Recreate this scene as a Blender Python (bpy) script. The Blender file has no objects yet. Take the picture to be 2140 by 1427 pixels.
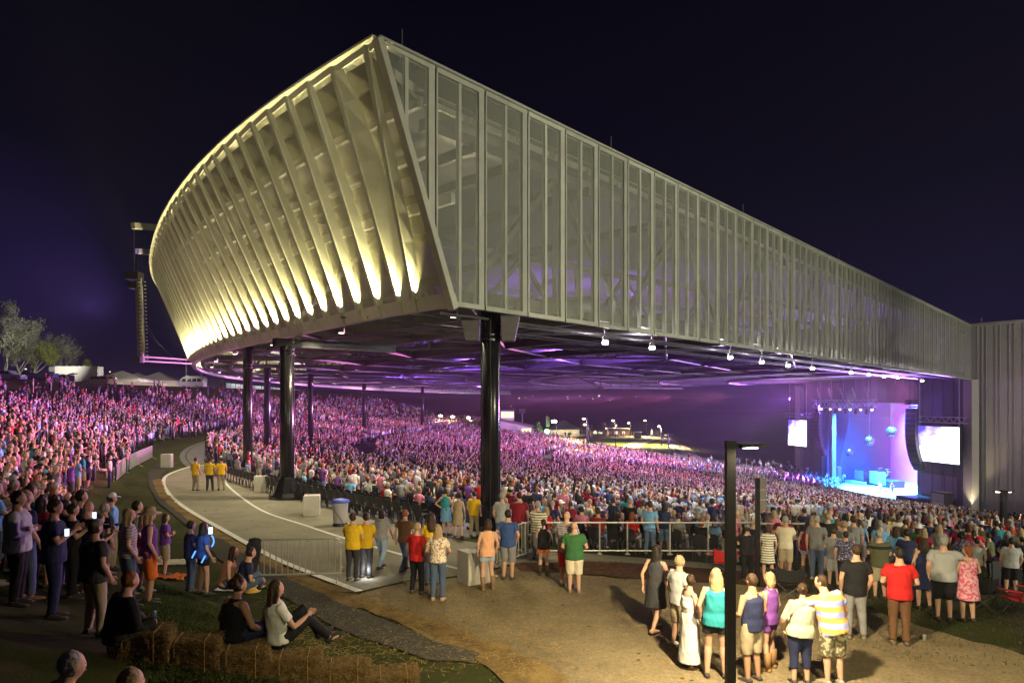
import bpy, bmesh, math, random
import numpy as np
from math import sin, cos, pi, radians, sqrt, atan2, hypot
from mathutils import Vector, Matrix, noise as mnoise
from mathutils.geometry import tessellate_polygon

random.seed(7)
rng = np.random.default_rng(7)
SC = bpy.context.scene
COL = SC.collection

# ------------------------------------------------------------------ camera
F, CX, HY, CAMZ = 1427.0, 1070.0, 842.0, 4.6
cam_d = bpy.data.cameras.new('camera')
cam_d.sensor_width = 36.0
cam_d.lens = 36.0 * F / 2140.0
cam_d.shift_y = (HY - 713.5) / 2140.0
cam_d.clip_start, cam_d.clip_end = 0.1, 6000.0
cam = bpy.data.objects.new('camera', cam_d)
cam.location = (0, 0, CAMZ)
cam.rotation_euler = (radians(90), 0, 0)
COL.objects.link(cam)
SC.camera = cam

# ------------------------------------------------------------------ world: night sky, purple near the horizon
W = bpy.data.worlds.new('World')
SC.world = W
W.use_nodes = True
nt = W.node_tree
bg = nt.nodes['Background']
bg.inputs[1].default_value = 1.0
geo = nt.nodes.new('ShaderNodeTexCoord')
sep = nt.nodes.new('ShaderNodeSeparateXYZ')
nt.links.new(geo.outputs['Generated'], sep.inputs[0])
rp = nt.nodes.new('ShaderNodeValToRGB')
e = rp.color_ramp.elements
e[0].position, e[0].color = 0.0, (0.0085, 0.0062, 0.0235, 1)
e[1].position, e[1].color = 0.55, (0.0018, 0.0015, 0.0042, 1)
m = e.new(0.12); m.color = (0.0074, 0.0055, 0.0205, 1)
m = e.new(0.3); m.color = (0.0036, 0.0029, 0.0092, 1)
nt.links.new(sep.outputs['Z'], rp.inputs[0])
nt.links.new(rp.outputs[0], bg.inputs[0])

sun_d = bpy.data.lights.new('moon', 'SUN')
sun_d.energy, sun_d.angle, sun_d.color = 0.02, radians(0.5), (0.8, 0.85, 1.0)
sun = bpy.data.objects.new('moon', sun_d)
sun.rotation_euler = (radians(55), 0, radians(60))
COL.objects.link(sun)

SC.view_settings.view_transform = 'Standard'
SC.view_settings.look = 'None'
SC.view_settings.exposure = 0.0
SC.view_settings.gamma = 1.0
SC.view_settings.use_curve_mapping = False
SC.render.engine = 'CYCLES'
CY = SC.cycles
CY.use_denoising = True
CY.use_light_tree = True
CY.max_bounces = 5
CY.diffuse_bounces = 2
CY.glossy_bounces = 2
CY.transparent_max_bounces = 12
CY.transmission_bounces = 2
CY.volume_bounces = 0
CY.sample_clamp_indirect = 3.0
CY.caustics_reflective = False
CY.caustics_refractive = False

# ------------------------------------------------------------------ light helpers (each lamp's light is made where its lamp is built)
def spot(loc, target, power, color, cone, blend=0.5, size=0.15, name='spot_light'):
    d = bpy.data.lights.new(name, 'SPOT')
    d.energy, d.color, d.spot_size, d.spot_blend, d.shadow_soft_size = power, color, radians(cone), blend, size
    o = bpy.data.objects.new(name, d)
    o.location = loc
    o.rotation_euler = (Vector(target) - Vector(loc)).to_track_quat('-Z', 'Y').to_euler()
    COL.objects.link(o)
    return o

def point(loc, power, color, size=0.1, name='lamp_light'):
    d = bpy.data.lights.new(name, 'POINT')
    d.energy, d.color, d.shadow_soft_size = power, color, size
    o = bpy.data.objects.new(name, d)
    o.location = loc
    COL.objects.link(o)
    return o

# lamp powers (W), gathered here
UP_W, IN_W, SOF_W, STAR_W = 2300.0, 2600.0, 2300.0, 2500.0      # skin uplights, inner lamps, soffit lamps, edge lamps
PLAZA_W, WALL_W = 3000.0, 52000.0                             # plaza lamp heads, added wall floodlights
STG_W, LAWN_W, BOWL_W, ROOF_W, SCRN_W = 520000.0, 240000.0, 175000.0, 100000.0, 50000.0

HAZE = 0.00028                                                # density of the air

# ------------------------------------------------------------------ geometry of the place
CC = (76.6, 109.5)                      # centre of the fan of seats, at the stage
def polar(x, y):
    return hypot(x - CC[0], y - CC[1]), math.degrees(atan2(y - CC[1], x - CC[0])) % 360
def pol(r, deg, z=0.0):
    return Vector((CC[0] + r * cos(radians(deg)), CC[1] + r * sin(radians(deg)), z))
def sstep(a, b, x):
    t = min(1, max(0, (x - a) / (b - a)))
    return t * t * (3 - 2 * t)

def lawn_edge(f):
    return 125.5 - 4.9 * sstep(225.5, 213, f) if f < 300 else 125.5
def height(x, y):
    r, f = polar(x, y)
    bowl = -0.120 * (116.3 - max(r, 17))
    if r < 116.3:
        hn = bowl
    else:
        r0 = lawn_edge(f)
        if r < r0: hn = 0.0
        elif r < 156:
            hn = 0.33 * (r - r0)
            if hn > 4.5: hn = 4.5 + (7.94 - 4.5) * (1 - (1 - min(1, (hn - 4.5) / 4.6)) ** 2) 
        else: hn = 7.94 + 0.01 * min(r - 156, 250)
    hf = -6.0 - 0.0125 * (228 - min(y, 240)) - 0.12 * min(max(0, x - 40), 60) * sstep(260, 150, y)
    if r < 118:
        w = sstep(139, 128, f) if f < 230 else 0
    else:
        w = sstep(147, 126, f) if f < 230 else 0
    if f < 126 or f > 330:
        w = 1.0
        if r < 40 or f > 330 or f < 60:
            hf = min(hf, -11.0)
    elif f > 290:
        w = sstep(290, 330, f)
        hf = min(hf, -10.5)
    return hn * (1 - w) + hf * w

def at(px, py, Y):
    """the point a pixel of the photograph shows when it is Y metres off"""
    return Vector(((px - CX) / F * Y, Y, CAMZ - (py - HY) / F * Y))

def ground(px, py, z=None):
    """the ground point at a pixel (marching along the sight line)"""
    if z is not None:
        Y = (CAMZ - z) * F / (py - HY)
        return Vector(((px - CX) / F * Y, Y, z))
    Y, last = 3.0, None
    while Y < 400:
        p = at(px, py, Y)
        if p.z <= height(p.x, p.y):
            return Vector((p.x, p.y, height(p.x, p.y)))
        Y *= 1.004
    return p

# ------------------------------------------------------------------ materials
MATS = {}
def mat(name, color, rough=0.7, metal=0.0, var=0.0, scale=4.0, bump=0.0, bscale=None, emit=None, estr=0.0, spec=0.5, detail=5.0, rnd=0.0):
    if name in MATS:
        return MATS[name]
    m = bpy.data.materials.new(name)
    m.use_nodes = True
    n, l = m.node_tree.nodes, m.node_tree.links
    b = n['Principled BSDF']
    b.inputs['Base Color'].default_value = (*color, 1)
    b.inputs['Roughness'].default_value = rough
    b.inputs['Metallic'].default_value = metal
    b.inputs['Specular IOR Level'].default_value = spec
    if var or bump:
        tc = n.new('ShaderNodeTexCoord')
        nz = n.new('ShaderNodeTexNoise')
        nz.inputs['Scale'].default_value = scale
        nz.inputs['Detail'].default_value = detail
        nz.inputs['Roughness'].default_value = 0.65
        l.new(tc.outputs['Object'], nz.inputs['Vector'])
        if var:
            r = n.new('ShaderNodeValToRGB')
            lo = [c * (1 - var) for c in color]; hi = [min(1, c * (1 + var)) for c in color]
            r.color_ramp.elements[0].position, r.color_ramp.elements[0].color = 0.3, (*lo, 1)
            r.color_ramp.elements[1].position, r.color_ramp.elements[1].color = 0.7, (*hi, 1)
            l.new(nz.outputs['Fac'], r.inputs[0])
            l.new(r.outputs[0], b.inputs['Base Color'])
        if bump:
            nb = nz
            if bscale:
                nb = n.new('ShaderNodeTexNoise')
                nb.inputs['Scale'].default_value = bscale
                nb.inputs['Detail'].default_value = 6
                l.new(tc.outputs['Object'], nb.inputs['Vector'])
            bp = n.new('ShaderNodeBump')
            bp.inputs['Strength'].default_value = bump
            bp.inputs['Distance'].default_value = 0.05
            l.new(nb.outputs['Fac'], bp.inputs['Height'])
            l.new(bp.outputs[0], b.inputs['Normal'])
    if emit:
        b.inputs['Emission Color'].default_value = (*emit, 1)
        b.inputs['Emission Strength'].default_value = estr
    if rnd:
        oi = n.new('ShaderNodeObjectInfo'); mr = n.new('ShaderNodeMapRange'); mr.inputs['To Min'].default_value = 1 - rnd; mr.inputs['To Max'].default_value = 1 + rnd * .6
        l.new(oi.outputs['Random'], mr.inputs['Value'])
        vm = n.new('ShaderNodeVectorMath'); vm.operation = 'SCALE'; l.new(mr.outputs[0], vm.inputs['Scale'])
        src = b.inputs['Base Color']
        if src.is_linked: l.new(src.links[0].from_socket, vm.inputs[0])
        else: vm.inputs[0].default_value = color
        l.new(vm.outputs[0], src)
    MATS[name] = m
    return m

def mat_color(name, rough=0.8, spec=0.3, var=0.25, scale=9.0, bump=0.25, attr=None, sheen=0.0):
    """a material whose colour is the object's own colour (or a colour attribute), with a little weave and wear"""
    if name in MATS:
        return MATS[name]
    m = bpy.data.materials.new(name)
    m.use_nodes = True
    n, l = m.node_tree.nodes, m.node_tree.links
    b = n['Principled BSDF']
    b.inputs['Roughness'].default_value = rough
    b.inputs['Specular IOR Level'].default_value = spec
    if attr:
        src = n.new('ShaderNodeVertexColor'); src.layer_name = attr; out = src.outputs['Color']
    else:
        src = n.new('ShaderNodeObjectInfo'); out = src.outputs['Color']
    if var:
        tc = n.new('ShaderNodeTexCoord')
        nz = n.new('ShaderNodeTexNoise')
        nz.inputs['Scale'].default_value = scale
        nz.inputs['Detail'].default_value = 4
        l.new(tc.outputs['Object'], nz.inputs['Vector'])
        mr = n.new('ShaderNodeMapRange')
        mr.inputs['To Min'].default_value = 1 - var
        mr.inputs['To Max'].default_value = 1 + var
        l.new(nz.outputs['Fac'], mr.inputs['Value'])
        mx = n.new('ShaderNodeVectorMath'); mx.operation = 'SCALE'
        l.new(out, mx.inputs[0]); l.new(mr.outputs[0], mx.inputs['Scale'])
        out = mx.outputs[0]
        if bump:
            bp = n.new('ShaderNodeBump')
            bp.inputs['Strength'].default_value = bump
            bp.inputs['Distance'].default_value = 0.03
            l.new(nz.outputs['Fac'], bp.inputs['Height'])
            l.new(bp.outputs[0], b.inputs['Normal'])
    l.new(out, b.inputs['Base Color'])
    MATS[name] = m
    return m

def mat_perforated(name, color, cover, pitch):
    """perforated metal sheet: rows of round holes (UV in metres)"""
    m = bpy.data.materials.new(name)
    m.use_nodes = True
    n, l = m.node_tree.nodes, m.node_tree.links
    b = n['Principled BSDF']
    b.inputs['Base Color'].default_value = (*color, 1)
    b.inputs['Metallic'].default_value = 0.1
    b.inputs['Roughness'].default_value = 0.5
    uv = n.new('ShaderNodeUVMap')
    sp = n.new('ShaderNodeSeparateXYZ')
    l.new(uv.outputs[0], sp.inputs[0])
    def op(o, a, bb=None):
        x = n.new('ShaderNodeMath'); x.operation = o
        for i, v in enumerate((a, bb)):
            if v is None: continue
            if isinstance(v, (int, float)): x.inputs[i].default_value = v
            else: l.new(v, x.inputs[i])
        return x.outputs[0]
    su = op('MULTIPLY', sp.outputs['X'], 1 / pitch)
    sv = op('MULTIPLY', sp.outputs['Y'], 1 / (pitch * 0.87))
    row = op('FLOOR', sv)
    su2 = op('ADD', su, op('MULTIPLY', row, 0.5))
    fu = op('SUBTRACT', op('FRACT', su2), 0.5)
    fv = op('SUBTRACT', op('FRACT', sv), 0.5)
    d2 = op('ADD', op('MULTIPLY', fu, fu), op('MULTIPLY', fv, fv))
    rad = sqrt((1 - cover) / pi)
    solid = op('GREATER_THAN', d2, rad * rad)
    tr = n.new('ShaderNodeBsdfTransparent')
    mx = n.new('ShaderNodeMixShader')
    l.new(solid, mx.inputs[0]); l.new(tr.outputs[0], mx.inputs[1]); l.new(b.outputs[0], mx.inputs[2])
    l.new(mx.outputs[0], n['Material Output'].inputs['Surface'])
    MATS[name] = m
    return m

def mat_ground(name, c1, c2, c3, big=0.35, mid=3.0, fine=22.0, bump=0.8, spots=0.0):
    """worn ground: large patches, smaller blotches, grit, scattered dark spots"""
    m = bpy.data.materials.new(name); m.use_nodes = True
    n, l = m.node_tree.nodes, m.node_tree.links
    b = n['Principled BSDF']; b.inputs['Roughness'].default_value = 0.95; b.inputs['Specular IOR Level'].default_value = 0.1
    tc = n.new('ShaderNodeTexCoord')
    def noise(sc, det=8):
        z = n.new('ShaderNodeTexNoise'); z.inputs['Scale'].default_value = sc; z.inputs['Detail'].default_value = det; z.inputs['Roughness'].default_value = .7
        l.new(tc.outputs['Object'], z.inputs['Vector']); return z.outputs['Fac']
    def ramp(f, a, c, ca, cb):
        r = n.new('ShaderNodeValToRGB'); e = r.color_ramp.elements
        e[0].position, e[0].color = a, (*ca, 1); e[1].position, e[1].color = c, (*cb, 1)
        l.new(f, r.inputs[0]); return r.outputs[0]
    def mix(f, a, c, mode='MIX'):
        x = n.new('ShaderNodeMix'); x.data_type = 'RGBA'; x.blend_type = mode
        if isinstance(f, float): x.inputs['Factor'].default_value = f
        else: l.new(f, x.inputs['Factor'])
        l.new(a, x.inputs['A']); l.new(c, x.inputs['B']); return x.outputs['Result']
    A = ramp(noise(big), .38, .62, c1, c2)
    K = ramp(noise(mid), .52, .66, (0, 0, 0), (.8, .8, .8))
    c3n = n.new('ShaderNodeRGB'); c3n.outputs[0].default_value = (*c3, 1)
    A = mix(K, A, c3n.outputs[0])
    fn = noise(fine, 10)
    A = mix(1.0, A, ramp(fn, .3, .72, (.55, .55, .55), (1.25, 1.22, 1.15)), 'MULTIPLY')
    if spots:
        v = n.new('ShaderNodeTexVoronoi'); v.inputs['Scale'].default_value = spots; l.new(tc.outputs['Object'], v.inputs['Vector'])
        A = mix(1.0, A, ramp(v.outputs['Distance'], .05, .11, (.3, .28, .26), (1, 1, 1)), 'MULTIPLY')
    l.new(A, b.inputs['Base Color'])
    bp = n.new('ShaderNodeBump'); bp.inputs['Strength'].default_value = bump; bp.inputs['Distance'].default_value = .04
    l.new(fn, bp.inputs['Height']); l.new(bp.outputs[0], b.inputs['Normal'])
    MATS[name] = m
    return m

def glow(name, color, strength):
    if name in MATS: return MATS[name]
    m = bpy.data.materials.new(name)
    m.use_nodes = True
    n = m.node_tree.nodes
    n.remove(n['Principled BSDF'])
    em = n.new('ShaderNodeEmission')
    em.inputs[0].default_value = (*color, 1); em.inputs[1].default_value = strength
    m.node_tree.links.new(em.outputs[0], n['Material Output'].inputs['Surface'])
    m.cycles.emission_sampling = 'NONE' if strength < 3 else 'AUTO'
    MATS[name] = m
    return m

# ------------------------------------------------------------------ mesh builder
class MB:
    def __init__(s): s.v, s.f, s.m, s.uv = [], [], [], {}
    def face(s, pts, mi=0, uv=None):
        i = len(s.v)
        s.v += [tuple(p) for p in pts]
        s.f.append(tuple(range(i, i + len(pts)))); s.m.append(mi)
        if uv: s.uv[len(s.f) - 1] = uv
    def add(s, vs, fs, mi=0):
        i = len(s.v)
        s.v += [tuple(p) for p in vs]
        for f in fs:
            s.f.append(tuple(i + k for k in f)); s.m.append(mi)
    def hexa(s, p, mi=0):
        s.add(p, [(0, 3, 2, 1), (4, 5, 6, 7), (0, 1, 5, 4), (1, 2, 6, 5), (2, 3, 7, 6), (3, 0, 4, 7)], mi)
    def box(s, c, d, rz=0.0, mi=0):
        hx, hy, hz = d[0] / 2, d[1] / 2, d[2] / 2
        ca, sa = cos(rz), sin(rz)
        P = []
        for z in (-hz, hz):
            for x, y in ((-hx, -hy), (hx, -hy), (hx, hy), (-hx, hy)):
                P.append((c[0] + x * ca - y * sa, c[1] + x * sa + y * ca, c[2] + z))
        s.hexa(P, mi)
    def bar(s, a, b, w, h=None, mi=0, up=(0, 0, 1)):
        a, b = Vector(a), Vector(b); h = h or w
        t = (b - a).normalized(); up = Vector(up)
        if abs(t.dot(up)) > 0.98: up = Vector((0, 1, 0))
        x = t.cross(up).normalized() * (w / 2); y = x.cross(t).normalized() * (h / 2)
        s.hexa([a - x - y, a + x - y, a + x + y, a - x + y, b - x - y, b + x - y, b + x + y, b - x + y], mi)
    def tube(s, pts, r, n=8, mi=0, cap=True):
        pts = [Vector(p) for p in pts]
        rs = r if isinstance(r, (list, tuple)) else [r] * len(pts)
        V, Fc = [], []
        for i, p in enumerate(pts):
            t = (pts[min(i + 1, len(pts) - 1)] - pts[max(i - 1, 0)]).normalized()
            up = Vector((0, 0, 1)) if abs(t.z) < 0.95 else Vector((0, 1, 0))
            x = t.cross(up).normalized(); y = x.cross(t)
            for k in range(n):
                a = 2 * pi * k / n
                V.append(p + (x * cos(a) + y * sin(a)) * rs[i])
        for i in range(len(pts) - 1):
            for k in range(n):
                k2 = (k + 1) % n
                Fc.append((i * n + k, i * n + k2, (i + 1) * n + k2, (i + 1) * n + k))
        if cap:
            Fc.append(tuple(range(n))[::-1]); Fc.append(tuple(range((len(pts) - 1) * n, len(pts) * n)))
        s.add(V, Fc, mi)
    def lathe(s, c, prof, n=16, mi=0):
        V, Fc = [], []
        for r, z in prof:
            for k in range(n):
                a = 2 * pi * k / n
                V.append((c[0] + r * cos(a), c[1] + r * sin(a), c[2] + z))
        for i in range(len(prof) - 1):
            for k in range(n):
                k2 = (k + 1) % n
                Fc.append((i * n + k, i * n + k2, (i + 1) * n + k2, (i + 1) * n + k))
        Fc.append(tuple(range(n))[::-1]); Fc.append(tuple(range((len(prof) - 1) * n, len(prof) * n)))
        s.add(V, Fc, mi)
    def ball(s, c, r, n=12, m=8, mi=0):
        rr = r if isinstance(r, (tuple, list)) else (r, r, r)
        V, Fc = [(c[0], c[1], c[2] - rr[2])], []
        for i in range(1, m):
            a = -pi / 2 + pi * i / m
            for k in range(n):
                b = 2 * pi * k / n
                V.append((c[0] + rr[0] * cos(a) * cos(b), c[1] + rr[1] * cos(a) * sin(b), c[2] + rr[2] * sin(a)))
        V.append((c[0], c[1], c[2] + rr[2]))
        for k in range(n):
            Fc.append((0, 1 + (k + 1) % n, 1 + k))
            Fc.append((len(V) - 1, 1 + (m - 2) * n + k, 1 + (m - 2) * n + (k + 1) % n))
        for i in range(m - 2):
            for k in range(n):
                k2 = (k + 1) % n
                Fc.append((1 + i * n + k, 1 + i * n + k2, 1 + (i + 1) * n + k2, 1 + (i + 1) * n + k))
        s.add(V, Fc, mi)
    def prism(s, outline, axis_a, axis_b, origin, depth, mi=0):
        """outline (a,b) swept along the third axis by depth, centred"""
        A, B, O = Vector(axis_a), Vector(axis_b), Vector(origin)
        N = A.cross(B).normalized() * (depth / 2)
        n = len(outline)
        V = [O + A * a + B * b - N for a, b in outline] + [O + A * a + B * b + N for a, b in outline]
        Fc = [tuple(range(n))[::-1], tuple(range(n, 2 * n))] + [(k, (k + 1) % n, n + (k + 1) % n, n + k) for k in range(n)]
        s.add(V, Fc, mi)
    def mesh(s, name, mats, smooth=False):
        me = bpy.data.meshes.new(name)
        me.from_pydata(s.v, [], s.f)
        for mm in (mats if isinstance(mats, (list, tuple)) else [mats]): me.materials.append(mm)
        if s.m and max(s.m) > 0: me.polygons.foreach_set('material_index', s.m)
        if smooth: me.polygons.foreach_set('use_smooth', [True] * len(s.f))
        if s.uv:
            lay = me.uv_layers.new(name='UVMap')
            for fi, u in s.uv.items():
                for li, c in zip(me.polygons[fi].loop_indices, u): lay.data[li].uv = c
        me.update()
        return me
    def build(s, name, mats, parent=None, smooth=False, loc=None):
        o = bpy.data.objects.new(name, s.mesh(name, mats, smooth))
        COL.objects.link(o)
        if loc is not None: o.location = loc
        if parent is not None: o.parent = parent
        return o

def tag(o, label=None, cat=None, group=None, kind=None):
    if label: o['label'] = label
    if cat: o['category'] = cat
    if group: o['group'] = group
    if kind: o['kind'] = kind
    return o

def empty(name, loc=(0, 0, 0), rz=0.0, label=None, cat=None, group=None):
    o = bpy.data.objects.new(name, None)
    o.empty_display_size = 0.3
    COL.objects.link(o)
    o.location = loc; o.rotation_euler = (0, 0, rz)
    return tag(o, label, cat, group)

def part(name, me, parent, loc=(0, 0, 0), rot=(0, 0, 0), color=None):
    o = bpy.data.objects.new(name, me)
    COL.objects.link(o)
    o.parent = parent; o.location = loc; o.rotation_euler = rot
    if color: o.color = (*color, 1)
    return o

def copy_tree(root, loc, rz, label=None, group=None, scale=None):
    r = root.copy(); COL.objects.link(r)
    r.location = loc; r.rotation_euler = (root.rotation_euler[0], root.rotation_euler[1], rz)
    if scale: r.scale = scale if isinstance(scale, tuple) else (scale,) * 3
    if label: r['label'] = label
    if group: r['group'] = group
    for ch in root.children:
        c = ch.copy(); COL.objects.link(c); c.parent = r
        for g in ch.children:
            d = g.copy(); COL.objects.link(d); d.parent = c
    return r
# ================================================================== GROUND
M_grass = mat_ground('lawn_grass', (0.035, 0.05, 0.014), (0.065, 0.07, 0.02), (0.11, 0.08, 0.042), .3, 1.3, 26, .9)
M_concrete = mat_ground('path_concrete', (0.28, 0.26, 0.20), (0.35, 0.325, 0.25), (0.25, 0.23, 0.18), .5, 1.6, 30, .3, 1.1)
M_dirt = mat_ground('plaza_dirt', (0.20, 0.16, 0.10), (0.30, 0.245, 0.15), (0.33, 0.25, 0.13), .45, 2.6, 20, .9, 2.2)
M_gravel = mat('gravel', (0.085, 0.08, 0.068), 0.95, var=0.5, scale=24, bump=1.0, bscale=36, spec=0.1, detail=9)
M_straw_dirt = mat_ground('straw_dirt', (0.16, 0.105, 0.05), (0.32, 0.225, 0.085), (0.22, 0.14, 0.06), 1.2, 5.0, 26, .9)
M_mulch = mat('mulch', (0.095, 0.05, 0.026), 0.95, var=0.55, scale=5, bump=1.0, bscale=18, spec=0.1, detail=9)
M_line = mat('line_paint', (0.72, 0.70, 0.62), 0.6, var=0.12, scale=3)
M_asphalt = mat('asphalt', (0.07, 0.068, 0.066), 0.9, var=0.25, scale=2, bump=0.3, bscale=40)
M_floor = mat('bowl_concrete', (0.13, 0.12, 0.13), 0.9, var=0.2, scale=0.7)
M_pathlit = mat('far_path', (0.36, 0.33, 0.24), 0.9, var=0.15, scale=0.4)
M_grasslit = mat('lit_far_grass', (0.10, 0.15, 0.018), 0.95, var=0.4, scale=0.25, spec=0.1)  # lighter copy of the lawn grass, the far lamps' light put into its colour

def polar_sheet(name, rs, fs, m, keep=None, lift=0.0, kind='structure'):
    V, Fc = [], []
    nf = len(fs)
    for r in rs:
        for f in fs:
            p = pol(r, f)
            V.append((p.x, p.y, height(p.x, p.y) + lift))
    for i in range(len(rs) - 1):
        for k in range(nf - 1):
            Fc.append((i * nf + k, (i + 1) * nf + k, (i + 1) * nf + k + 1, i * nf + k + 1))
    mb = MB(); mb.add(V, Fc)
    o = mb.build(name, m)
    return tag(o, kind=kind)

rs = [0, 8, 14, 17, 22, 30, 40, 50, 60, 70, 80, 90, 96, 100, 104, 108, 112, 114, 116.3, 118, 120, 121.5, 122.5, 123.5, 124.5, 125.5, 126.5, 128, 130, 132, 134, 137, 140, 143, 145, 147, 149,
      152, 156, 162, 170, 185, 210, 250, 320, 450, 700, 1100]
fs = [i * 1.0 for i in range(0, 361)]
polar_sheet('ground', rs, fs, M_grass)
# lawn carries on beyond: a huge plain to the horizon
mb = MB(); mb.face([(-2600, -2600, -16), (2600, -2600, -16), (2600, 2600, -16), (-2600, 2600, -16)])
tag(mb.build('terrain', M_grass), kind='structure')

def smooth_line(pts, step=0.5, closed=False):
    """Catmull-Rom through the points"""
    P = [Vector(p) for p in pts]; out = []
    n = len(P)
    rngi = range(n if closed else n - 1)
    for i in rngi:
        p0 = P[(i - 1) % n] if closed or i > 0 else P[0] * 2 - P[1]
        p1, p2 = P[i], P[(i + 1) % n]
        p3 = P[(i + 2) % n] if closed or i + 2 < n else P[-1] * 2 - P[-2]
        k = max(1, int((p2 - p1).length / step))
        for j in range(k):
            t = j / k
            out.append(0.5 * ((2 * p1) + (-p0 + p2) * t + (2 * p0 - 5 * p1 + 4 * p2 - p3) * t * t + (-p0 + 3 * p1 - 3 * p2 + p3) * t ** 3))
    if not closed: out.append(P[-1])
    return out

def ground_patch(name, outline, m, lift, rough=0.0, step=0.4, drape=True):
    pts = []
    n = len(outline)
    for i in range(n):
        a, b = Vector(outline[i]), Vector(outline[(i + 1) % n])
        k = max(1, int((b - a).length / step))
        for j in range(k):
            p = a.lerp(b, j / k)
            if rough:
                q = Vector((p.x * 1.7, p.y * 1.7, 3.1))
                p = p + Vector((mnoise.noise(q), mnoise.noise(q + Vector((9, 4, 2))), 0)) * rough + Vector((mnoise.noise(q * 4), mnoise.noise(q * 4 + Vector((5, 1, 7))), 0)) * rough * 0.4
            pts.append(p)
    V = [(p.x, p.y, (height(p.x, p.y) if drape else 0) + lift) for p in pts]
    tris = tessellate_polygon([[Vector((v[0], v[1], 0)) for v in V]])
    mb = MB(); mb.add(V, tris)
    me = mb.mesh(name, m)
    bm = bmesh.new(); bm.from_mesh(me)
    bmesh.ops.recalc_face_normals(bm, faces=bm.faces)
    for f in bm.faces:
        if f.normal.z < 0: f.normal_flip()
    for _ in range(7):
        es = [e for e in bm.edges if e.calc_length() > 1.0]
        if not es or not drape: break
        bmesh.ops.subdivide_edges(bm, edges=es, cuts=1)
        bmesh.ops.triangulate(bm, faces=bm.faces)
    if drape:
        for v in bm.verts: v.co.z = height(v.co.x, v.co.y) + lift
    bm.to_mesh(me); bm.free()
    o = bpy.data.objects.new(name, me); COL.objects.link(o)
    return tag(o, kind='structure')

G = lambda px, py: ground(px, py, 0.0)
outer_px = [(850, 1277), (751, 1237), (600, 1179), (540, 1149), (470, 1110), (400, 1070), (360, 1040), (342, 1012), (352, 992), (400, 975), (450, 967), (500, 962)]
outer = smooth_line([G(*p) for p in outer_px[1:]], 0.6)
inner_px = [(560, 964), (580, 1000), (619, 1030), (690, 1062), (815, 1099), (889, 1116), (1000, 1136), (1090, 1148), (1660, 1150)]
walk_px = [(1660, 1172), (1060, 1180), (1010, 1196), (940, 1206), (850, 1214)]
ground_patch('concourse_path', outer + [G(*p) for p in inner_px] + [G(*p) for p in walk_px], M_concrete, 0.022)

def ribbon(name, line, w, m, lift):
    V, Fc = [], []
    for i, p in enumerate(line):
        t = (line[min(i + 1, len(line) - 1)] - line[max(i - 1, 0)]).normalized()
        nn = Vector((-t.y, t.x, 0)) * (w / 2)
        for q in (p - nn, p + nn): V.append((q.x, q.y, height(q.x, q.y) + lift))
    for i in range(len(line) - 1): Fc.append((2 * i, 2 * i + 2, 2 * i + 3, 2 * i + 1))
    mb = MB(); mb.add(V, Fc)
    return tag(mb.build(name, m), kind='structure')
ribbon('path_edge_line', outer, 0.20, M_line, 0.030)
inner_line = smooth_line([G(*p) for p in [(520, 958), (503, 965), (480, 976), (469, 990), (472, 1010), (505, 1040), (555, 1071), (639, 1099), (711, 1123), (825, 1156), (963, 1191), (1040, 1206)]], 0.6)
ribbon('path_lane_line', inner_line, 0.13, M_line, 0.030)

# dirt plaza, straw-strewn strip, gravel footpath, mulch bed
plaza_px = [(740, 1245), (850, 1216), (960, 1208), (1060, 1184), (1200, 1200), (1420, 1218), (1640, 1226), (1800, 1270), (2000, 1330), (2200, 1390)]
pl = [G(*p) for p in plaza_px] + [Vector((12, 9.0, 0)), Vector((9, 4, 0)), Vector((2.6, 7.0, 0)), Vector((1.2, 9.6, 0)), Vector((0.0, 11.5, 0)), G(1000, 1372), G(860, 1318), G(760, 1268)]
ground_patch('plaza_ground', pl, M_dirt, 0.020, rough=0.22, step=0.3)
strip = [G(*p) for p in [(690, 1236), (760, 1246), (850, 1278), (1000, 1330), (1120, 1380), (1190, 1420)]] + [Vector((1.6, 9.4, 0)), Vector((0.7, 9.7, 0))] + \
        [G(*p) for p in [(1000, 1385), (905, 1330), (800, 1290), (700, 1256), (620, 1226), (560, 1192), (600, 1196)]]
ground_patch('straw_ground', strip, M_straw_dirt, 0.026, rough=0.16, step=0.25)
gr = [G(*p) for p in [(470, 1128), (540, 1172), (610, 1214), (700, 1256), (800, 1296), (905, 1338), (1000, 1368), (985, 1388), (890, 1378), (790, 1345), (700, 1312), (620, 1264), (540, 1222), (470, 1180), (420, 1130), (380, 1090), (330, 1050), (312, 1018), (308, 990), (330, 970), (350, 962), (372, 968), (345, 984), (330, 1005), (345, 1040), (400, 1085)]]
ground_patch('gravel_path', gr, M_gravel, 0.032, rough=0.10, step=0.25)
edge_px = [(350, 1035), (390, 1070), (460, 1112), (530, 1152), (600, 1188), (690, 1222), (740, 1240), (690, 1238), (600, 1205), (530, 1170), (460, 1128), (380, 1078), (330, 1035), (318, 1005), (335, 1000)]
ground_patch('path_verge', [G(*p) for p in edge_px], M_straw_dirt, 0.036, rough=0.12, step=0.25)
ground_patch('mulch_bed', [G(*p) for p in [(1075, 1178), (1320, 1172), (1660, 1171), (1720, 1180), (1640, 1222), (1420, 1216), (1200, 1198), (1090, 1196)]], M_mulch, 0.028, rough=0.15, step=0.25)

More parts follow.
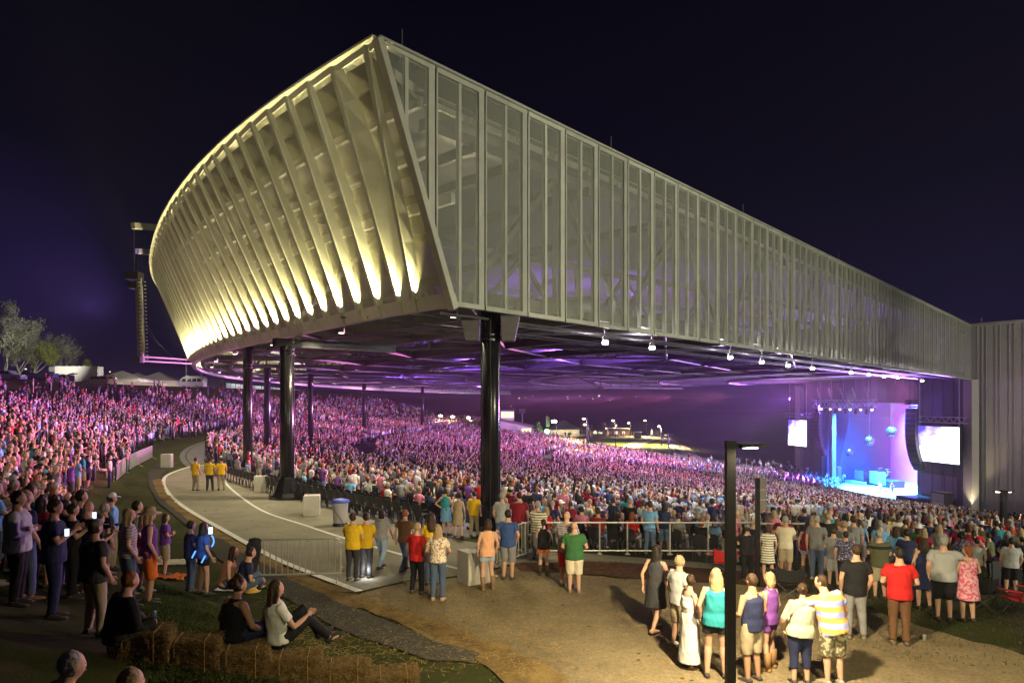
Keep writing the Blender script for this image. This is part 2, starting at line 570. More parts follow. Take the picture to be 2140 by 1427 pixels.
# seating floor with cross aisles, far lawn paths, stage-side apron
rsb = list(np.arange(20, 116.5, 2.0)) + [116.8]
polar_sheet('seating_floor', rsb, [131 + i * 0.75 for i in range(130)], M_floor, lift=0.02)
def far_strip(name, pxs, w, m, lift):
    line = smooth_line([ground(*p) for p in pxs], 3.0)
    return ribbon(name, line, w, m, lift)
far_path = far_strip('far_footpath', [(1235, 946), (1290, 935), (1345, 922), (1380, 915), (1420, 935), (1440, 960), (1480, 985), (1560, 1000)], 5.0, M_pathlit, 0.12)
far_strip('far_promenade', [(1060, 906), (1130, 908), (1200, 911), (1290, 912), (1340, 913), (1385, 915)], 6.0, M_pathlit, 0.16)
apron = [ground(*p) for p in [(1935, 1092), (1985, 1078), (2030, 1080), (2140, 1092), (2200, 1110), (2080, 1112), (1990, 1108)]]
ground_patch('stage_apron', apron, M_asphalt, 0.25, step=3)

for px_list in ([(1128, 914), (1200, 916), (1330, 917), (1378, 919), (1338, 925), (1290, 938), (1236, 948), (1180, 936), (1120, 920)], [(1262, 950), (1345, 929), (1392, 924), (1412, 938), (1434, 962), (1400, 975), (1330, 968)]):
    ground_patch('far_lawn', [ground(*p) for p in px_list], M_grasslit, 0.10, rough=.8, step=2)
# far wooded hills behind everything
for hx, hd, hh, hw, sd in ((-500, 1500, 34, 1600, 1), (300, 1250, 30, 1500, 2), (1500, 1700, 60, 1700, 3)):
    V, Fc = [], []
    n = 80
    for i in range(n + 1):
        x = hx - hw / 2 + hw * i / n
        for k in range(9):
            b = k / 8
            z = -8 + hh * sin(pi * b) ** 0.7 * max(0.0, sin(pi * i / n)) ** 0.5 * (0.8 + 0.3 * mnoise.noise(Vector((x * 0.006, sd, 0))) + 0.06 * mnoise.noise(Vector((x * 0.06, sd, k))))
            V.append((x, hd + b * 500, z))
    for i in range(n):
        for k in range(8):
            Fc.append((i * 9 + k, (i + 1) * 9 + k, (i + 1) * 9 + k + 1, i * 9 + k + 1))
    mb = MB(); mb.add(V, Fc)
    tag(mb.build('hills', mat('hill_woods', (0.012, 0.016, 0.012), 1.0, spec=0.0)), kind='structure')
mb = MB()
for px, py, s in ((1085, 832, 1), (1098, 831, .7), (1113, 827, .7), (1186, 829, 1), (1187, 834, .8), (1212, 827, .8), (1239, 833, .9), (1252, 827, 1.4), (1309, 866, 1.0), (1150, 831, .6), (1330, 829, .6), (1275, 836, .6), (1068, 849, .6)):
    p = at(px, py, 1190); mb.ball(p, 1.3 * s, 6, 4)
tag(mb.build('distant_town_lights', glow('town_light', (1.0, 0.9, 0.8), 1.0)), kind='stuff', label='tiny lights of houses scattered on the dark far hillside', cat='lights')
# ================================================================== PAVILION
M_perf = mat_perforated('perforated_sheet', (0.54, 0.53, 0.38), 0.55, 0.042)
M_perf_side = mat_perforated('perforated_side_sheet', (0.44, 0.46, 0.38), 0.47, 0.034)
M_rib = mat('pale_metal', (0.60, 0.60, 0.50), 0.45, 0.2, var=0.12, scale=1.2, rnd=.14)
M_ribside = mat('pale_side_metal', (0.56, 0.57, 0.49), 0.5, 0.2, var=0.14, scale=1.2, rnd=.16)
M_steel = mat('dark_steel', (0.055, 0.05, 0.052), 0.45, 0.3, var=0.2, scale=2)
M_steel2 = mat('grey_steel', (0.16, 0.15, 0.155), 0.5, 0.3, var=0.2, scale=2)
M_white = mat('white_beam', (0.72, 0.72, 0.68), 0.5)
M_deck = mat('roof_underside', (0.12, 0.11, 0.12), 0.8, var=0.3, scale=0.6)
M_black = mat('black_paint', (0.012, 0.012, 0.013), 0.26, 0.0, var=0.2, scale=3)
M_pole = mat('pole_black', (0.006, 0.006, 0.007), 0.5, spec=0.25)
M_lens = glow('lamp_lens', (1.0, 0.97, 0.9), 60.0)
M_soft = glow('soffit_lens', (1.0, 0.9, 0.65), 5.0)

ZT, RT = 15.6, 120.0
PHI0, PHI1 = 227.75, 131.0
def zbot(f): return 7.86 - 0.86 * sstep(185, 131, f)
def rbot(f): return 116.9 - 1.1 * sstep(227.75, 219, f)
BC = pol(rbot(PHI0), PHI0, zbot(PHI0)); TCn = pol(RT, PHI0, ZT)
JT = Vector((65.5, 97.4, ZT)); JB = Vector((65.5, 97.4, 7.86))
base = Vector((-0.82, 26.0, 0.0))
pav = empty('amphitheatre_pavilion', base, 0, 'huge fan-shaped concert pavilion with glowing perforated metal skin on black columns', 'pavilion')
PL = -base
def pb(mb, name, mats, parent=pav, smooth=False):
    return mb.build(name, mats, parent, smooth, PL if parent is pav else None)

def rtop(f): return RT - 1.15 * sstep(226, 209, f) - 0.4 * sstep(209, 180, f)
EL = lambda f, t, d=0.0: pol(rbot(f) + (rtop(f) - rbot(f)) * t - d, f, zbot(f) + (ZT - zbot(f)) * t)
def curved_bay(R0, R1, sheet, ribs, n=8, wide=False):
    """one folded bay between two ribs, each rib given by its angle at the head and at the foot:
    a perforated sheet, then a narrow solid return to the next rib"""
    at_t = lambda R, t: R[1] + (R[0] - R[1]) * t
    dep = lambda t: 0.04 + (0.13 if not wide else 0.22) * sin(pi * min(1, t) ** 0.8) ** 0.8
    sh = lambda t: (0.91 - 0.13 * sin(pi * min(1, t) ** 0.7)) if not wide else (0.80 - 0.52 * sin(pi * min(1, t) ** 0.6))
    for k in range(n):
        t0, t1 = 0.055 + 0.925 * k / n, 0.055 + 0.925 * (k + 1) / n
        f00, f01, f10, f11 = at_t(R0, t0), at_t(R0, t1), at_t(R1, t0), at_t(R1, t1)
        g0, g1 = f00 + (f10 - f00) * sh(t0), f01 + (f11 - f01) * sh(t1)
        w0_, w1_ = radians(abs(g0 - f00)) * 117, radians(abs(g1 - f01)) * 117
        a0, a1 = EL(f00, t0), EL(f01, t1)
        b0, b1 = EL(g0, t0, dep(t0)), EL(g1, t1, dep(t1))
        c0, c1 = EL(f10, t0), EL(f11, t1)
        v0, v1 = t0 * 8.8, t1 * 8.8
        sheet.face([a0, b0, b1, a1], 0, [(0, v0), (w0_, v0), (w1_, v1), (0, v1)])
        ribs.face([b0, c0, c1, b1], 0)
        # rib plate along the near edge of the sheet
        q = 0.085
        ea0, ea1 = EL(f00, t0, -0.07), EL(f01, t1, -0.07)
        eb0, eb1 = EL(f00 - q, t0, -0.06), EL(f01 - q, t1, -0.06)
        ribs.face([ea0, eb0, eb1, ea1], 0)
        ei0, ei1 = EL(f00, t0, 0.10), EL(f01, t1, 0.10)
        ribs.face([ei0, ea0, ea1, ei1], 0)
    fx = EL(R0[1] + (R1[1] - R0[1]) * 0.92, 0.056, 0.0)       # the small lamp box at the foot of the fold
    ribs.box(fx - Vector((0, 0, .02)), (.12, .12, .10), radians(R0[1]))
    # solid fascia at the foot, cap at the head
    for ta, tb, o in ((0.0, 0.056, 0.06), (0.978, 1.0, 0.06)):
        A0, A1, B0, B1 = at_t(R0, ta), at_t(R1, ta), at_t(R0, tb), at_t(R1, tb)
        pts = [EL(A0, ta, -o), EL(A1, ta, -o + 0.10), EL(B1, tb, -o + 0.10), EL(B0, tb, -o)]
        inn = [EL(A0, ta, 0.3), EL(A1, ta, 0.3), EL(B1, tb, 0.3), EL(B0, tb, 0.3)]
        ribs.hexa([pts[0], pts[1], inn[1], inn[0], pts[3], pts[2], inn[2], inn[3]], 0)

ribl = [(PHI0, PHI0), (227.5, 226.83), (226.6, 226.40)]
while ribl[-1][1] > PHI1 + 0.9: ribl.append((ribl[-1][0] - 0.74, ribl[-1][0] - 0.74 - 0.16))
pairs = list(zip(ribl[:-1], ribl[1:]))
bays = [(a[0], b[0]) for a, b in pairs]
N_IND = 62
sh_r, rb_r = MB(), MB()
for i, (R0, R1) in enumerate(pairs):
    if i < N_IND:
        s, r = MB(), MB()
        curved_bay(R0, R1, s, r, 8, i == 1)
        o = pb(s, 'curved_panel', M_perf)
        r.build('rib', M_rib, o)
    else:
        curved_bay(R0, R1, sh_r, rb_r, 3)
o = tag(pb(sh_r, 'far_curved_panel', M_perf), kind='stuff')
tag(rb_r.build('far_rib', M_rib, o), kind='stuff')

# uplights tucked in the foot of every fold (the glowing streaks of the photograph)
for i, (R0, R1) in enumerate(pairs):
    if R1[0] < 196: break
    p = EL(R0[1] + (R1[1] - R0[1]) * 0.90, 0.068, -0.03); q = EL(R0[0] + (R1[0] - R0[0]) * 0.88, 1.0, -0.02)
    j = random.uniform(.85, 1.25) * (1.0 - .45 * sstep(222, 211, R0[0])) * (.45 if i == 0 else 1)
    spot(p, q, UP_W * j, (1.0, 0.85, 0.36), 62, 1.0, 0.015, 'uplight')
    spot(p, q + (p - EL(R0[1], 0.068, .3)) * .2, UP_W * 2.6 * j, (1.0, 0.87, 0.42), 26, 1.0, 0.015, 'long_uplight')
# lamps inside the skin that light the inner beams
f = 225.0
while f > 140:
    spot(pol(110.5, f, 8.7), pol(118.5, f, 13.4), IN_W, (1.0, 0.88, 0.5), 120, 0.8, 0.2, 'inner_uplight')
    f -= 4.0

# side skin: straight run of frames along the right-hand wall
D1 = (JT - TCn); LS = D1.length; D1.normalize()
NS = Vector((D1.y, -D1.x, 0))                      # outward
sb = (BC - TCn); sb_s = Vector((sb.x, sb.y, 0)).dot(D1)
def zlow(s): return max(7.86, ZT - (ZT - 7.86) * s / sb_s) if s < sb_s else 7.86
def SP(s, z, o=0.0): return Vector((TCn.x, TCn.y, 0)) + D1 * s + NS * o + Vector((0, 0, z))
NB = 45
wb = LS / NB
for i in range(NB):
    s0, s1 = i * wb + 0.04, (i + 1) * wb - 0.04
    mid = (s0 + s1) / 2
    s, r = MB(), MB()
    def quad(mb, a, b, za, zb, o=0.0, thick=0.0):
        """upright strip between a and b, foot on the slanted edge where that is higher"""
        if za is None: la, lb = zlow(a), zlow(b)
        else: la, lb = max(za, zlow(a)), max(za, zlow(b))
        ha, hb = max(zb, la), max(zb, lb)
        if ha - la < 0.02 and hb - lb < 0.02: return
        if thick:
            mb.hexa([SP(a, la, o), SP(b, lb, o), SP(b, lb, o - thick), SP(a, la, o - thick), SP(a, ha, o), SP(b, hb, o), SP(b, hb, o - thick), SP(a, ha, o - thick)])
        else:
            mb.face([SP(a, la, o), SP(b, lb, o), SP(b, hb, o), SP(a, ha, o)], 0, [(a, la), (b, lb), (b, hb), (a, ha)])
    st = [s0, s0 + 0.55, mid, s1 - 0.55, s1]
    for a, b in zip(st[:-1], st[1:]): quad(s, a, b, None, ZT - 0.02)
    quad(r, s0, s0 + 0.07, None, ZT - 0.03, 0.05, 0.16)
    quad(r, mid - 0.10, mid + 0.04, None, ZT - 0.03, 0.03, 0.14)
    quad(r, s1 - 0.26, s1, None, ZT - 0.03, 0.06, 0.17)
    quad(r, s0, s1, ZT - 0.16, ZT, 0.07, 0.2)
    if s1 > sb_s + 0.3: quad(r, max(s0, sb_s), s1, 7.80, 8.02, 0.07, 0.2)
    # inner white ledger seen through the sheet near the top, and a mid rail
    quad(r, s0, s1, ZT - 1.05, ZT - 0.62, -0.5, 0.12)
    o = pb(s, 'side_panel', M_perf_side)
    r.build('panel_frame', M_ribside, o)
mb = MB()
mb.bar(BC + NS * 0.03 - Vector((0, 0, 0.1)), TCn + NS * 0.03, 0.22, 0.30, up=NS)
pb(mb, 'corner_post', M_rib)
mb = MB()
for f0, f1 in bays: mb.bar(pol(rtop(f0) + 0.02, f0, ZT + 0.04), pol(rtop(f1) + 0.02, f1, ZT + 0.04), 0.34, 0.08)
mb.bar(TCn + Vector((0, 0, 0.04)), JT + Vector((0, 0, 0.04)), 0.34, 0.08)
pb(mb, 'roof_edge', M_ribside)
mb = MB()
for s in (1.2, 13, 27, 45, 66, 90): mb.tube([SP(s, ZT, -0.3), SP(s, ZT + 0.9, -0.3)], 0.02, 5)
pb(mb, 'lightning_rod', M_steel2)

# roof slab (far edge runs back to the stage), ceiling
rr = [18, 30, 45, 60, 75, 90, 105, 118.2]
ff = [PHI1 + (PHI0 - 0.1 - PHI1) * i / 60 for i in range(61)]
V, Fc = [], []
for z in (14.75, 15.45):
    for r in rr:
        for f in ff: V.append(pol(r, f, z))
nf, nr = len(ff), len(rr)
for L in (0, 1):
    b = L * nf * nr
    for i in range(nr - 1):
        for k in range(nf - 1):
            q = (b + i * nf + k, b + i * nf + k + 1, b + (i + 1) * nf + k + 1, b + (i + 1) * nf + k)
            Fc.append(q if L == 0 else q[::-1])
mb = MB(); mb.add(V, Fc)
pb(mb, 'roof', M_deck)
# ring beams
def ring(mb, r, z, w, h, f0, f1, step=2.2):
    n = int(abs(f1 - f0) / step); P = [pol(r, f0 + (f1 - f0) * i / n, z) for i in range(n + 1)]
    for a, b in zip(P[:-1], P[1:]): mb.bar(a, b, w, h)
for r, z, h in ((117.2, 13.2, 0.32), (116.4, 11.7, 0.36), (117.9, 14.5, 0.28)):
    mb = MB(); ring(mb, r, z, 0.18, h, PHI0 - 0.25, PHI1 + 1); pb(mb, 'white_ring_beam', M_white)
for r in (115.0, 112.6, 108, 101, 93, 84, 74, 63, 52, 40):
    mb = MB(); ring(mb, r, 8.35, 0.30, 0.5, PHI0 - 0.4, PHI1 + 1)
    pb(mb, 'ring_beam', M_steel)
    if r > 100:
        mb = MB(); ring(mb, r, 13.9, 0.25, 0.4, PHI0 - 0.4, PHI1 + 1); pb(mb, 'upper_ring_beam', M_steel)
for r in (110.3, 104.5, 97, 88.5, 79, 68.5, 57.5):
    mb = MB(); ring(mb, r, 8.9, 0.16, 0.22, PHI0 - 0.4, PHI1 + 1); pb(mb, 'purlin', M_steel2)
# radial trusses
f = PHI0 - 0.6
k = 0
while f > PHI1:
    mb = MB()
    r0, r1 = 22, 115.2
    mb.bar(pol(r0, f, 8.55), pol(r1, f, 8.55), 0.34, 0.42)
    mb.bar(pol(r0, f, 14.2), pol(r1 + 2, f, 14.2), 0.34, 0.42)
    r = r1; up = True
    while r > r0 + 5:
        mb.bar(pol(r, f, 8.6 if up else 14.1), pol(r - 5.2, f, 14.1 if up else 8.6), 0.24, 0.24); up = not up; r -= 5.2
        mb.bar(pol(r, f, 8.6), pol(r, f, 14.1), 0.16, 0.16)
    pb(mb, 'radial_truss', M_steel2)
    f -= 6.9; k += 1
# diagonal braces in the lower plane
for k in range(14):
    fa = PHI0 - 0.6 - 6.9 * k
    mb = MB()
    for ra, rb in ((115, 101), (101, 84), (84, 63)):
        mb.tube([pol(ra, fa, 8.2), pol(rb, fa - 6.9, 8.2)], 0.09, 6)
        mb.tube([pol(rb, fa, 8.2), pol(ra, fa - 6.9, 8.2)], 0.09, 6)
    pb(mb, 'brace', M_steel2)
# thin cables and conduits along the right edge
mb = MB()
for o, z in ((1.0, 7.75), (2.2, 7.9), (3.6, 8.05), (5.2, 7.95), (7.0, 8.1)):
    mb.tube([SP(3.4, z, -o), SP(LS - 2, z, -o)], 0.045, 5)
pb(mb, 'conduit', M_steel2)
# ducts
for ra, fa, fb in ((106, 226.5, 205), (98, 226.5, 190), (90, 226, 180)):
    mb = MB()
    P = [pol(ra, fa + (fb - fa) * i / 14, 9.3) for i in range(15)]
    mb.tube(P, 0.42, 10); pb(mb, 'air_duct', M_steel2, smooth=True)

# columns
cols = [(-0.82, 26.0, 0.35), (-10.87, 33.0, 0.32), (-17.8, 46.0, 0.29), (-25.8, 72.0, 0.33)]
for px, r in ((649, 105), (761, 105), (883, 105)):
    u = (px - CX) / F
    a, b_, c = 1 + u * u, -2 * (CC[0] * u + CC[1]), CC[0] ** 2 + CC[1] ** 2 - r * r
    Y = (-b_ + sqrt(max(0, b_ * b_ - 4 * a * c))) / (2 * a)
    cols.append((u * Y, Y, 0.34))
for i, (x, y, r) in enumerate(cols):
    z0 = height(x, y)
    mb = MB()
    top = 8.7 if i != 1 else 7.35
    mb.tube([(x, y, z0), (x, y, top)], r, 20)
    for k in range(4):                                # the narrow ridges down its length
        a = radians(227 + 45 + 90 * k)
        mb.bar((x + cos(a) * r, y + sin(a) * r, z0), (x + cos(a) * r, y + sin(a) * r, top - .05), 0.05, 0.05)
    if i == 1: mb.bar((x - .5, y - .35, 7.5), (x + 4.5, y + 3.8, 7.5), .5, .4)
    mb.tube([(x, y, 6.95), (x, y, 7.02)], r + 0.03, 20)
    mb.tube([(x, y, 7.15), (x, y, 7.20)], r + 0.03, 20)
    c = pb(mb, 'column', M_black, smooth=False)
    for p in c.data.polygons[:20]: p.use_smooth = True
    b = MB()
    b.lathe((x, y, z0), [(r + 0.62, 0), (r + 0.62, 0.09), (r + 0.5, 0.12), (r + 0.34, 0.3), (r + 0.06, 1.0), (r + 0.02, 1.05)], 8)
    for k in range(8):
        a = 2 * pi * k / 8
        b.tube([(x + cos(a) * (r + .52), y + sin(a) * (r + .52), z0 + .1), (x + cos(a) * (r + .52), y + sin(a) * (r + .52), z0 + .2)], 0.035, 6)
    b.build('column_base', M_black, c)
    if i == 0:
        for sx, yaw in ((-1, 0.35), (1, -0.3)):       # the two flared lamp boxes at the column's head
            q = MB()
            cx_, cy_ = x + sx * 0.68, y - 0.1
            w0, w1 = (0.36, 0.30)
            q.hexa([(cx_ - w1 * .8, cy_ - .4, 6.95), (cx_ + w1 * .8, cy_ - .4, 6.95), (cx_ + w1 * .8, cy_ + .4, 6.95), (cx_ - w1 * .8, cy_ + .4, 6.95),
                    (cx_ - w0 + sx * .08, cy_ - .5, 7.85), (cx_ + w0 + sx * .08, cy_ - .5, 7.85), (cx_ + w0 + sx * .08, cy_ + .5, 7.85), (cx_ - w0 + sx * .08, cy_ + .5, 7.85)])
            q.build('lamp_box', M_steel2, c)
            a_ = MB(); a_.bar((x + sx * .3, y, 7.6), (x + sx * .55, y, 7.6), .08); a_.build('lamp_bracket', M_steel2, c)

# small downlights under the curved rim: they light the concourse
for f in (226.3, 222, 217.5, 213, 208, 203, 197, 190):
    p = pol(114.2, f, 8.0)
    mb = MB(); mb.tube([p + Vector((0, 0, 0.35)), p], 0.16, 12); o = pb(mb, 'soffit_lamp', M_steel2)
    q = MB(); q.tube([p - Vector((0, 0, 0.0)), p - Vector((0, 0, 0.03))], 0.13, 12); q.build('lens', M_soft, o)
    spot(p - Vector((0, 0, 0.08)), p - Vector((0, 0, 5)) + (pol(120, f) - pol(114, f)) * 0.35, SOF_W, (1.0, 0.88, 0.6), 140, 0.6, 0.15, 'soffit_light')
# row of bright white lamps under the right-hand edge (the stars of the photograph)
for px, py in ((1265, 716), (1363, 727), (1526, 747), (1592, 757), (1647, 764), (1698, 770), (1779, 779), (1816, 783), (1848, 787), (1876, 789), (1927, 796)):
    u = (px - CX) / F
    O = SP(0, 0, -1.1)
    Y = (O.x - O.y * D1.x / D1.y) / (u - D1.x / D1.y)
    p = at(px, py, Y)
    mb = MB(); mb.tube([Vector((p.x, p.y, 8.2)), Vector((p.x, p.y, p.z + 0.2))], 0.04, 6); mb.lathe((p.x, p.y, p.z), [(0.15, 0.08), (0.12, 0.25), (0.05, 0.3)], 12)
    o = pb(mb, 'downlight', M_steel2)
    q = MB(); q.ball(p, (0.15, 0.15, 0.10), 12, 8); q.build('lens', M_lens, o)
    spot(p - Vector((0, 0, 0.16)), p + NS * -2.2 + Vector((0, 0, -6)), STAR_W, (0.95, 0.95, 1.0), 130, 0.6, 0.2, 'edge_light')
    point(p + Vector((0, 0, 0.5)) - NS * 0.6, STAR_W * 0.06, (0.9, 0.85, 1.0), 0.1)
# catwalk with the follow-spot box
cw0, cw1 = at(1255, 806, 96), at(1420, 800, 100)
mb = MB()
A, B = Vector((cw0.x, cw0.y, 6.7)), Vector((cw1.x, cw1.y, 6.7))
mb.bar(A, B, 2.2, 0.12)
for k in range(9):
    p = A.lerp(B, k / 8)
    for o_ in (-1.05, 1.05): mb.bar(p + Vector((o_ * .1, o_, 0)), p + Vector((o_ * .1, o_, 2.0)), 0.07)
for z in (0.55, 1.05): 
    for o_ in (-1.05, 1.05): mb.bar(A + Vector((o_ * .1, o_, z)), B + Vector((o_ * .1, o_, z)), 0.05)
mb.bar(A + Vector((-4, 0, 1.9)), A, 0.18); mb.bar(A + Vector((-4, 0, 1.9)), B + Vector((0, 0, 1.9)), 0.16)
pb(mb, 'catwalk', M_steel2)

# ------------------------------------------------------------------ screen arms on the rim, and the hanging video screen seen edge on
SCR_Y = 55.0
arm_a, arm_b = at(278, 471, 46), at(286, 524, 56)
for pa, pbx, Y in (((278, 472), (330, 476), 47.5), ((287, 525), (322, 528), 54.0)):
    mb = MB()
    mb.bar(at(*pa, Y), at(*pbx, Y + 2.0), 0.35, 0.42)
    pb(mb, 'screen_arm', M_rib)
scr_base = at(287, 756, 50)
scr = empty('video_screen', scr_base, 0, 'hanging video screen seen edge on, beside the curved glowing skin', 'screen')
def sb_(mb, name, m, parent=scr): return mb.build(name, m, parent, False, -scr_base if parent is scr else None)
p0, p1 = at(287, 752, 47), at(282, 590, 47)
q0, q1 = at(296, 752, 54), at(291, 600, 54)
mb = MB()                                               # panel: a thin slab from p to q; its face looks left over the lawn
dirn = (q0 - p0); thick = Vector((0.3, 0, 0))
mb.hexa([p0, p0 + thick, q0 + thick, q0, p1, p1 + thick, q1 + thick, q1]); sb_(mb, 'screen_case', M_steel2)
mb = MB()
e_ = Vector((-0.02, 0, 0)); d_ = dirn * 0.12
mb.face([p0 + e_ + d_ + Vector((0, 0, .2)), q0 + e_ - d_ + Vector((0, 0, .2)), q1 + e_ - d_ - Vector((0, 0, .2)), p1 + e_ + d_ - Vector((0, 0, .2))]); sb_(mb, 'screen_face', glow('screen_violet', (0.45, 0.25, 1.0), 6.0))
mb = MB()
for k in range(22):
    z = p0.z + (p1.z - p0.z) * k / 21
    x = p0.x + 0.35
    mb.box((x + (p1.x - p0.x) * k / 21, p0.y - 0.05, z), (0.16, 0.12, 0.10))
    mb.box((x + 0.12 + (p1.x - p0.x) * k / 21, p0.y + 0.4, z + 0.1), (0.1, 0.1, 0.05))
mb.bar(p0 + Vector((0.42, 0, -0.2)), p1 + Vector((0.42, 0, 0.3)), 0.07)
sb_(mb, 'back_truss', M_rib)
mb = MB()
mb.box(at(281, 577, 47), (0.9, 0.8, 0.5)); mb.box(at(281, 596, 47), (0.6, 0.6, 0.5)); mb.box(at(289, 752, 47), (0.5, 0.5, 0.35))
sb_(mb, 'hoist_head', M_steel)
mb = MB()
mb.tube([at(280, 474, 47.5), at(281, 572, 47)], 0.035, 5); mb.tube([at(288, 528, 54), at(287, 580, 52)], 0.03, 5)
P = [at(293, 640, 47), at(303, 672, 47.5), at(322, 704, 49), at(352, 738, 52), at(386, 762, 54)]
mb.tube(smooth_line(P, 1.0), 0.018, 5); mb.tube(smooth_line([at(293, 640, 47), at(300, 680, 47.5), at(318, 706, 49), at(352, 738, 52)], 1.0), 0.014, 5)
sb_(mb, 'cable', M_steel2)
for a, b in (((290, 745), (404, 752)), ((290, 754), (400, 760))):
    mb = MB(); mb.tube([at(*a, 47), at(*b, 53)], 0.06, 6); sb_(mb, 'strut', M_rib)
spot(at(279, 660, 50) + Vector((-0.3, 0, 0)), at(279, 660, 50) + Vector((-20, 4, 9)), 190000, (0.36, 0.20, 1.0), 90, 0.7, 1.5, 'screen_light')

# ================================================================== STAGE HOUSE
M_wall = mat('stage_wall', (0.50, 0.49, 0.46), 0.7, var=0.06, scale=0.7)
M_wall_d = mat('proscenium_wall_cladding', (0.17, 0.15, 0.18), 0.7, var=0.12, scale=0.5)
SD = Vector((-0.158, 0.987, 0))                 # along the stage front, away from us
SN = Vector((-0.987, -0.158, 0))                # towards the audience
J0 = Vector((65.0, 97.0, 0))
def SW(t, z, o=0.0): return J0 + SD * t + SN * o + Vector((0, 0, z))
shb = Vector((68, 100, -12))
sh = empty('stage_house', shb, 0, 'tall pale ribbed stage building at the end of the pavilion', 'building')
def stb(mb, name, m, parent=sh): return mb.build(name, m, parent, False, -shb if parent is sh else None)
WD = Vector((0.575, -0.818, 0))
mb = MB()
w0 = JT + Vector((0.1, 0.0, 0)); WN = Vector((-WD.y * -1, WD.x * -1, 0)); WN = Vector((-0.818, -0.575, 0))
mb.hexa([w0 + Vector((0, 0, -28)), w0 + WD * 26 + Vector((0, 0, -28)), w0 + WD * 26 - WN * 1 + Vector((0, 0, -28)), w0 - WN * 1 + Vector((0, 0, -28)),
         w0, w0 + WD * 26, w0 + WD * 26 - WN * 1, w0 - WN * 1])
for k in range(22):
    s = 0.7 + k * (0.55 if k % 3 else 0.75)
    mb.bar(w0 + WD * s + WN * 0.05 + Vector((0, 0, -27)), w0 + WD * s + WN * 0.05 + Vector((0, 0, -0.2)), 0.08, 0.07, up=WN)
stb(mb, 'side_wall', M_wall)
mb = MB(); mb.bar(w0 + WN * 0.1 + Vector((0, 0, .1)), w0 + WD * 26 + WN * 0.1 + Vector((0, 0, .1)), 0.5, 0.35); stb(mb, 'coping', M_wall)
mb = MB(); mb.bar(w0 + WN * 0.15 + Vector((0, 0, -26.9)), w0 + WD * 26 + WN * 0.15 + Vector((0, 0, -26.9)), 0.3, 1.6); stb(mb, 'plinth', M_steel)
mb = MB(); p = w0 + WD * 1.2; mb.tube([p, p + Vector((0, 0, 1.0))], 0.08, 6); stb(mb, 'roof_vent', M_wall)
# wall around the stage opening
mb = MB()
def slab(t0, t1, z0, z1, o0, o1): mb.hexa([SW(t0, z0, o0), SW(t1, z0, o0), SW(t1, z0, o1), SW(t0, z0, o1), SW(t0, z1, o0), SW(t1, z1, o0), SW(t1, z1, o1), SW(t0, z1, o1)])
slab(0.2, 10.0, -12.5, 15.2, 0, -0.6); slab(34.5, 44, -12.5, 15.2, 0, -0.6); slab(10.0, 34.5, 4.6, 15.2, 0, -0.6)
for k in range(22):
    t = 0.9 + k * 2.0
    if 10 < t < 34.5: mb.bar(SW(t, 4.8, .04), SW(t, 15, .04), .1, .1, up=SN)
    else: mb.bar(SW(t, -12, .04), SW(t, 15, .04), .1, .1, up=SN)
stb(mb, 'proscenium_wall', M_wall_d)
mb = MB(); slab2 = None
for t, w in ((-1.2, 1.5),):
    a = SW(t, -12.5, 0.9); mb.box((a.x, a.y, -2.3), (1.1, 1.5, 20.3), 0.16)
stb(mb, 'pillar', M_wall)
mb = MB(); a = SW(41.5, 0, 0.4); mb.box((a.x, a.y, -2), (0.8, 1.8, 20), 0.16); stb(mb, 'pillar', M_wall)
# glazed doors low on the wall beside the stage, purple light put into their colour
for k in range(3):
    mb = MB(); t = 2.2 + k * 2.4
    mb.hexa([SW(t, -9.4, .06), SW(t + 2.2, -9.4, .06), SW(t + 2.2, -9.4, .02), SW(t, -9.4, .02), SW(t, -6.2, .06), SW(t + 2.2, -6.2, .06), SW(t + 2.2, -6.2, .02), SW(t, -6.2, .02)])
    stb(mb, 'door', mat('door_purple_lit', (0.32, 0.22, 0.42), 0.4))
# stage box: floor, back and side masking
dk = empty('stage', SW(20, -12.2, 0), 0, 'concert stage with lit cyan floor and smoky blue backdrop', 'stage')
DL = -Vector(dk.location)
M_stagefl = mat('stage_floor', (0.42, 0.45, 0.5), 0.35, var=0.1, scale=0.6)
M_drop = mat('backdrop_cloth', (0.30, 0.32, 0.42), 0.9, var=0.2, scale=0.15)
mb = MB(); mb.hexa([SW(9.6, -12.2, 4.2), SW(35, -12.2, 4.2), SW(35, -12.2, -16), SW(9.6, -12.2, -16), SW(9.6, -10.3, 4.2), SW(35, -10.3, 4.2), SW(35, -10.3, -16), SW(9.6, -10.3, -16)])
mb.build('stage_deck', M_stagefl, dk, False, DL)
mb = MB(); slab(9.0, 36, -10.3, 9, -15.2, -15.6)
mb.build('backdrop', M_drop, dk, False, DL)
for t in (35.2, 9.4):
    mb = MB(); slab(t, t + 0.3, -10.3, 9, -1.0, -15.1); mb.build('side_masking', mat('masking', (0.05, 0.05, 0.07), 0.9), dk, False, DL)
mb = MB(); slab(9.0, 36, 8.2, 8.5, -0.7, -15.6); mb.build('stage_ceiling', mat('masking', (0.05, 0.05, 0.07), 0.9), dk, False, DL)
mb = MB(); slab(9.8, 34.8, -11.9, -10.35, 4.3, 4.22); mb.build('stage_skirt', M_black, dk, False, DL)
mb = MB(); slab(32.6, 33.6, -10.3, 8, -0.8, -1.6); mb.build('wing_column', M_wall, dk, False, DL)
mb = MB(); slab(2, 9.4, -12.2, -9.6, 4.2, 0.6); mb.build('stage_wing', M_black, dk, False, DL)
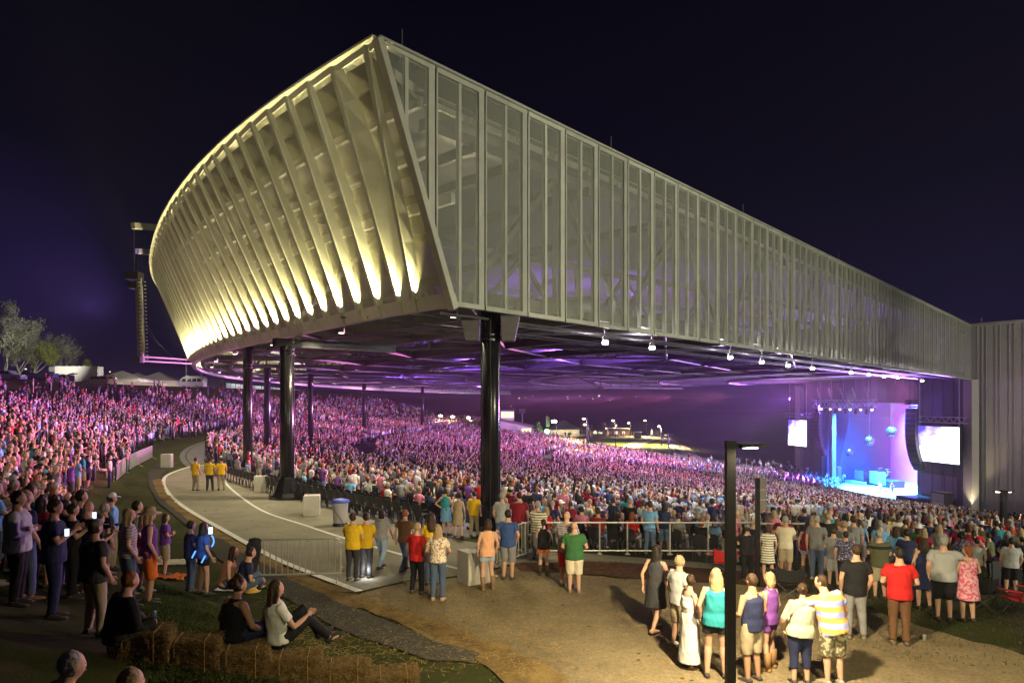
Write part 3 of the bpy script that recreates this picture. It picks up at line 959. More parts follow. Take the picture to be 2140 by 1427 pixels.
# ================================================================== ON AND ROUND THE STAGE
M_cab = mat('speaker_black', (0.02, 0.02, 0.024), 0.6)
M_chrome = mat('truss_alu', (0.55, 0.55, 0.58), 0.35, 0.7)
def stage_px(px, py, o=0.0, t=None):
    """point on the plane of the stage front pushed o metres towards the audience"""
    u = (px - CX) / F
    O = SW(0, 0, o)
    t = (u * O.y - O.x) / (SD.x - u * SD.y)
    Y = O.y + SD.y * t
    return at(px, py, Y), t

def screen(pl, pr, ytl, ybl, o, label, bright, wash):
    (a, ta), (b, tb) = stage_px(pl, ytl, o), stage_px(pr, ytl, o)
    zb = stage_px((pl + pr) / 2, ybl, o)[0].z
    zt = stage_px((pl + pr) / 2, ytl, o)[0].z
    t0, t1 = min(ta, tb), max(ta, tb)
    r = empty('video_wall', SW((t0 + t1) / 2, zb, o), 0, label, 'screen', 'video screens either side of the stage')
    L = -Vector(r.location)
    mb = MB(); mb.hexa([SW(t0, zb, o), SW(t1, zb, o), SW(t1, zb, o - .3), SW(t0, zb, o - .3), SW(t0, zt, o), SW(t1, zt, o), SW(t1, zt, o - .3), SW(t0, zt, o - .3)])
    mb.build('screen_case', M_cab, r, False, L)
    mb = MB(); e_ = .08
    mb.face([SW(t0 + e_, zb + e_, o + .02), SW(t1 - e_, zb + e_, o + .02), SW(t1 - e_, zt - e_, o + .02), SW(t0 + e_, zt - e_, o + .02)], 0, [(1, 0), (0, 0), (0, 1), (1, 1)])
    f = mb.build('screen_picture', M_pic, r, False, L)
    mb = MB()
    for z in (zt + 0.5, zt + 1.3):
        for d in (-.35, .0): mb.tube([SW(t0 - 1, z, o + d), SW(t1 + 1, z, o + d)], 0.06, 5)
    n = 14
    for k in range(n):
        a_, b_ = t0 - 1 + (t1 - t0 + 2) * k / n, t0 - 1 + (t1 - t0 + 2) * (k + 1) / n
        mb.tube([SW(a_, zt + .5 if k % 2 else zt + 1.3, o), SW(b_, zt + 1.3 if k % 2 else zt + .5, o)], 0.05, 5)
    for t in (t0 + .3, t1 - .3): mb.tube([SW(t, zt, o - .15), SW(t, zt + 12, o - .15)], 0.05, 5)
    mb.build('hanging_truss', M_chrome, r, False, L)
    c = (SW((t0 + t1) / 2, (zb + zt) / 2, o + .3))
    spot(c, c + SN * 30 + Vector((0, 0, -6)), wash, (0.85, 0.85, 1.0), 150, 0.8, 2.0, 'screen_wash')
    return r
M_pic = bpy.data.materials.new('screen_picture')
M_pic.use_nodes = True
n_, l_ = M_pic.node_tree.nodes, M_pic.node_tree.links
n_.remove(n_['Principled BSDF'])
em = n_.new('ShaderNodeEmission'); uvn = n_.new('ShaderNodeUVMap'); sp_ = n_.new('ShaderNodeSeparateXYZ'); nz_ = n_.new('ShaderNodeTexNoise')
nz_.inputs['Scale'].default_value = 3.0; nz_.inputs['Detail'].default_value = 6
ad = n_.new('ShaderNodeMath'); ad.operation = 'MULTIPLY_ADD'; ad.inputs[1].default_value = 0.55
sub = n_.new('ShaderNodeMath'); sub.operation = 'SUBTRACT'
l_.new(uvn.outputs[0], sp_.inputs[0]); l_.new(uvn.outputs[0], nz_.inputs['Vector'])
l_.new(sp_.outputs['Y'], sub.inputs[0]); l_.new(sp_.outputs['X'], sub.inputs[1])
l_.new(sub.outputs[0], ad.inputs[0]); l_.new(nz_.outputs['Fac'], ad.inputs[2])
rp_ = n_.new('ShaderNodeValToRGB'); el = rp_.color_ramp.elements
el[0].position, el[0].color = 0.45, (1, 1, 1, 1)
el[1].position, el[1].color = 0.95, (0.05, 0.03, 0.25, 1)
q_ = el.new(0.66); q_.color = (0.75, 0.72, 1.0, 1)
q_ = el.new(0.78); q_.color = (0.25, 0.2, 0.75, 1)
l_.new(ad.outputs[0], rp_.inputs[0]); l_.new(rp_.outputs[0], em.inputs[0]); em.inputs[1].default_value = 4.0
l_.new(em.outputs[0], n_['Material Output'].inputs['Surface'])
screen(1917, 2006, 890, 967, 3.5, 'large white-lit video screen beside the pale pillar and stage wall', 4, SCRN_W)
screen(1647, 1686, 877, 932, 3.5, 'smaller-looking white-lit video screen at the far side of the stage', 4, SCRN_W * 0.8)

def line_array(px_top, py_top, px_bot, py_bot, n, o, label, w):
    p0, t0 = stage_px(px_top, py_top, o); p1, t1 = stage_px(px_bot, py_bot, o)
    r = empty('line_array', p0, 0, label, 'loudspeaker', 'hanging loudspeaker columns at the stage')
    L = -Vector(r.location)
    H = p0.z - p1.z
    a0, a1 = radians(-3), radians(32)
    pos, z, o_ = [], p0.z, o
    h = H / n
    for k in range(n):
        a = a0 + (a1 - a0) * (k / (n - 1)) ** 2
        d = (-sin(a), -cos(a))
        c0 = SW(t0, z, o_); z2 = z + d[1] * h * 0.95; o2 = o_ + d[0] * h * 0.95
        mb = MB()
        dep = 0.75
        nx, nz = cos(a), -sin(a)
        P = []
        for (oo, zz) in ((o_, z), (o2, z2)):
            for tt, dd in ((-w / 2, 0), (w / 2, 0), (w * .36, -dep), (-w * .36, -dep)):
                P.append(SW(t0 + tt, zz + nz * dd * -1 * -1, oo + nx * dd))
        P = P[4:] + P[:4]
        mb.hexa(P); c = mb.build('cabinet', M_cab, r, False, L)
        q = MB()
        q.bar(SW(t0 - w * .5, z - 0.05, o_ + .02), SW(t0 + w * .5, z - 0.05, o_ + .02), 0.05, 0.05)
        q.build('cabinet_edge', M_steel2, c)
        z, o_ = z2 - 0.02, o2
    mb = MB(); mb.bar(SW(t0, p0.z + .2, o + .2), SW(t0, p0.z + .2, o - .9), .4, .18); 
    for d in (.1, -.7): mb.tube([SW(t0, p0.z + .2, o + d), SW(t0, p0.z + 9, o + d)], 0.04, 5)
    mb.box(SW(t0 - .5, p0.z + .9, o - .2), (.7, .7, .7)); mb.box(SW(t0 + .7, p0.z + .9, o - .2), (.7, .7, .7))
    mb.build('flying_frame', M_cab, r, False, L)
line_array(1903, 853, 1908, 992, 13, 5.0, 'tall black curved column of loudspeakers in front of the near screen', 2.1)
line_array(1707, 862, 1709, 958, 12, 4.6, 'curved loudspeaker column hanging beside the far screen', 1.5)

# lighting truss above the stage front
c0, ta = stage_px(1703, 848, 7.5); c1, tb = stage_px(1830, 848, 7.5)
tr = empty('lighting_truss', c0, 0, 'silver lighting truss with lamps hung over the stage front', 'truss')
L = -Vector(tr.location)
zt, zb = c0.z + 1.0, c0.z - 0.3
t0, t1 = min(ta, tb), max(ta, tb)
mb = MB()
for z in (zt, zb):
    for o in (7.2, 7.9): mb.tube([SW(t0, z, o), SW(t1, z, o)], 0.07, 6)
n = 16
for k in range(n):
    a, b = t0 + (t1 - t0) * k / n, t0 + (t1 - t0) * (k + 1) / n
    for o in (7.2, 7.9): mb.tube([SW(a, zt if k % 2 else zb, o), SW(b, zb if k % 2 else zt, o)], 0.045, 5)
for k in range(5):
    t = t0 + (t1 - t0) * (k + .5) / 5; mb.tube([SW(t, zt, 7.5), SW(t, 8.5, 7.5)], 0.04, 5); mb.tube([SW(t, zt + .3, 7.5), SW(t + .8, zt + 2.0, 7.5)], 0.16, 6)
mb.build('truss_frame', M_chrome, tr, False, L)
for k in range(12):
    t = t0 + (t1 - t0) * (k + .5) / 12
    p = SW(t, zb - 0.45, 7.55)
    mb = MB()
    if k % 2:
        mb.lathe(p, [(0.10, 0.35), (0.26, 0.3), (0.32, -0.1), (0.22, -0.5)], 10)
        q = mb.build('moving_lamp', M_cab, tr, False, L)
    else:
        mb.lathe(p + Vector((0, 0, .5)), [(0.12, 0.3), (0.24, 0.1), (0.27, -0.2)], 10)
        q = mb.build('par_lamp', M_chrome, tr, False, L)
        g = MB(); g.ball(p + SN * .1 + Vector((0, 0, .22)), .17, 8, 6); g.build('lens', glow('par_glow', (1.0, 0.9, 0.6), 8.0), q)

# mirror balls
M_mirror = bpy.data.materials.new('mirror_ball')
M_mirror.use_nodes = True
n_, l_ = M_mirror.node_tree.nodes, M_mirror.node_tree.links
b_ = n_['Principled BSDF']; b_.inputs['Metallic'].default_value = 1; b_.inputs['Roughness'].default_value = 0.22; b_.inputs['Base Color'].default_value = (.85, .88, .95, 1)
vo = n_.new('ShaderNodeTexVoronoi'); vo.inputs['Scale'].default_value = 9
tc_ = n_.new('ShaderNodeTexCoord'); bp_ = n_.new('ShaderNodeBump'); bp_.inputs['Strength'].default_value = .7
l_.new(tc_.outputs['Object'], vo.inputs['Vector']); l_.new(vo.outputs['Distance'], bp_.inputs['Height']); l_.new(bp_.outputs[0], b_.inputs['Normal'])
for px, py, r, o, lb in ((1775, 945, 8.5, -4.0, 'lowest mirror ball of the three, farthest from the near loudspeakers'), (1817, 922, 10, -3.5, 'middle mirror ball of the three hanging over the stage'), (1864, 903, 11.5, -2.5, 'highest and biggest mirror ball, next to the near loudspeaker column')):
    p, t = stage_px(px, py, o); R = r / F * p.y
    e_ = empty('mirror_ball', p, 0, lb, 'mirror ball', 'mirror balls hanging over the stage')
    mb = MB(); mb.ball((0, 0, 0), R, 24, 16); mb.build('ball', M_mirror, e_)
    mb = MB(); mb.tube([(0, 0, R * .95), (0, 0, R + .25)], .2, 10); mb.build('motor', M_cab, e_)
    mb = MB(); mb.tube([(0, 0, R + .2), (0, 0, 8.2 - p.z)], .015, 5); mb.build('cable', M_cab, e_)

# backline
M_grey = mat('gear_grey', (0.22, 0.23, 0.26), 0.5, var=.2)
def gear(name, px, py, o, w, h, d, label, cat, m=M_cab, extra=None):
    p, t = stage_px(px, py, o)
    e_ = empty(name, SW(t, -10.3, o), atan2(SD.y, SD.x), label, cat)
    mb = MB(); mb.box((0, 0, h / 2 + .06), (w, d, h)); mb.build('cabinet', m, e_)
    q = MB(); q.box((0, d / 2 + .02, h / 2 + .06), (w * .86, .04, h * .82)); q.build('grille', M_grey, e_)
    for sx in (-1, 1):
        for sy in (-1, 1):
            q = MB(); q.tube([(sx * w * .4, sy * d * .35, 0), (sx * w * .4, sy * d * .35, .07)], .06, 6); q.build('foot', M_cab, e_)
    if extra:
        for nm, c, s in extra:
            q = MB(); q.box(c, s); q.build(nm, m, e_)
    return e_
gear('amplifier_stack', 1750, 1005, -3, 1.5, 2.6, .7, 'upright keyboard and amplifier rack at the far end of the stage', 'amplifier', M_grey, [('shelf', (0, .5, 1.3), (1.6, .6, .1))])
gear('amplifier', 1799, 1008, -7, 3.0, 2.2, .8, 'square dark amplifier in front of the blue backdrop', 'amplifier')
gear('flight_case', 1826, 1005, -6, 1.3, 1.5, .8, 'tall flight case left of the drum riser', 'case')
ds, t = stage_px(1850, 1005, -6)
dr = empty('drum_riser', SW(t, -10.3, -6), atan2(SD.y, SD.x), 'drum riser hung with a pale panel at centre stage', 'platform')
mb = MB(); mb.box((0, 0, .6), (6, 3.0, 1.2)); mb.build('platform', M_cab, dr)
mb = MB(); mb.box((0, 1.55, 1.5), (4.2, .06, 2.2)); mb.build('front_panel', mat('pale_panel', (.55, .6, .66), .6), dr)
dk2 = empty('drum_kit', SW(t, -9.1, -6), atan2(SD.y, SD.x), 'drum kit with cymbals on the riser at centre stage', 'drums')
for x, y, r, z, h in ((0, .4, .38, .4, .5), (-.7, .3, .25, .6, .4), (.7, .3, .28, .55, .5), (-.3, .2, .2, 1.05, .3), (.3, .2, .2, 1.05, .3)):
    mb = MB(); mb.tube([(x, y, z - h / 2 + .15), (x, y, z + h / 2 + .15)], r, 14); mb.build('drum', M_grey, dk2)
for x, z in ((-1.2, 1.5), (1.2, 1.6), (-.8, 1.9), (.9, 1.95)):
    mb = MB(); mb.lathe((x, .2, z), [(.42, 0), (.1, .05), (.02, .08)], 14); mb.tube([(x, .2, 0), (x, .2, z)], .025, 5); mb.build('cymbal', mat('brass', (.7, .5, .15), .3, .9), dk2)
gear('monitor_wedge', 1888, 1043, 3.0, 1.0, .55, .6, 'low monitor loudspeaker at the near front edge of the stage', 'loudspeaker')
gear('side_speaker', 1968, 1028, 4.8, 2.6, 2.4, 1.2, 'black loudspeaker block on the wing below the near video screen', 'loudspeaker')
# stage lamps that the photograph shows burning: magenta floor lamp at the far corner, cyan, blue and pink washes
p, t = stage_px(1712, 1003, 5)
fl = empty('floor_lamp', SW(t, -11.6, 5.2), 0, 'glowing magenta floor lamp at the far corner of the stage', 'lamp')
mb = MB(); mb.box((0, 0, .6), (.5, .5, .9)); mb.box((0, 0, .08), (.8, .8, .16)); mb.build('lamp_body', M_cab, fl)
mb = MB(); mb.ball((-.25, -.1, 1.05), .22, 10, 8); mb.build('lens', glow('magenta_lens', (1.0, .12, .9), 30), fl)
spot(SW(t, -10.4, 5.2), SW(t + 6, 7, 14), 90000, (.32, .06, 1.0), 80, .9, .3)
spot(SW(t + 1, -9.5, 5.5), Vector((12, 150, 2)), 150000, (.30, .07, 1.0), 60, .9, .3)
spot(SW(40, 5.5, 3), Vector((15, 120, 2)), 130000, (.32, .10, 1.0), 75, .9, .3)

sm = MB(); sm.box((0, 0, 0), (1, 1, 1))
a_, b_ = SW(10.2, -10.2, -1.5), SW(34.3, 3.0, -14.8)
sm = MB(); sm.hexa([SW(10.2, -10.2, -1.2), SW(32, -10.2, -1.2), SW(32, -10.2, -14.9), SW(10.2, -10.2, -14.9), SW(10.2, 2, -4), SW(32, 2, -4), SW(32, 2, -14.9), SW(10.2, 2, -14.9)])
so = sm.build('smoke', []); vm_ = bpy.data.materials.new('stage_smoke'); vm_.use_nodes = True
vn = vm_.node_tree.nodes; vn.remove(vn['Principled BSDF']); pv = vn.new('ShaderNodeVolumePrincipled')
pv.inputs['Density'].default_value = .012; pv.inputs['Color'].default_value = (.95, .95, 1, 1)
vm_.node_tree.links.new(pv.outputs[0], vn['Material Output'].inputs['Volume']); so.data.materials.append(vm_)
tag(so, 'thin smoke drifting over the back of the stage', 'smoke', kind='stuff')
# washes from above the stage and the rig
for tt, oo, pw, colr, tgt in ((30, -2, 1.0, (.02, .14, 1.0), (28, -10, -4)), (24, -2, 1.1, (.02, .32, 1.0), (22, -10.3, -3)), (18, -2, 1.1, (.03, .5, 1.0), (17, -10.3, -2)), (14, -1, .8, (.1, .3, 1.0), (14, -10.3, 0)),
                            (28, -6, .9, (.02, .05, 1.0), (26, -2, -15)), (20, -6, 1.0, (.02, .12, 1.0), (20, -2, -15)), (13, -4, 0.6, (1.0, .12, .4), (14, -8, -13))):
    spot(SW(tt, 7.4, oo), SW(*tgt), STG_W * pw, colr, 75, .8, .4, 'stage_wash')
spot(SW(11.5, -9.6, -6), SW(16, -6, -14), STG_W * .3, (1.0, .12, .45), 110, .8, .4, 'stage_pink')
spot(SW(17, 6.8, 7), SW(17.5, -10, 2), STG_W * .5, (1.0, .95, .9), 40, .8, .4, 'front_spot')

# ------------------------------------------------------------------ beams thrown from the rig over the audience
RIG = SW(22, 3.2, 8.0)
for f, r, pw, colr, cone in ((222, 133, 1.0, (1.0, .26, .55), 13), (216, 133, 1.5, (1.0, .2, .6), 13), (209, 135, 1.7, (1.0, .24, .8), 14), (201, 138, 1.4, (.85, .26, 1.0), 14), (190, 140, 1.1, (.95, .32, .75), 15), (176, 138, .9, (.95, .36, .8), 16), (162, 133, .7, (1.0, .42, .7), 16)):
    p = pol(r, f, 4.2)
    spot(pol(70, f - 4, 5.2), p, LAWN_W * pw, colr, cone * 1.35, .9, .3, 'audience_beam')
for f, r, pw, colr, cone in ((214, 85, 1.0, (.92, .26, .80), 60), (185, 90, 1.2, (.98, .27, .66), 56), (160, 90, 1.2, (1.0, .30, .62), 56), (205, 50, .45, (.7, .45, 1.0), 80), (150, 60, .4, (.65, .45, 1.0), 80)):
    p = pol(r, f, -3.5)
    spot(pol(24, f, 7.2), p, BOWL_W * pw, colr, cone, .9, .8, 'audience_wash')
# purple washes on the underside of the roof, thrown up from the stage-side rig
for f, r, pw in ((222, 60, .45), (205, 55, 1.2), (185, 55, 1.2), (165, 60, 1.2), (145, 60, 1.0)):
    spot(pol(24, f, 3.5), pol(r, f, 12), ROOF_W * pw, (.32, .10, 1.0), 75, .9, .6, 'roof_wash')
for f, r in ((216, 90), (206, 92), (190, 95), (172, 92), (155, 92)):
    spot(pol(r, f, 6.9), pol(r - 3, f, 13), ROOF_W * .16, (.35, .12, 1.0), 150, .9, .6, 'roof_wash')
# ================================================================== PEOPLE
M_skin = mat_color('skin', 0.55, 0.35, 0.06, 14, 0.05)
M_cloth = mat_color('cloth', 0.85, 0.2, 0.16, 6, 0.5)
M_hair = mat_color('hair', 0.55, 0.3, 0.35, 30, 0.6)
M_shoe = mat_color('shoe_leather', 0.6, 0.3, 0.2, 12, 0.1)
M_eye = mat('eye', (0.03, 0.025, 0.02), 0.2)
M_lip = mat('lips', (0.30, 0.09, 0.08), 0.5)
def mat_stripes(name, ca, cb, period, duty=0.5):
    m = bpy.data.materials.new(name); m.use_nodes = True
    n, l = m.node_tree.nodes, m.node_tree.links
    b = n['Principled BSDF']; b.inputs['Roughness'].default_value = 0.85; b.inputs['Specular IOR Level'].default_value = 0.2
    tc = n.new('ShaderNodeTexCoord'); sp = n.new('ShaderNodeSeparateXYZ'); l.new(tc.outputs['Object'], sp.inputs[0])
    a = n.new('ShaderNodeMath'); a.operation = 'MULTIPLY'; a.inputs[1].default_value = 1 / period; l.new(sp.outputs['Z'], a.inputs[0])
    fr = n.new('ShaderNodeMath'); fr.operation = 'FRACT'; l.new(a.outputs[0], fr.inputs[0])
    g = n.new('ShaderNodeMath'); g.operation = 'GREATER_THAN'; g.inputs[1].default_value = duty; l.new(fr.outputs[0], g.inputs[0])
    mx = n.new('ShaderNodeMix'); mx.data_type = 'RGBA'
    mx.inputs['A'].default_value = (*ca, 1); mx.inputs['B'].default_value = (*cb, 1)
    l.new(g.outputs[0], mx.inputs['Factor']); l.new(mx.outputs['Result'], b.inputs['Base Color'])
    return m
def mat_print(name, ca, cb, scale, thr=0.5):
    m = bpy.data.materials.new(name); m.use_nodes = True
    n, l = m.node_tree.nodes, m.node_tree.links
    b = n['Principled BSDF']; b.inputs['Roughness'].default_value = 0.85; b.inputs['Specular IOR Level'].default_value = 0.2
    tc = n.new('ShaderNodeTexCoord'); nz = n.new('ShaderNodeTexNoise'); nz.inputs['Scale'].default_value = scale; nz.inputs['Detail'].default_value = 2
    l.new(tc.outputs['Object'], nz.inputs['Vector'])
    r = n.new('ShaderNodeValToRGB'); r.color_ramp.elements[0].position, r.color_ramp.elements[0].color = thr - .03, (*ca, 1)
    r.color_ramp.elements[1].position, r.color_ramp.elements[1].color = thr + .03, (*cb, 1)
    l.new(nz.outputs['Fac'], r.inputs[0]); l.new(r.outputs[0], b.inputs['Base Color'])
    return m
SPECIAL = {
    'polo_stripe': mat_stripes('wide_stripe_cloth', (0.85, 0.42, 0.12), (0.33, 0.36, 0.80), 0.17),
    'cream_stripe': mat_stripes('thin_stripe_cloth', (0.03, 0.03, 0.03), (0.72, 0.68, 0.55), 0.075, 0.3),
    'camo': mat_print('camo_cloth', (0.42, 0.38, 0.27), (0.12, 0.11, 0.06), 14),
    'floral': mat_print('floral_cloth', (0.75, 0.66, 0.52), (0.40, 0.20, 0.15), 22, 0.56),
    'pink_floral': mat_print('pink_floral_cloth', (0.62, 0.12, 0.22), (0.75, 0.4, 0.45), 16),
    'plaid': mat_stripes('plaid_cloth', (0.25, 0.22, 0.24), (0.42, 0.38, 0.38), 0.05),
    'tan_print': mat_stripes('printed_tee', (0.10, 0.105, 0.055), (0.02, 0.02, 0.03), 1.36, 0.945),
    'dots': mat_print('dotted_cloth', (0.05, 0.05, 0.10), (0.35, 0.35, 0.5), 30, 0.58),
}

def loft(mb, pts, rad, n=12, front=(0, 1, 0), mi=0):
    """closed tube with elliptical rings: radii (across, front-back)"""
    pts = [Vector(p) for p in pts]; front = Vector(front)
    V, Fc = [], []
    for i, p in enumerate(pts):
        t = (pts[min(i + 1, len(pts) - 1)] - pts[max(i - 1, 0)]).normalized()
        x = t.cross(front)
        x = x.normalized() if x.length > 1e-3 else Vector((1, 0, 0))
        y = x.cross(t)
        r = rad[i] if isinstance(rad[i], tuple) else (rad[i], rad[i])
        for k in range(n):
            a = 2 * pi * k / n
            V.append(p + x * cos(a) * r[0] + y * sin(a) * r[1])
    for i in range(len(pts) - 1):
        for k in range(n):
            k2 = (k + 1) % n
            Fc.append((i * n + k, (i + 1) * n + k, (i + 1) * n + k2, i * n + k2))
    Fc.append(tuple(range(n))); Fc.append(tuple(range((len(pts) - 1) * n, len(pts) * n))[::-1])
    mb.add(V, Fc, mi)

def fuse(mb, voxel, smooth=3, wrinkle=0.0, seed=0):
    """join overlapping closed tubes into one continuous smooth surface"""
    me = mb.mesh('tmp', [])
    bm = bmesh.new(); bm.from_mesh(me)
    bmesh.ops.recalc_face_normals(bm, faces=bm.faces)
    bm.to_mesh(me); bm.free()
    o = bpy.data.objects.new('tmp', me); COL.objects.link(o)
    md = o.modifiers.new('r', 'REMESH'); md.mode = 'VOXEL'; md.voxel_size = voxel; md.use_smooth_shade = True
    sm = o.modifiers.new('s', 'SMOOTH'); sm.factor = 0.5; sm.iterations = smooth
    bpy.context.view_layer.update()
    dg = bpy.context.evaluated_depsgraph_get()
    out = bpy.data.meshes.new_from_object(o.evaluated_get(dg))
    bpy.data.objects.remove(o); bpy.data.meshes.remove(me)
    if wrinkle:
        for v in out.vertices:
            q = Vector((v.co.x * 10 + seed + v.co.z * 3, v.co.y * 10, v.co.z * 4))
            v.co += v.normal * (mnoise.noise(q) * wrinkle + mnoise.noise(q * 2.3) * wrinkle * 0.6)
    out.polygons.foreach_set('use_smooth', [True] * len(out.polygons))
    return out

def join_mb(me, mb, mats):
    bm = bmesh.new(); bm.from_mesh(me)
    m2 = mb.mesh('tmp2', [], True); 
    base = len(bm.faces)
    bm.from_mesh(m2)
    bm.faces.ensure_lookup_table()
    for i, f in enumerate(bm.faces):
        f.smooth = True
        f.material_index = mb.m[i - base] if i >= base else 0
    bm.to_mesh(me); bm.free(); bpy.data.meshes.remove(m2)
    me.materials.clear()
    for m in mats: me.materials.append(m)
    return me

POSES = {
    'stand': dict(),
    'relaxed': dict(L=((-.25, -.04, .20), (-.22, .08, -.04)), R=((.26, -.03, .2), (.24, .10, -.02)), side=2, legs=(((-.10, .03, -.43), (-.12, -.02, -.85)), ((.12, .04, -.43), (.15, .02, -.85)))),
    'pockets': dict(L=((-.30, -.08, .22), (-.19, .06, .0)), R=((.30, -.08, .22), (.19, .06, .0))),
    'hips': dict(L=((-.40, -.06, .24), (-.19, .05, .06)), R=((.26, -.03, .2), (.25, .08, -.04)), side=-3),
    'phone': dict(L=((-.23, .05, .22), (-.07, .26, .36)), R=((.23, .05, .22), (.06, .27, .36)), head=(14, 0)),
    'folded': dict(L=((-.25, .05, .22), (.06, .17, .25)), R=((.25, .05, .2), (-.07, .19, .21))),
    'clap': dict(L=((-.25, .12, .26), (-.04, .30, .42)), R=((.25, .12, .26), (.03, .30, .42))),
    'cheer': dict(L=((-.26, .0, .2), (-.2, .14, .02)), R=((.30, .06, .66), (.25, .12, .92)), head=(-6, 0)),
    'cheer_both': dict(L=((-.33, .08, .62), (-.28, .14, .90)), R=((.33, .06, .62), (.26, .14, .9)), head=(-8, 0)),
    'stride': dict(L=((-.25, -.10, .21), (-.25, -.05, -.04)), R=((.25, .08, .2), (.23, .24, .0)), lean=3, legs=(((-.10, .16, -.41), (-.10, .22, -.83)), ((.10, -.04, -.43), (.10, -.30, -.78)))),
    'side_look': dict(L=((-.24, -.03, .2), (-.20, .12, .0)), R=((.26, .02, .2), (.16, .2, .05)), head=(0, 55)),
    'sit': dict(z=.56, L=((-.24, .06, .2), (-.12, .30, .10)), R=((.24, .06, .2), (.12, .30, .10)), lean=4, legs=(((-.12, .42, .0), (-.12, .44, -.43)), ((.12, .42, .0), (.12, .44, -.43)))),
    'sit_ground': dict(z=.13, L=((-.28, .10, .18), (-.10, .32, .16)), R=((.28, .10, .18), (.10, .32, .16)), lean=14, legs=(((-.22, .38, .14), (-.04, .42, -.05)), ((.22, .38, .14), (.06, .36, -.03)))),
    'sit_knees': dict(z=.13, L=((-.30, -.08, .2), (-.30, -.02, -.02)), R=((.26, .12, .2), (.14, .36, .26)), lean=-4, head=(0, -20), legs=(((-.10, .40, .30), (-.10, .62, -.06)), ((.12, .36, .22), (.14, .66, -.06)))),
    'sit_drink': dict(z=.13, L=((-.30, .0, .18), (-.22, .20, .08)), R=((.30, .08, .2), (.20, .30, .12)), lean=8, head=(6, -15), legs=(((-.2, .36, .1), (-.02, .45, -.04)), ((.22, .36, .1), (.10, .40, -.03)))),
    'hug_left': dict(side=-13, lean=6, L=((-.42, -.02, .47), (-.62, .02, .36)), R=((.25, .02, .19), (.20, .14, -.03)), head=(8, 42)),
    'hugged': dict(side=5, lean=3, L=((-.29, -.06, .19), (-.24, .06, -.02)), R=((.24, .08, .2), (.20, .16, .06)), head=(8, -14)),
    'arm_side': dict(L=((-.25, -.03, .2), (-.23, .08, -.02)), R=((.38, .0, .36), (.48, .04, .14))),
    'hold_front': dict(L=((-.27, .0, .2), (-.17, .22, .08)), R=((.28, .0, .2), (.19, .22, .1))),
    'play': dict(L=((-.27, .05, .22), (-.28, .26, .24)), R=((.25, .05, .2), (.1, .24, .05)), lean=5),
}
TORSO = {False: [(-.10, .12, .10), (0, .165, .118), (.12, .155, .112), (.26, .165, .118), (.40, .188, .118), (.485, .162, .09), (.535, .075, .07), (.62, .056, .058)],
         True: [(-.10, .12, .10), (0, .178, .122), (.13, .138, .10), (.26, .146, .112), (.37, .165, .118), (.465, .142, .085), (.515, .062, .06), (.60, .047, .05)]}
TEMPL = {}
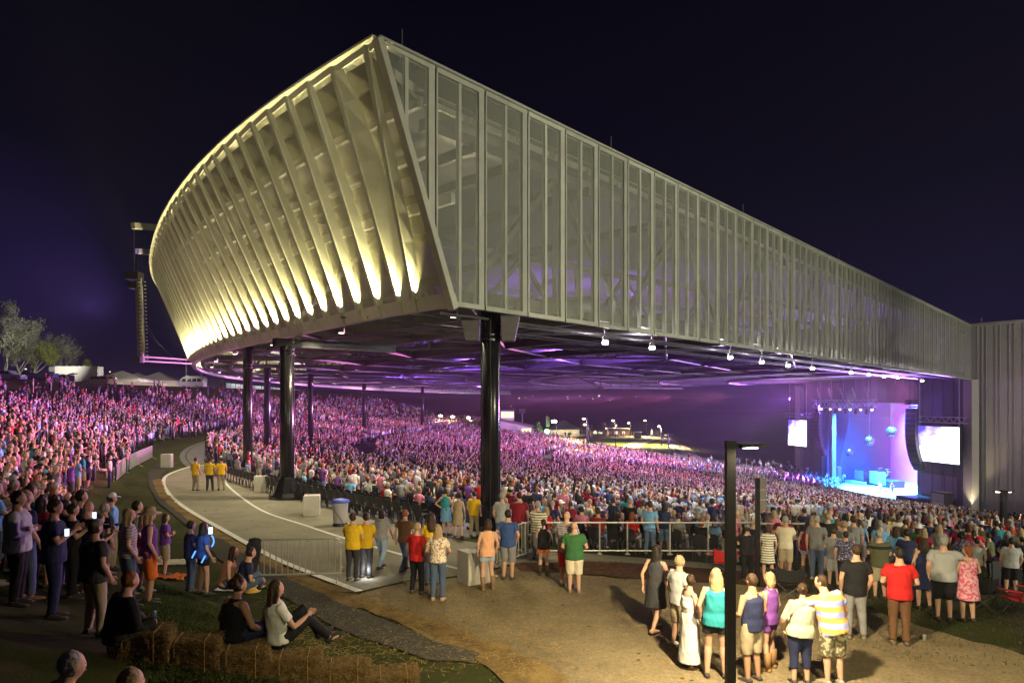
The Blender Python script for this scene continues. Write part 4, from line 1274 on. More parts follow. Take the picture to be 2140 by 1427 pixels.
def template(pose, female=False, heavy=1.0, top='tee', bottom='trousers', fine=False):
    key = (pose, female, heavy, top, bottom, fine)
    if key in TEMPL: return TEMPL[key]
    P = POSES[pose]
    pz = P.get('z', .93)
    lean, side = radians(P.get('lean', 0)), radians(P.get('side', 0))
    R = Matrix.Rotation(side, 3, 'Y') @ Matrix.Rotation(-lean, 3, 'X')
    O = Vector((0, 0, pz))
    T = lambda p: R @ Vector(p) + O
    sw = .165 if female else .19
    tor = TORSO[female]
    H = heavy
    body, shirt, pants = MB(), MB(), MB()
    fr = R @ Vector((0, 1, 0))
    loft(body, [T((0, 0, z)) for z, a, b in tor], [(a * H * .95, b * H * .95) for z, a, b in tor[:6]] + [(a, b) for z, a, b in tor[6:]], 16, fr)
    # arms
    hands = []
    dL, dR = ((-.245, -.03, .195), (-.26, .05, -.05)), ((.245, -.03, .195), (.26, .05, -.05))
    for sx, (el, wr) in ((-1, P.get('L', dL)), (1, P.get('R', dR))):
        S, E, Wr = T((sx * sw * (1 + .5 * (H - 1)), 0, .455)), T(Vector(el) + Vector((sx * (H - 1) * .12, 0, 0))), T(Vector(wr) + Vector((sx * (H - 1) * .1, 0, 0)))
        k = (.9 if female else 1.0) * (1 + .5 * (H - 1))
        In = T((sx * sw * .55, 0, .45))
        loft(body, [In, S, S.lerp(E, .3), S.lerp(E, .8), E, E.lerp(Wr, .3), Wr], [.055 * k, .058 * k, .053 * k, .043 * k, .042 * k, .044 * k, .029 * k], 10, (0.01, .99, .1))
        d = (Wr - E).normalized()
        hands.append((sx, Wr, d))
        if top in ('tee', 'polo', 'long'):
            tt = .62 if top != 'long' else 1.0
            pts = [T((sx * sw * .4, 0, .44)), T((sx * sw * .95 * (1 + .4 * (H - 1)), 0, .462)), S.lerp(E, .35), S.lerp(E, tt)]
            rr = [.075 * k, .078 * k, .073 * k, .070 * k]
            if top == 'long': pts += [E.lerp(Wr, .5), E.lerp(Wr, .95)]; rr += [.056 * k, .043 * k]
            loft(shirt, pts, rr, 12, (0.01, .99, .1))
    # legs
    dl = (((-.10, .02, -.43), (-.11, -.02, -.85)), ((.10, .02, -.43), (.11, -.02, -.85)))
    hipx = .092
    feet = []
    hk = 1 + .7 * (H - 1)
    seated = pz < .8
    for sx, (kn, an) in zip((-1, 1), P.get('legs', dl)):
        Hp, K, A = O + Vector((sx * hipx, 0, 0)), O + Vector(kn), O + Vector(an)
        ff = (0, 1, 0.02) if not seated else (0, .3, 1)
        loft(body, [Hp + Vector((0, 0, .03)), Hp.lerp(K, .3), Hp.lerp(K, .85), K, K.lerp(A, .25), K.lerp(A, .6), A], [.09 * hk, .084 * hk, .062 * hk, .057, .06, .05, .038], 10, ff)
        # foot
        toe = Vector((sx * .03, .16, 0))
        if pz < .2: toe = Vector((sx * .05, .12, .06))
        loft(body, [A + Vector((0, -.04, -.03)), A + Vector((0, .0, -.045)), A + toe * .55 + Vector((0, 0, -.055)), A + toe + Vector((0, 0, -.062))], [(.034, .034), (.04, .04), (.043, .026), (.03, .018)], 8, (0, .1, 1))
        feet.append((A, sx))
        if bottom in ('trousers', 'shorts', 'capris', 'minishorts'):
            cut = dict(trousers=1.0, shorts=.46, capris=.80, minishorts=.24)[bottom]
            fl = 1.0 if bottom != 'shorts' else 1.28
            pts, rr = [Hp + Vector((0, 0, .05)), Hp.lerp(K, .3)], [.104 * hk, .10 * hk * (1 + (fl - 1) * .5)]
            if cut > .45:
                pts += [K + (K - A).normalized() * .02]; rr += [.078 * fl * (1 if bottom == 'shorts' else 1) * (1 + .4 * (H - 1))]
                if cut > .5:
                    pts += [K.lerp(A, .45)]; rr += [.070]
                    pts += [K.lerp(A, .55 if cut < .9 else .97)]; rr += [.064 if cut > .9 else .068]
                else:
                    pts += [K.lerp(A, .12)]; rr += [.088 * (1 + .3 * (H - 1))]
            else:
                pts += [Hp.lerp(K, .5)]; rr += [.10 * hk]
            loft(pants, pts, rr, 12, ff)
    if bottom in ('trousers', 'shorts', 'capris', 'minishorts'):
        loft(pants, [T((0, 0, z)) for z in (-.09, -.02, .03, .07)], [(.14 * hk, .115 * hk), (tor[1][1] * H + .010, tor[1][2] * H + .010), (tor[1][1] * H * .97 + .006, tor[1][2] * H + .006), (tor[2][1] * H + .004, tor[2][2] * H + .004)], 16, fr)
    elif bottom in ('skirt', 'dress'):
        ln = -.42 if bottom == 'skirt' else -.80
        if seated: ln = -.08
        loft(pants, [T((0, 0, .14)), T((0, 0, .02)), O + Vector((0, 0, ln * .45)), O + Vector((0, .0, ln))], [(.168 * H, .128 * H), (.20 * H, .15 * H), (.205 * H, .17 * H), (.235 * H, .21 * H)], 18, fr)
    # torso clothes
    if top in ('tee', 'polo', 'long', 'tank', 'strapless'):
        hem = -.10 if not female or top == 'tank' else -.06
        if seated: hem = -.02
        if top == 'strapless': hem = .10
        zz = [hem, .02 if hem < 0 else .11, .12, .26, .40] + ([.475, .515] if top not in ('strapless',) else [])
        def ti(z, j):
            for a, b in zip(tor[:-1], tor[1:]):
                if a[0] <= z <= b[0]: return a[j] + (b[j] - a[j]) * (z - a[0]) / (b[0] - a[0])
            return tor[0][j]
        g = .030 if top != 'tank' else .026
        rr = []
        for z in zz:
            a, b = ti(z, 1), ti(z, 2)
            if z < .1: a, b = max(a, .172), max(b, .125)
            rr.append((a * H + g, b * H + g))
        if top == 'tank': rr[-1] = (.10, .075); rr[-2] = (.125, .09)
        elif top != 'strapless': rr[-1] = (.095, .085); rr[-2] = (rr[-2][0] * .96, rr[-2][1])
        loft(shirt, [T((0, 0, z)) for z in zz], rr, 18, fr)
        if top == 'strapless':
            loft(shirt, [T((0, 0, .22)), T((0, 0, .29)), T((0, 0, .40))], [(.185, .15), (.185, .148), (.172, .125)], 18, fr)
    # head
    hp, hy = P.get('head', (0, 0))
    HR = R.inverted() @ Matrix.Rotation(radians(hy), 3, 'Z') @ Matrix.Rotation(radians(-hp), 3, 'X') if False else Matrix.Rotation(radians(hy), 3, 'Z') @ Matrix.Rotation(radians(-hp), 3, 'X')
    hc = T((0, .025, .70 if not female else .68))
    hs = 1.0 if not female else .95
    V, Fc = [], []
    n, m = 24, 18
    for i in range(m + 1):
        a = -pi / 2 + pi * i / m
        for k in range(n):
            b = 2 * pi * k / n
            d = Vector((cos(a) * cos(b), cos(a) * sin(b), sin(a)))
            x, y, z = d.x * .076, d.y * .094, d.z * .118
            if d.z < 0:
                q = -d.z
                x *= 1 - .30 * q; y *= 1 - (.10 if d.y > 0 else .35) * q
                if d.y > 0: y += .012 * q
            if d.y > .75 and abs(d.x) < .22:           # nose
                y += .020 * max(0, 1 - abs(d.z + .10) / .22) * (1 - abs(d.x) / .22)
            if d.y > .6 and .14 < abs(d.x) < .5 and -.02 < d.z < .26: y -= .007
            if d.y > .7 and abs(d.x) < .35 and -.62 < d.z < -.42: y += .004
            V.append(hc + HR @ (Vector((x, y, z)) * hs))
    for i in range(m):
        for k in range(n):
            k2 = (k + 1) % n
            Fc.append((i * n + k, i * n + k2, (i + 1) * n + k2, (i + 1) * n + k))
    body.add(V, Fc)
    loft(body, [T((0, 0, .5)), hc + Vector((0, -.01, -.07))], [.058 if not female else .048, .054 if not female else .046], 12)
    for sx in (-1, 1):
        body.ball(hc + HR @ Vector((sx * .076 * hs, -.008, -.005)), (.014, .022, .034), 8, 6)
    me = fuse(body, .0145 if fine else .019, 2)
    ex = MB()
    for sx in (-1, 1):
        ex.ball(hc + HR @ (Vector((sx * .030, .077, .012)) * hs), (.013, .011, .007), 8, 6, 1)
    ex.ball(hc + HR @ (Vector((0, .088, -.058)) * hs), (.024, .008, .006), 8, 6, 2)
    for sx, Wr, d in hands:
        up = Vector((0, 1, 0)) if abs(d.y) < .8 else Vector((0, 0, 1))
        acr = d.cross(Vector((sx, 0, 0)))
        acr = acr.normalized() if acr.length > .2 else Vector((0, 1, 0))
        nrm = d.cross(acr).normalized() * sx          # palm side points inwards
        kf = .92 if female else 1.0
        loft(ex, [Wr - d * .03, Wr + d * .02 * kf, Wr + d * .06 * kf, Wr + d * .095 * kf], [(.026 * kf, .02), (.03 * kf, .017), (.041 * kf, .016), (.038 * kf, .013)], 10, nrm)
        for j, (off, ln) in enumerate(((-.030, .066), (-.010, .078), (.010, .073), (.029, .056))):
            b = Wr + d * .088 * kf + acr * off * kf
            curl = .25 + .12 * j
            p1 = b + (d * cos(curl * .5) - nrm * sin(curl * .5)) * ln * .45
            p2 = p1 + (d * cos(curl * 1.6) - nrm * sin(curl * 1.6)) * ln * .32
            p3 = p2 + (d * cos(curl * 2.6) - nrm * sin(curl * 2.6)) * ln * .28
            loft(ex, [b - d * .01, p1, p2, p3], [.0088, .0082, .0074, .0055], 6, nrm)
        b = Wr + d * .025 + acr * -.026
        q1 = b + (d * .6 - acr * .75 - nrm * .2).normalized() * .04
        loft(ex, [b, q1, q1 + (d * .9 - acr * .25 - nrm * .3).normalized() * .03, q1 + (d * .95 - nrm * .3).normalized() * .05], [.013, .0105, .009, .006], 6, nrm)
    me = join_mb(me, ex, [M_skin, M_eye, M_lip])
    me.name = 'body'
    t = dict(body=me, head=hc, hrot=HR.to_euler(), hs=hs, feet=feet, parts=[], hands=hands, pz=pz)
    vx = .018 if fine else .022
    if shirt.v:
        s = fuse(shirt, vx, 2, .011, 3.3); s.materials.append(M_cloth); t['parts'].append(('top', s))
    if pants.v:
        s = fuse(pants, vx, 2, .009, 8.1); s.materials.append(M_cloth); t['parts'].append(('bottom', s))
    TEMPL[key] = t
    return t

SHOE = MB(); loft(SHOE, [(0, -.075, -.045), (0, -.055, -.035), (0, .02, -.035), (0, .10, -.055), (0, .18, -.068), (0, .205, -.072)], [(.03, .028), (.043, .05), (.046, .05), (.05, .034), (.044, .022), (.02, .012)], 12, (0, .05, 1))
SHOE = SHOE.mesh('shoe', M_shoe, True)
BOOT = MB(); loft(BOOT, [(0, -.075, -.045), (0, -.05, -.035), (0, .03, -.035), (0, .12, -.055), (0, .195, -.07)], [(.03, .028), (.043, .05), (.046, .05), (.05, .034), (.02, .012)], 12, (0, .05, 1)); loft(BOOT, [(0, -.01, -.03), (0, -.01, .12), (0, 0, .27)], [.052, .058, .068], 12)
BOOT = BOOT.mesh('boot', M_shoe, True)
HAIR = {}
def hair_mesh(kind):
    if kind in HAIR: return HAIR[kind]
    mb = MB()
    sc = 1.0 if kind != 'crop' else .955
    mb.ball((0, -.022, .022), (.086 * sc, .097 * sc, .112 * sc), 20, 14)
    if kind == 'long':
        loft(mb, [(0, -.03, .02), (0, -.07, -.08), (0, -.085, -.2), (0, -.09, -.30), (0, -.085, -.37)], [(.085, .08), (.098, .06), (.105, .045), (.09, .035), (.05, .015)], 14)
        for s in (-1, 1): loft(mb, [(s * .06, .01, .05), (s * .085, .005, -.06), (s * .085, -.02, -.18), (s * .07, -.02, -.26)], [.03, .032, .03, .012], 8)
    elif kind == 'bob':
        loft(mb, [(0, -.03, .02), (0, -.05, -.08), (0, -.05, -.15)], [(.092, .082), (.105, .075), (.085, .05)], 14)
    elif kind == 'bun':
        mb.ball((0, -.125, .04), (.045, .045, .045), 12, 8)
    elif kind == 'ponytail':
        loft(mb, [(0, -.10, .05), (0, -.15, .02), (0, -.165, -.10), (0, -.14, -.22)], [.02, .032, .03, .008], 10)
    elif kind == 'curly':
        for k in range(40):
            a, b = random.uniform(-.3, 1.5), random.uniform(pi * .95, pi * 2.05)
            mb.ball((.105 * cos(a) * cos(b), -.02 + .115 * cos(a) * sin(b), .02 + .12 * sin(a)), random.uniform(.025, .04), 8, 6)
    me = fuse(mb, .010, 1, 0)
    for v in me.vertices:
        q = v.co
        v.co += v.normal * (mnoise.noise(Vector((q.x * 45, q.y * 45, q.z * 12))) * .008 + mnoise.noise(Vector((q.x * 14, q.y * 14, q.z * 9))) * .010)
    me.materials.append(M_hair); me.name = 'hair'
    HAIR[kind] = me
    return me
def hat_mesh(kind):
    if kind in HAIR: return HAIR[kind]
    mb = MB()
    if kind == 'cap':
        mb.lathe((0, -.01, .035), [(.096, 0), (.098, .03), (.085, .075), (.05, .10), (.01, .108)], 18)
        V = []; loft(mb, [(0, .06, .045), (0, .13, .038), (0, .175, .026)], [(.085, .006), (.075, .006), (.03, .004)], 12, (0, .1, 1))
    else:
        mb.lathe((0, -.01, .04), [(.20, -.015), (.205, -.005), (.11, .008), (.10, .05), (.088, .10), (.05, .115), (.01, .117)], 22)
    me = mb.mesh('hat', M_cloth, True)
    HAIR[kind] = me
    return me

C = dict(black=(.015, .015, .017), charcoal=(.05, .05, .055), grey=(.22, .22, .23), lightgrey=(.40, .41, .42), white=(.70, .69, .66), cream=(.62, .56, .42), navy=(.025, .032, .085), blue=(.05, .10, .30),
         skyblue=(.16, .36, .62), teal=(.03, .28, .33), green=(.05, .16, .06), olive=(.10, .105, .055), sage=(.42, .43, .31), yellow=(.75, .47, .02), orange=(.70, .17, .03), red=(.50, .02, .02), maroon=(.20, .015, .03),
         pink=(.62, .20, .30), purple=(.15, .05, .25), brown=(.12, .06, .03), tan=(.40, .30, .19), khaki=(.36, .30, .20), denim=(.09, .13, .22), lightdenim=(.28, .36, .48), peach=(.65, .34, .2))
SK = dict(fair=(.56, .33, .23), tan=(.42, .23, .14), brown=(.20, .10, .06), dark=(.09, .045, .028))
HC = dict(brown=(.045, .025, .013), dark=(.02, .014, .01), blond=(.34, .24, .13), grey=(.30, .29, .27), red=(.22, .07, .02), black=(.01, .009, .008))
PEOPLE = []
def person(loc, face, pose, label, group=None, female=False, heavy=1.0, top='tee', bottom='trousers', tc='grey', bc='denim', hair='short', hc='brown', skin='fair', hat=None, hatc='white', shoes='shoe', sc=(.05, .045, .04), height=1.75, fine=False, turn=0):
    """face: degrees from straight away from the camera, positive to the right"""
    t = template(pose, female, heavy, top, bottom, fine)
    base_h = 1.75 if not female else 1.715
    s = height / base_h
    r = bpy.data.objects.new('person', t['body']); COL.objects.link(r)
    r.location = loc; r.rotation_euler = (0, 0, radians(-face)); r.scale = (s, s, s)
    r.color = (*SK[skin], 1)
    tag(r, label, 'person', group)
    cname = {'tank': 'tank_top', 'tee': 'shirt', 'polo': 'shirt', 'long': 'long_sleeved_shirt', 'strapless': 'dress_bodice'}.get(top, 'shirt')
    bname = {'minishorts': 'shorts', 'capris': 'jeans', 'dress': 'dress_skirt'}.get(bottom, bottom)
    for nm, me in t['parts']:
        c = part(cname if nm == 'top' else bname, me, r)
        key = tc if nm == 'top' else bc
        if key in SPECIAL:
            c.material_slots[0].link = 'OBJECT'; c.material_slots[0].material = SPECIAL[key]
        else:
            col = C[key] if isinstance(key, str) else key
            j = random.uniform(.85, 1.15)
            c.color = (*(min(1, q * j) for q in col), 1)
    if hair != 'bald':
        part('hair', hair_mesh(hair), r, t['head'], t['hrot'], HC[hc]).scale = (t['hs'],) * 3
    if hat:
        part('hat', hat_mesh(hat), r, t['head'], t['hrot'], C[hatc])
    if shoes:
        for A, sx in t['feet']:
            part('shoe' if shoes == 'shoe' else 'boot', SHOE if shoes == 'shoe' else BOOT, r, A, (0 if t['pz'] > .3 else .45, 0, -sx * .12), sc)
    PEOPLE.append((loc[0], loc[1]))
    return r, t

def stand_at(px, feet_py, face, pose, label, **k):
    p = ground(px, feet_py)
    if 'top_py' in k:
        tp = k.pop('top_py'); k['height'] = max(1.5, min(2.0, (feet_py - tp) / F * p.y))
    return person(p, face, pose, label, **k)
# ================================================================== THE PEOPLE ONE CAN TELL APART
sa = stand_at
# ---- right-hand plaza
p_m = ground(1742, 1432)
man, _ = person(p_m, -6, 'hug_left', 'man in wide orange and blue striped polo hugging a woman', heavy=1.22, bottom='shorts', tc='polo_stripe', bc='camo', hair='crop', hc='brown', height=1.80, fine=True, sc=(.3, .27, .2))
person(p_m + Vector((-.53, .03, 0)), 4, 'hugged', 'heavy-set woman in sage sleeveless blouse and rolled navy jeans, being hugged', female=True, heavy=1.28, top='tank', bottom='capris', tc='sage', bc='navy', hair='bun', hc='brown', height=1.63, fine=True)
sa(1441, 1398, 75, 'side_look', 'woman in white strapless maxi dress with brown bun', top_py=1203, female=True, top='strapless', bottom='dress', tc='white', bc='white', hair='bun', fine=True, sc=(.1, .04, .02))
sa(1418, 1352, 60, 'relaxed', 'tall blond man in grey tee behind the white maxi dress', top_py=1160, tc='lightgrey', bottom='shorts', bc='khaki', hair='short', hc='blond', fine=True, sc=(.6, .58, .55))
sa(1494, 1418, 15, 'relaxed', 'long-haired blond woman in teal tank top left of the near lamp pole', top_py=1190, female=True, top='tank', bottom='minishorts', tc='teal', bc='black', hair='long', hc='blond', fine=True)
sa(1572, 1425, -25, 'hold_front', 'man in navy tank top and khaki shorts just right of the near lamp pole', top_py=1200, top='tank', bottom='shorts', tc='navy', bc='khaki', hc='brown', skin='tan', fine=True)
sa(1608, 1402, -40, 'relaxed', 'woman in purple romper and ankle boots facing the group', top_py=1198, female=True, top='tank', bottom='minishorts', tc='purple', bc='purple', hair='bob', hc='blond', shoes='boot', sc=(.25, .14, .06), fine=True)
sa(1370, 1322, 40, 'stride', 'barefoot-sandalled woman in dark dress left of the tall blond man', top_py=1142, female=True, top='tank', bottom='skirt', tc='charcoal', bc='charcoal', hair='long', hc='dark', sc=(.4, .25, .15))
sa(1787, 1336, 12, 'relaxed', 'man in black tee and grey trousers behind the striped polo', top_py=1137, tc='black', bc='grey', hair='crop', hc='brown', fine=True, sc=(.2, .16, .12))
sa(1880, 1348, 14, 'hold_front', 'man in bright red shirt and brown trousers seen from behind', top_py=1144, tc='red', bc='brown', hair='crop', hc='dark', heavy=1.08, fine=True, sc=(.12, .09, .06))
sa(1972, 1296, 20, 'arm_side', 'big grey-haired man in light grey shirt and dark shorts', top_py=1120, heavy=1.25, bottom='shorts', tc='lightgrey', bc='black', hair='short', hc='grey', fine=True)
sa(2022, 1298, 5, 'side_look', 'woman in pink flowered dress beside the big grey shirt', top_py=1140, female=True, heavy=1.1, top='tank', bottom='skirt', tc='pink_floral', bc='pink_floral', hair='bob', hc='red', fine=True)
sa(2112, 1242, 22, 'relaxed', 'man in grey tee and black shorts at the drinks table', top_py=1124, heavy=1.15, bottom='shorts', tc='lightgrey', bc='black', hc='dark', height=1.8)
sa(2040, 1232, 30, 'relaxed', 'slim man in pale grey tee behind the pink flowered dress', top_py=1124, tc='lightgrey', bc='charcoal', hc='dark')
sa(1930, 1272, 10, 'relaxed', 'woman in navy sleeveless dress with straight dark-blond hair', top_py=1125, female=True, top='tank', bottom='skirt', tc='navy', bc='navy', hair='long', hc='brown')
sa(1838, 1252, 10, 'folded', 'man in tan tee with printed back and khaki shorts', top_py=1108, heavy=1.15, bottom='shorts', tc='tan_print', bc='khaki', hc='grey')
sa(1766, 1236, 20, 'relaxed', 'short-haired woman in purple blouse with black bag strap', top_py=1110, female=True, heavy=1.15, tc='dots', bottom='capris', bc='black', hair='crop', hc='dark')
sa(1742, 1226, 22, 'folded', 'man in grey polo and light shorts beside the purple blouse', top_py=1102, tc='grey', bottom='shorts', bc='lightgrey', hc='brown')
sa(1686, 1204, 15, 'relaxed', 'woman in red top and denim shorts with long dark hair and boots', top_py=1092, female=True, top='tank', bottom='minishorts', tc='maroon', bc='lightdenim', hair='long', hc='dark', shoes='boot', sc=(.15, .07, .03))
sa(1637, 1198, 18, 'relaxed', 'stout man in maroon shirt and grey shorts, leftmost of the standing lawn group', top_py=1072, heavy=1.2, bottom='shorts', tc='maroon', bc='grey', hc='brown')
sa(1562, 1216, 15, 'folded', 'man in black shirt and grey cap between the two lamp poles', top_py=1108, heavy=1.2, tc='black', bc='black', hat='cap', hatc='grey')
sa(1604, 1210, 15, 'relaxed', 'person in thin-striped top beside the sign post', top_py=1105, female=True, tc='cream_stripe', bottom='skirt', bc='cream_stripe', hair='bob')
sa(1893, 1230, 18, 'relaxed', 'man in dark navy tee in front of the crowd, arms down', top_py=1106, tc='navy', bc='navy', hc='dark')
sa(2008, 1226, 20, 'relaxed', 'person with round dark hair in dotted top', top_py=1114, female=True, tc='dots', bc='black', hair='curly', hc='black', skin='dark')
sa(2070, 1208, -35, 'play', 'bearded man in olive tee leaning on the drinks table', top_py=1118, tc='olive', bc='charcoal', hc='brown')
sa(2136, 1222, 10, 'folded', 'woman in black top at the right picture edge by the table', top_py=1122, female=True, tc='black', bc='black', hair='ponytail', hc='brown')
# ---- by the black columns and the railing
sa(1062, 1212, 20, 'pockets', 'man in plain blue tee and grey shorts beside the big black column', top_py=1066, bottom='shorts', tc='blue', bc='grey', hc='dark', fine=True, sc=(.08, .07, .06))
sa(1200, 1239, 8, 'hold_front', 'bald man in dark green tee and wide white shorts', top_py=1090, heavy=1.2, bottom='shorts', tc='green', bc='cream', hair='bald', fine=True, sc=(.25, .2, .15))
sa(1184, 1226, 25, 'folded', 'bald man in plaid shirt behind the dark green tee', top_py=1068, heavy=1.15, bottom='shorts', tc='plaid', bc='red', hair='bald')
sa(1136, 1204, 10, 'phone', 'woman in black top and orange-red shorts taking a phone picture', top_py=1092, female=True, top='tank', bottom='minishorts', tc='black', bc='orange', hair='ponytail', hc='dark', shoes='boot', sc=(.05, .03, .02))
sa(1124, 1170, 25, 'phone', 'man in cream shirt with thin black stripes behind the railing', top_py=1048, heavy=1.15, tc='cream_stripe', bc='grey', hc='grey')
sa(1084, 1152, 20, 'relaxed', 'man in dark red shirt standing behind the slanted barricade', top_py=1028, heavy=1.15, tc='maroon', bc='khaki', hc='dark')
sa(1048, 1150, 20, 'relaxed', 'grey-haired man in light shirt close by the column', top_py=1030, tc='lightgrey', bc='grey', hc='grey')
sa(1018, 1234, -20, 'relaxed', 'woman in peach tank top and pale denim shorts by the cardboard bin', top_py=1086, female=True, top='tank', bottom='minishorts', tc='peach', bc='lightdenim', hair='bob', hc='brown', shoes='boot', sc=(.25, .15, .08), fine=True)
sa(915, 1256, 6, 'hold_front', 'long-haired blond woman in flowered blouse and blue jeans', top_py=1098, female=True, tc='floral', bc='denim', hair='long', hc='blond', fine=True, sc=(.5, .35, .25))
sa(870, 1242, 30, 'relaxed', 'person in red shirt and black trousers left of the flowered blouse', top_py=1092, tc='red', bc='black', hc='blond', fine=True)
sa(902, 1224, 0, 'phone', 'person in yellow shirt with long brown hair behind the red shirt', top_py=1074, female=True, tc='yellow', bc='denim', hair='long', hc='brown', fine=True)
for px, hc, lb in ((737, 'brown', 'yellow-shirted steward nearest the end of the steel barricade'), (765, 'dark', 'yellow-shirted steward on the right of the pair by the barricade')):
    sa(px, 1214 if px < 750 else 1208, 15, 'folded', lb, group='yellow-shirted stewards', top_py=1072, tc='yellow', bc='charcoal', hc=hc, heavy=1.05, fine=True)
sa(845, 1196, 25, 'stride', 'man in brown shirt walking on the concrete path', top_py=1066, tc='brown', bc='denim', hc='red')
sa(797, 1190, 20, 'stride', 'person in pale blue top walking on the concrete path', top_py=1066, female=True, tc='grey', bc='lightdenim', hair='bob', hc='dark')
sa(932, 1118, 20, 'hips', 'woman in teal tank top and bright blue skirt by the empty seats', top_py=1022, female=True, top='tank', bottom='skirt', tc='teal', bc='skyblue', hair='bun', hc='dark')
sa(957, 1124, 10, 'relaxed', 'person in brown patterned dress between the teal and yellow tops', top_py=1032, female=True, top='tank', bottom='skirt', tc='tan', bc='tan', hair='curly', hc='dark')
sa(990, 1122, 20, 'relaxed', 'man in yellow tee standing just left of the big black column', top_py=1026, tc='yellow', bc='khaki', hc='dark')
for px, fy, lb, hd in ((408, 1026, 'leftmost of three yellow-shirted stewards far up the curved path', 20), (438, 1026, 'middle one of three yellow-shirted stewards far up the curved path', -10), (462, 1024, 'rightmost of three yellow-shirted stewards far up the curved path', -30)):
    sa(px, fy, hd, 'relaxed', lb, group='yellow-shirted stewards', top_py=956, tc='yellow', bc='charcoal' if px == 438 else 'khaki', hc='brown')
sa(545, 962, 20, 'folded', 'lone yellow-shirted steward between two distant black columns', group='yellow-shirted stewards', top_py=914, tc='yellow', bc='black', hc='dark')
# ---- left-hand lawn
def sl(px, py_head, Y, face, pose, label, **k):
    x = (px - CX) / F * Y
    z = height(x, Y)
    if 'sit' not in pose:
        hgt = CAMZ - (py_head - HY) / F * Y - z
        k['height'] = max(1.55, min(1.95, hgt))
    return person((x, Y, z), face, pose, label, **k)
sl(36, 1026, 10.6, 70, 'folded', 'stocky man in pale grey shirt and black trousers, side on, far left', heavy=1.25, top='long', tc='lightgrey', bc='black', hair='short', hc='dark', fine=True)
sl(112, 1044, 10.2, 60, 'phone', 'man in navy tee looking at a phone on the left lawn', heavy=1.1, tc='navy', bc='navy', hc='brown', fine=True)
sl(196, 1086, 9.6, 30, 'relaxed', 'broad man in dark grey tee and grey cap on the left lawn', heavy=1.2, tc='charcoal', bc='khaki', hat='cap', hatc='grey', fine=True)
sl(150, 1052, 12.2, 55, 'phone', 'man in black tee holding up a lit phone on the left lawn', tc='black', bc='black', hc='dark')
sl(268, 1064, 12.8, 55, 'relaxed', 'long-haired blond woman in purple plaid top on the lawn', female=True, tc='plaid', bc='denim', hair='long', hc='blond', fine=True)
sl(312, 1064, 13.6, 55, 'hips', 'woman in straw hat and orange shorts on the lawn', female=True, top='tank', bottom='shorts', tc='purple', bc='orange', hair='long', hc='blond', hat='straw', hatc='tan', fine=True)
sl(345, 1074, 18.2, 60, 'folded', 'woman in purple tee and khaki shorts beside the orange blanket', female=True, bottom='shorts', tc='purple', bc='khaki', hair='bob', hc='brown')
sl(398, 1088, 16.6, 50, 'phone', 'person in blue tee with glowing blue light sticks by the path', tc='navy', bc='denim', hc='dark')
sl(424, 1092, 16.4, 40, 'relaxed', 'bare-legged woman in blue top beside the glowing light sticks', female=True, bottom='minishorts', tc='blue', bc='black', hair='long', hc='dark')
sl(232, 1014, 17.5, 55, 'relaxed', 'man in light blue tee and white cap among the lawn crowd', tc='skyblue', bc='khaki', hat='cap', hatc='white')
sl(168, 1024, 14.0, 60, 'relaxed', 'dark-haired man in black tee, side on, left of the white cap', tc='black', bc='charcoal', hc='dark')
sl(206, 1078, 13.5, 55, 'phone', 'man in black shirt filming with raised glowing phone', tc='black', bc='black', hc='brown')
sl(285, 1026, 15.6, 60, 'relaxed', 'dark-haired man in grey tee at the edge of the lawn crowd', tc='grey', bc='denim', hc='dark')
sl(70, 1010, 14.5, 60, 'relaxed', 'man in straw hat and maroon shirt in the lawn crowd, far left', tc='maroon', bc='charcoal', hat='straw', hatc='tan')
def seat(px, py_seat, Y, face, pose, label, zoff=0.0, **k):
    x = (px - CX) / F * Y
    z = CAMZ - (py_seat - HY) / F * Y
    return person((x, Y, z), face, pose, label, **k)
BALE_TOP = {}
seat(240, 1352, 8.6, 40, 'sit_ground', 'person with short brown hair in black jacket sitting with back turned', top='long', tc='black', bc='charcoal', hair='short', hc='red', heavy=1.1, fine=True)
seat(484, 1352, 9.3, 38, 'sit_drink', 'curly-haired woman in black tank top sitting on the hay bales', female=True, heavy=1.25, top='tank', tc='black', bc='navy', hair='curly', hc='brown', skin='tan', fine=True)
seat(582, 1356, 9.3, 50, 'sit_knees', 'young woman in white top and black leggings sitting on the bales', female=True, tc='white', bc='black', hair='long', hc='brown', fine=True, sc=(.03, .03, .03))
seat(470, 1232, 14.6, 80, 'sit_ground', 'person with long hair bent over sitting on a blanket', female=True, top='tank', tc='peach', bc='denim', hair='long', hc='brown')
seat(505, 1236, 14.4, 60, 'sit_ground', 'person in dark blue top sitting beside the yellow sun hat', tc='navy', bc='denim', hc='dark')
seat(96, 1608, 5.6, 45, 'sit_ground', 'grey-haired person sitting in the dark at the very bottom left', tc='black', bc='black', hair='short', hc='grey', heavy=1.1)
seat(222, 1652, 5.4, 40, 'sit_ground', 'fair-haired person sitting low beside the grey-haired one in the dark', female=True, tc='charcoal', bc='black', hair='bob', hc='blond')
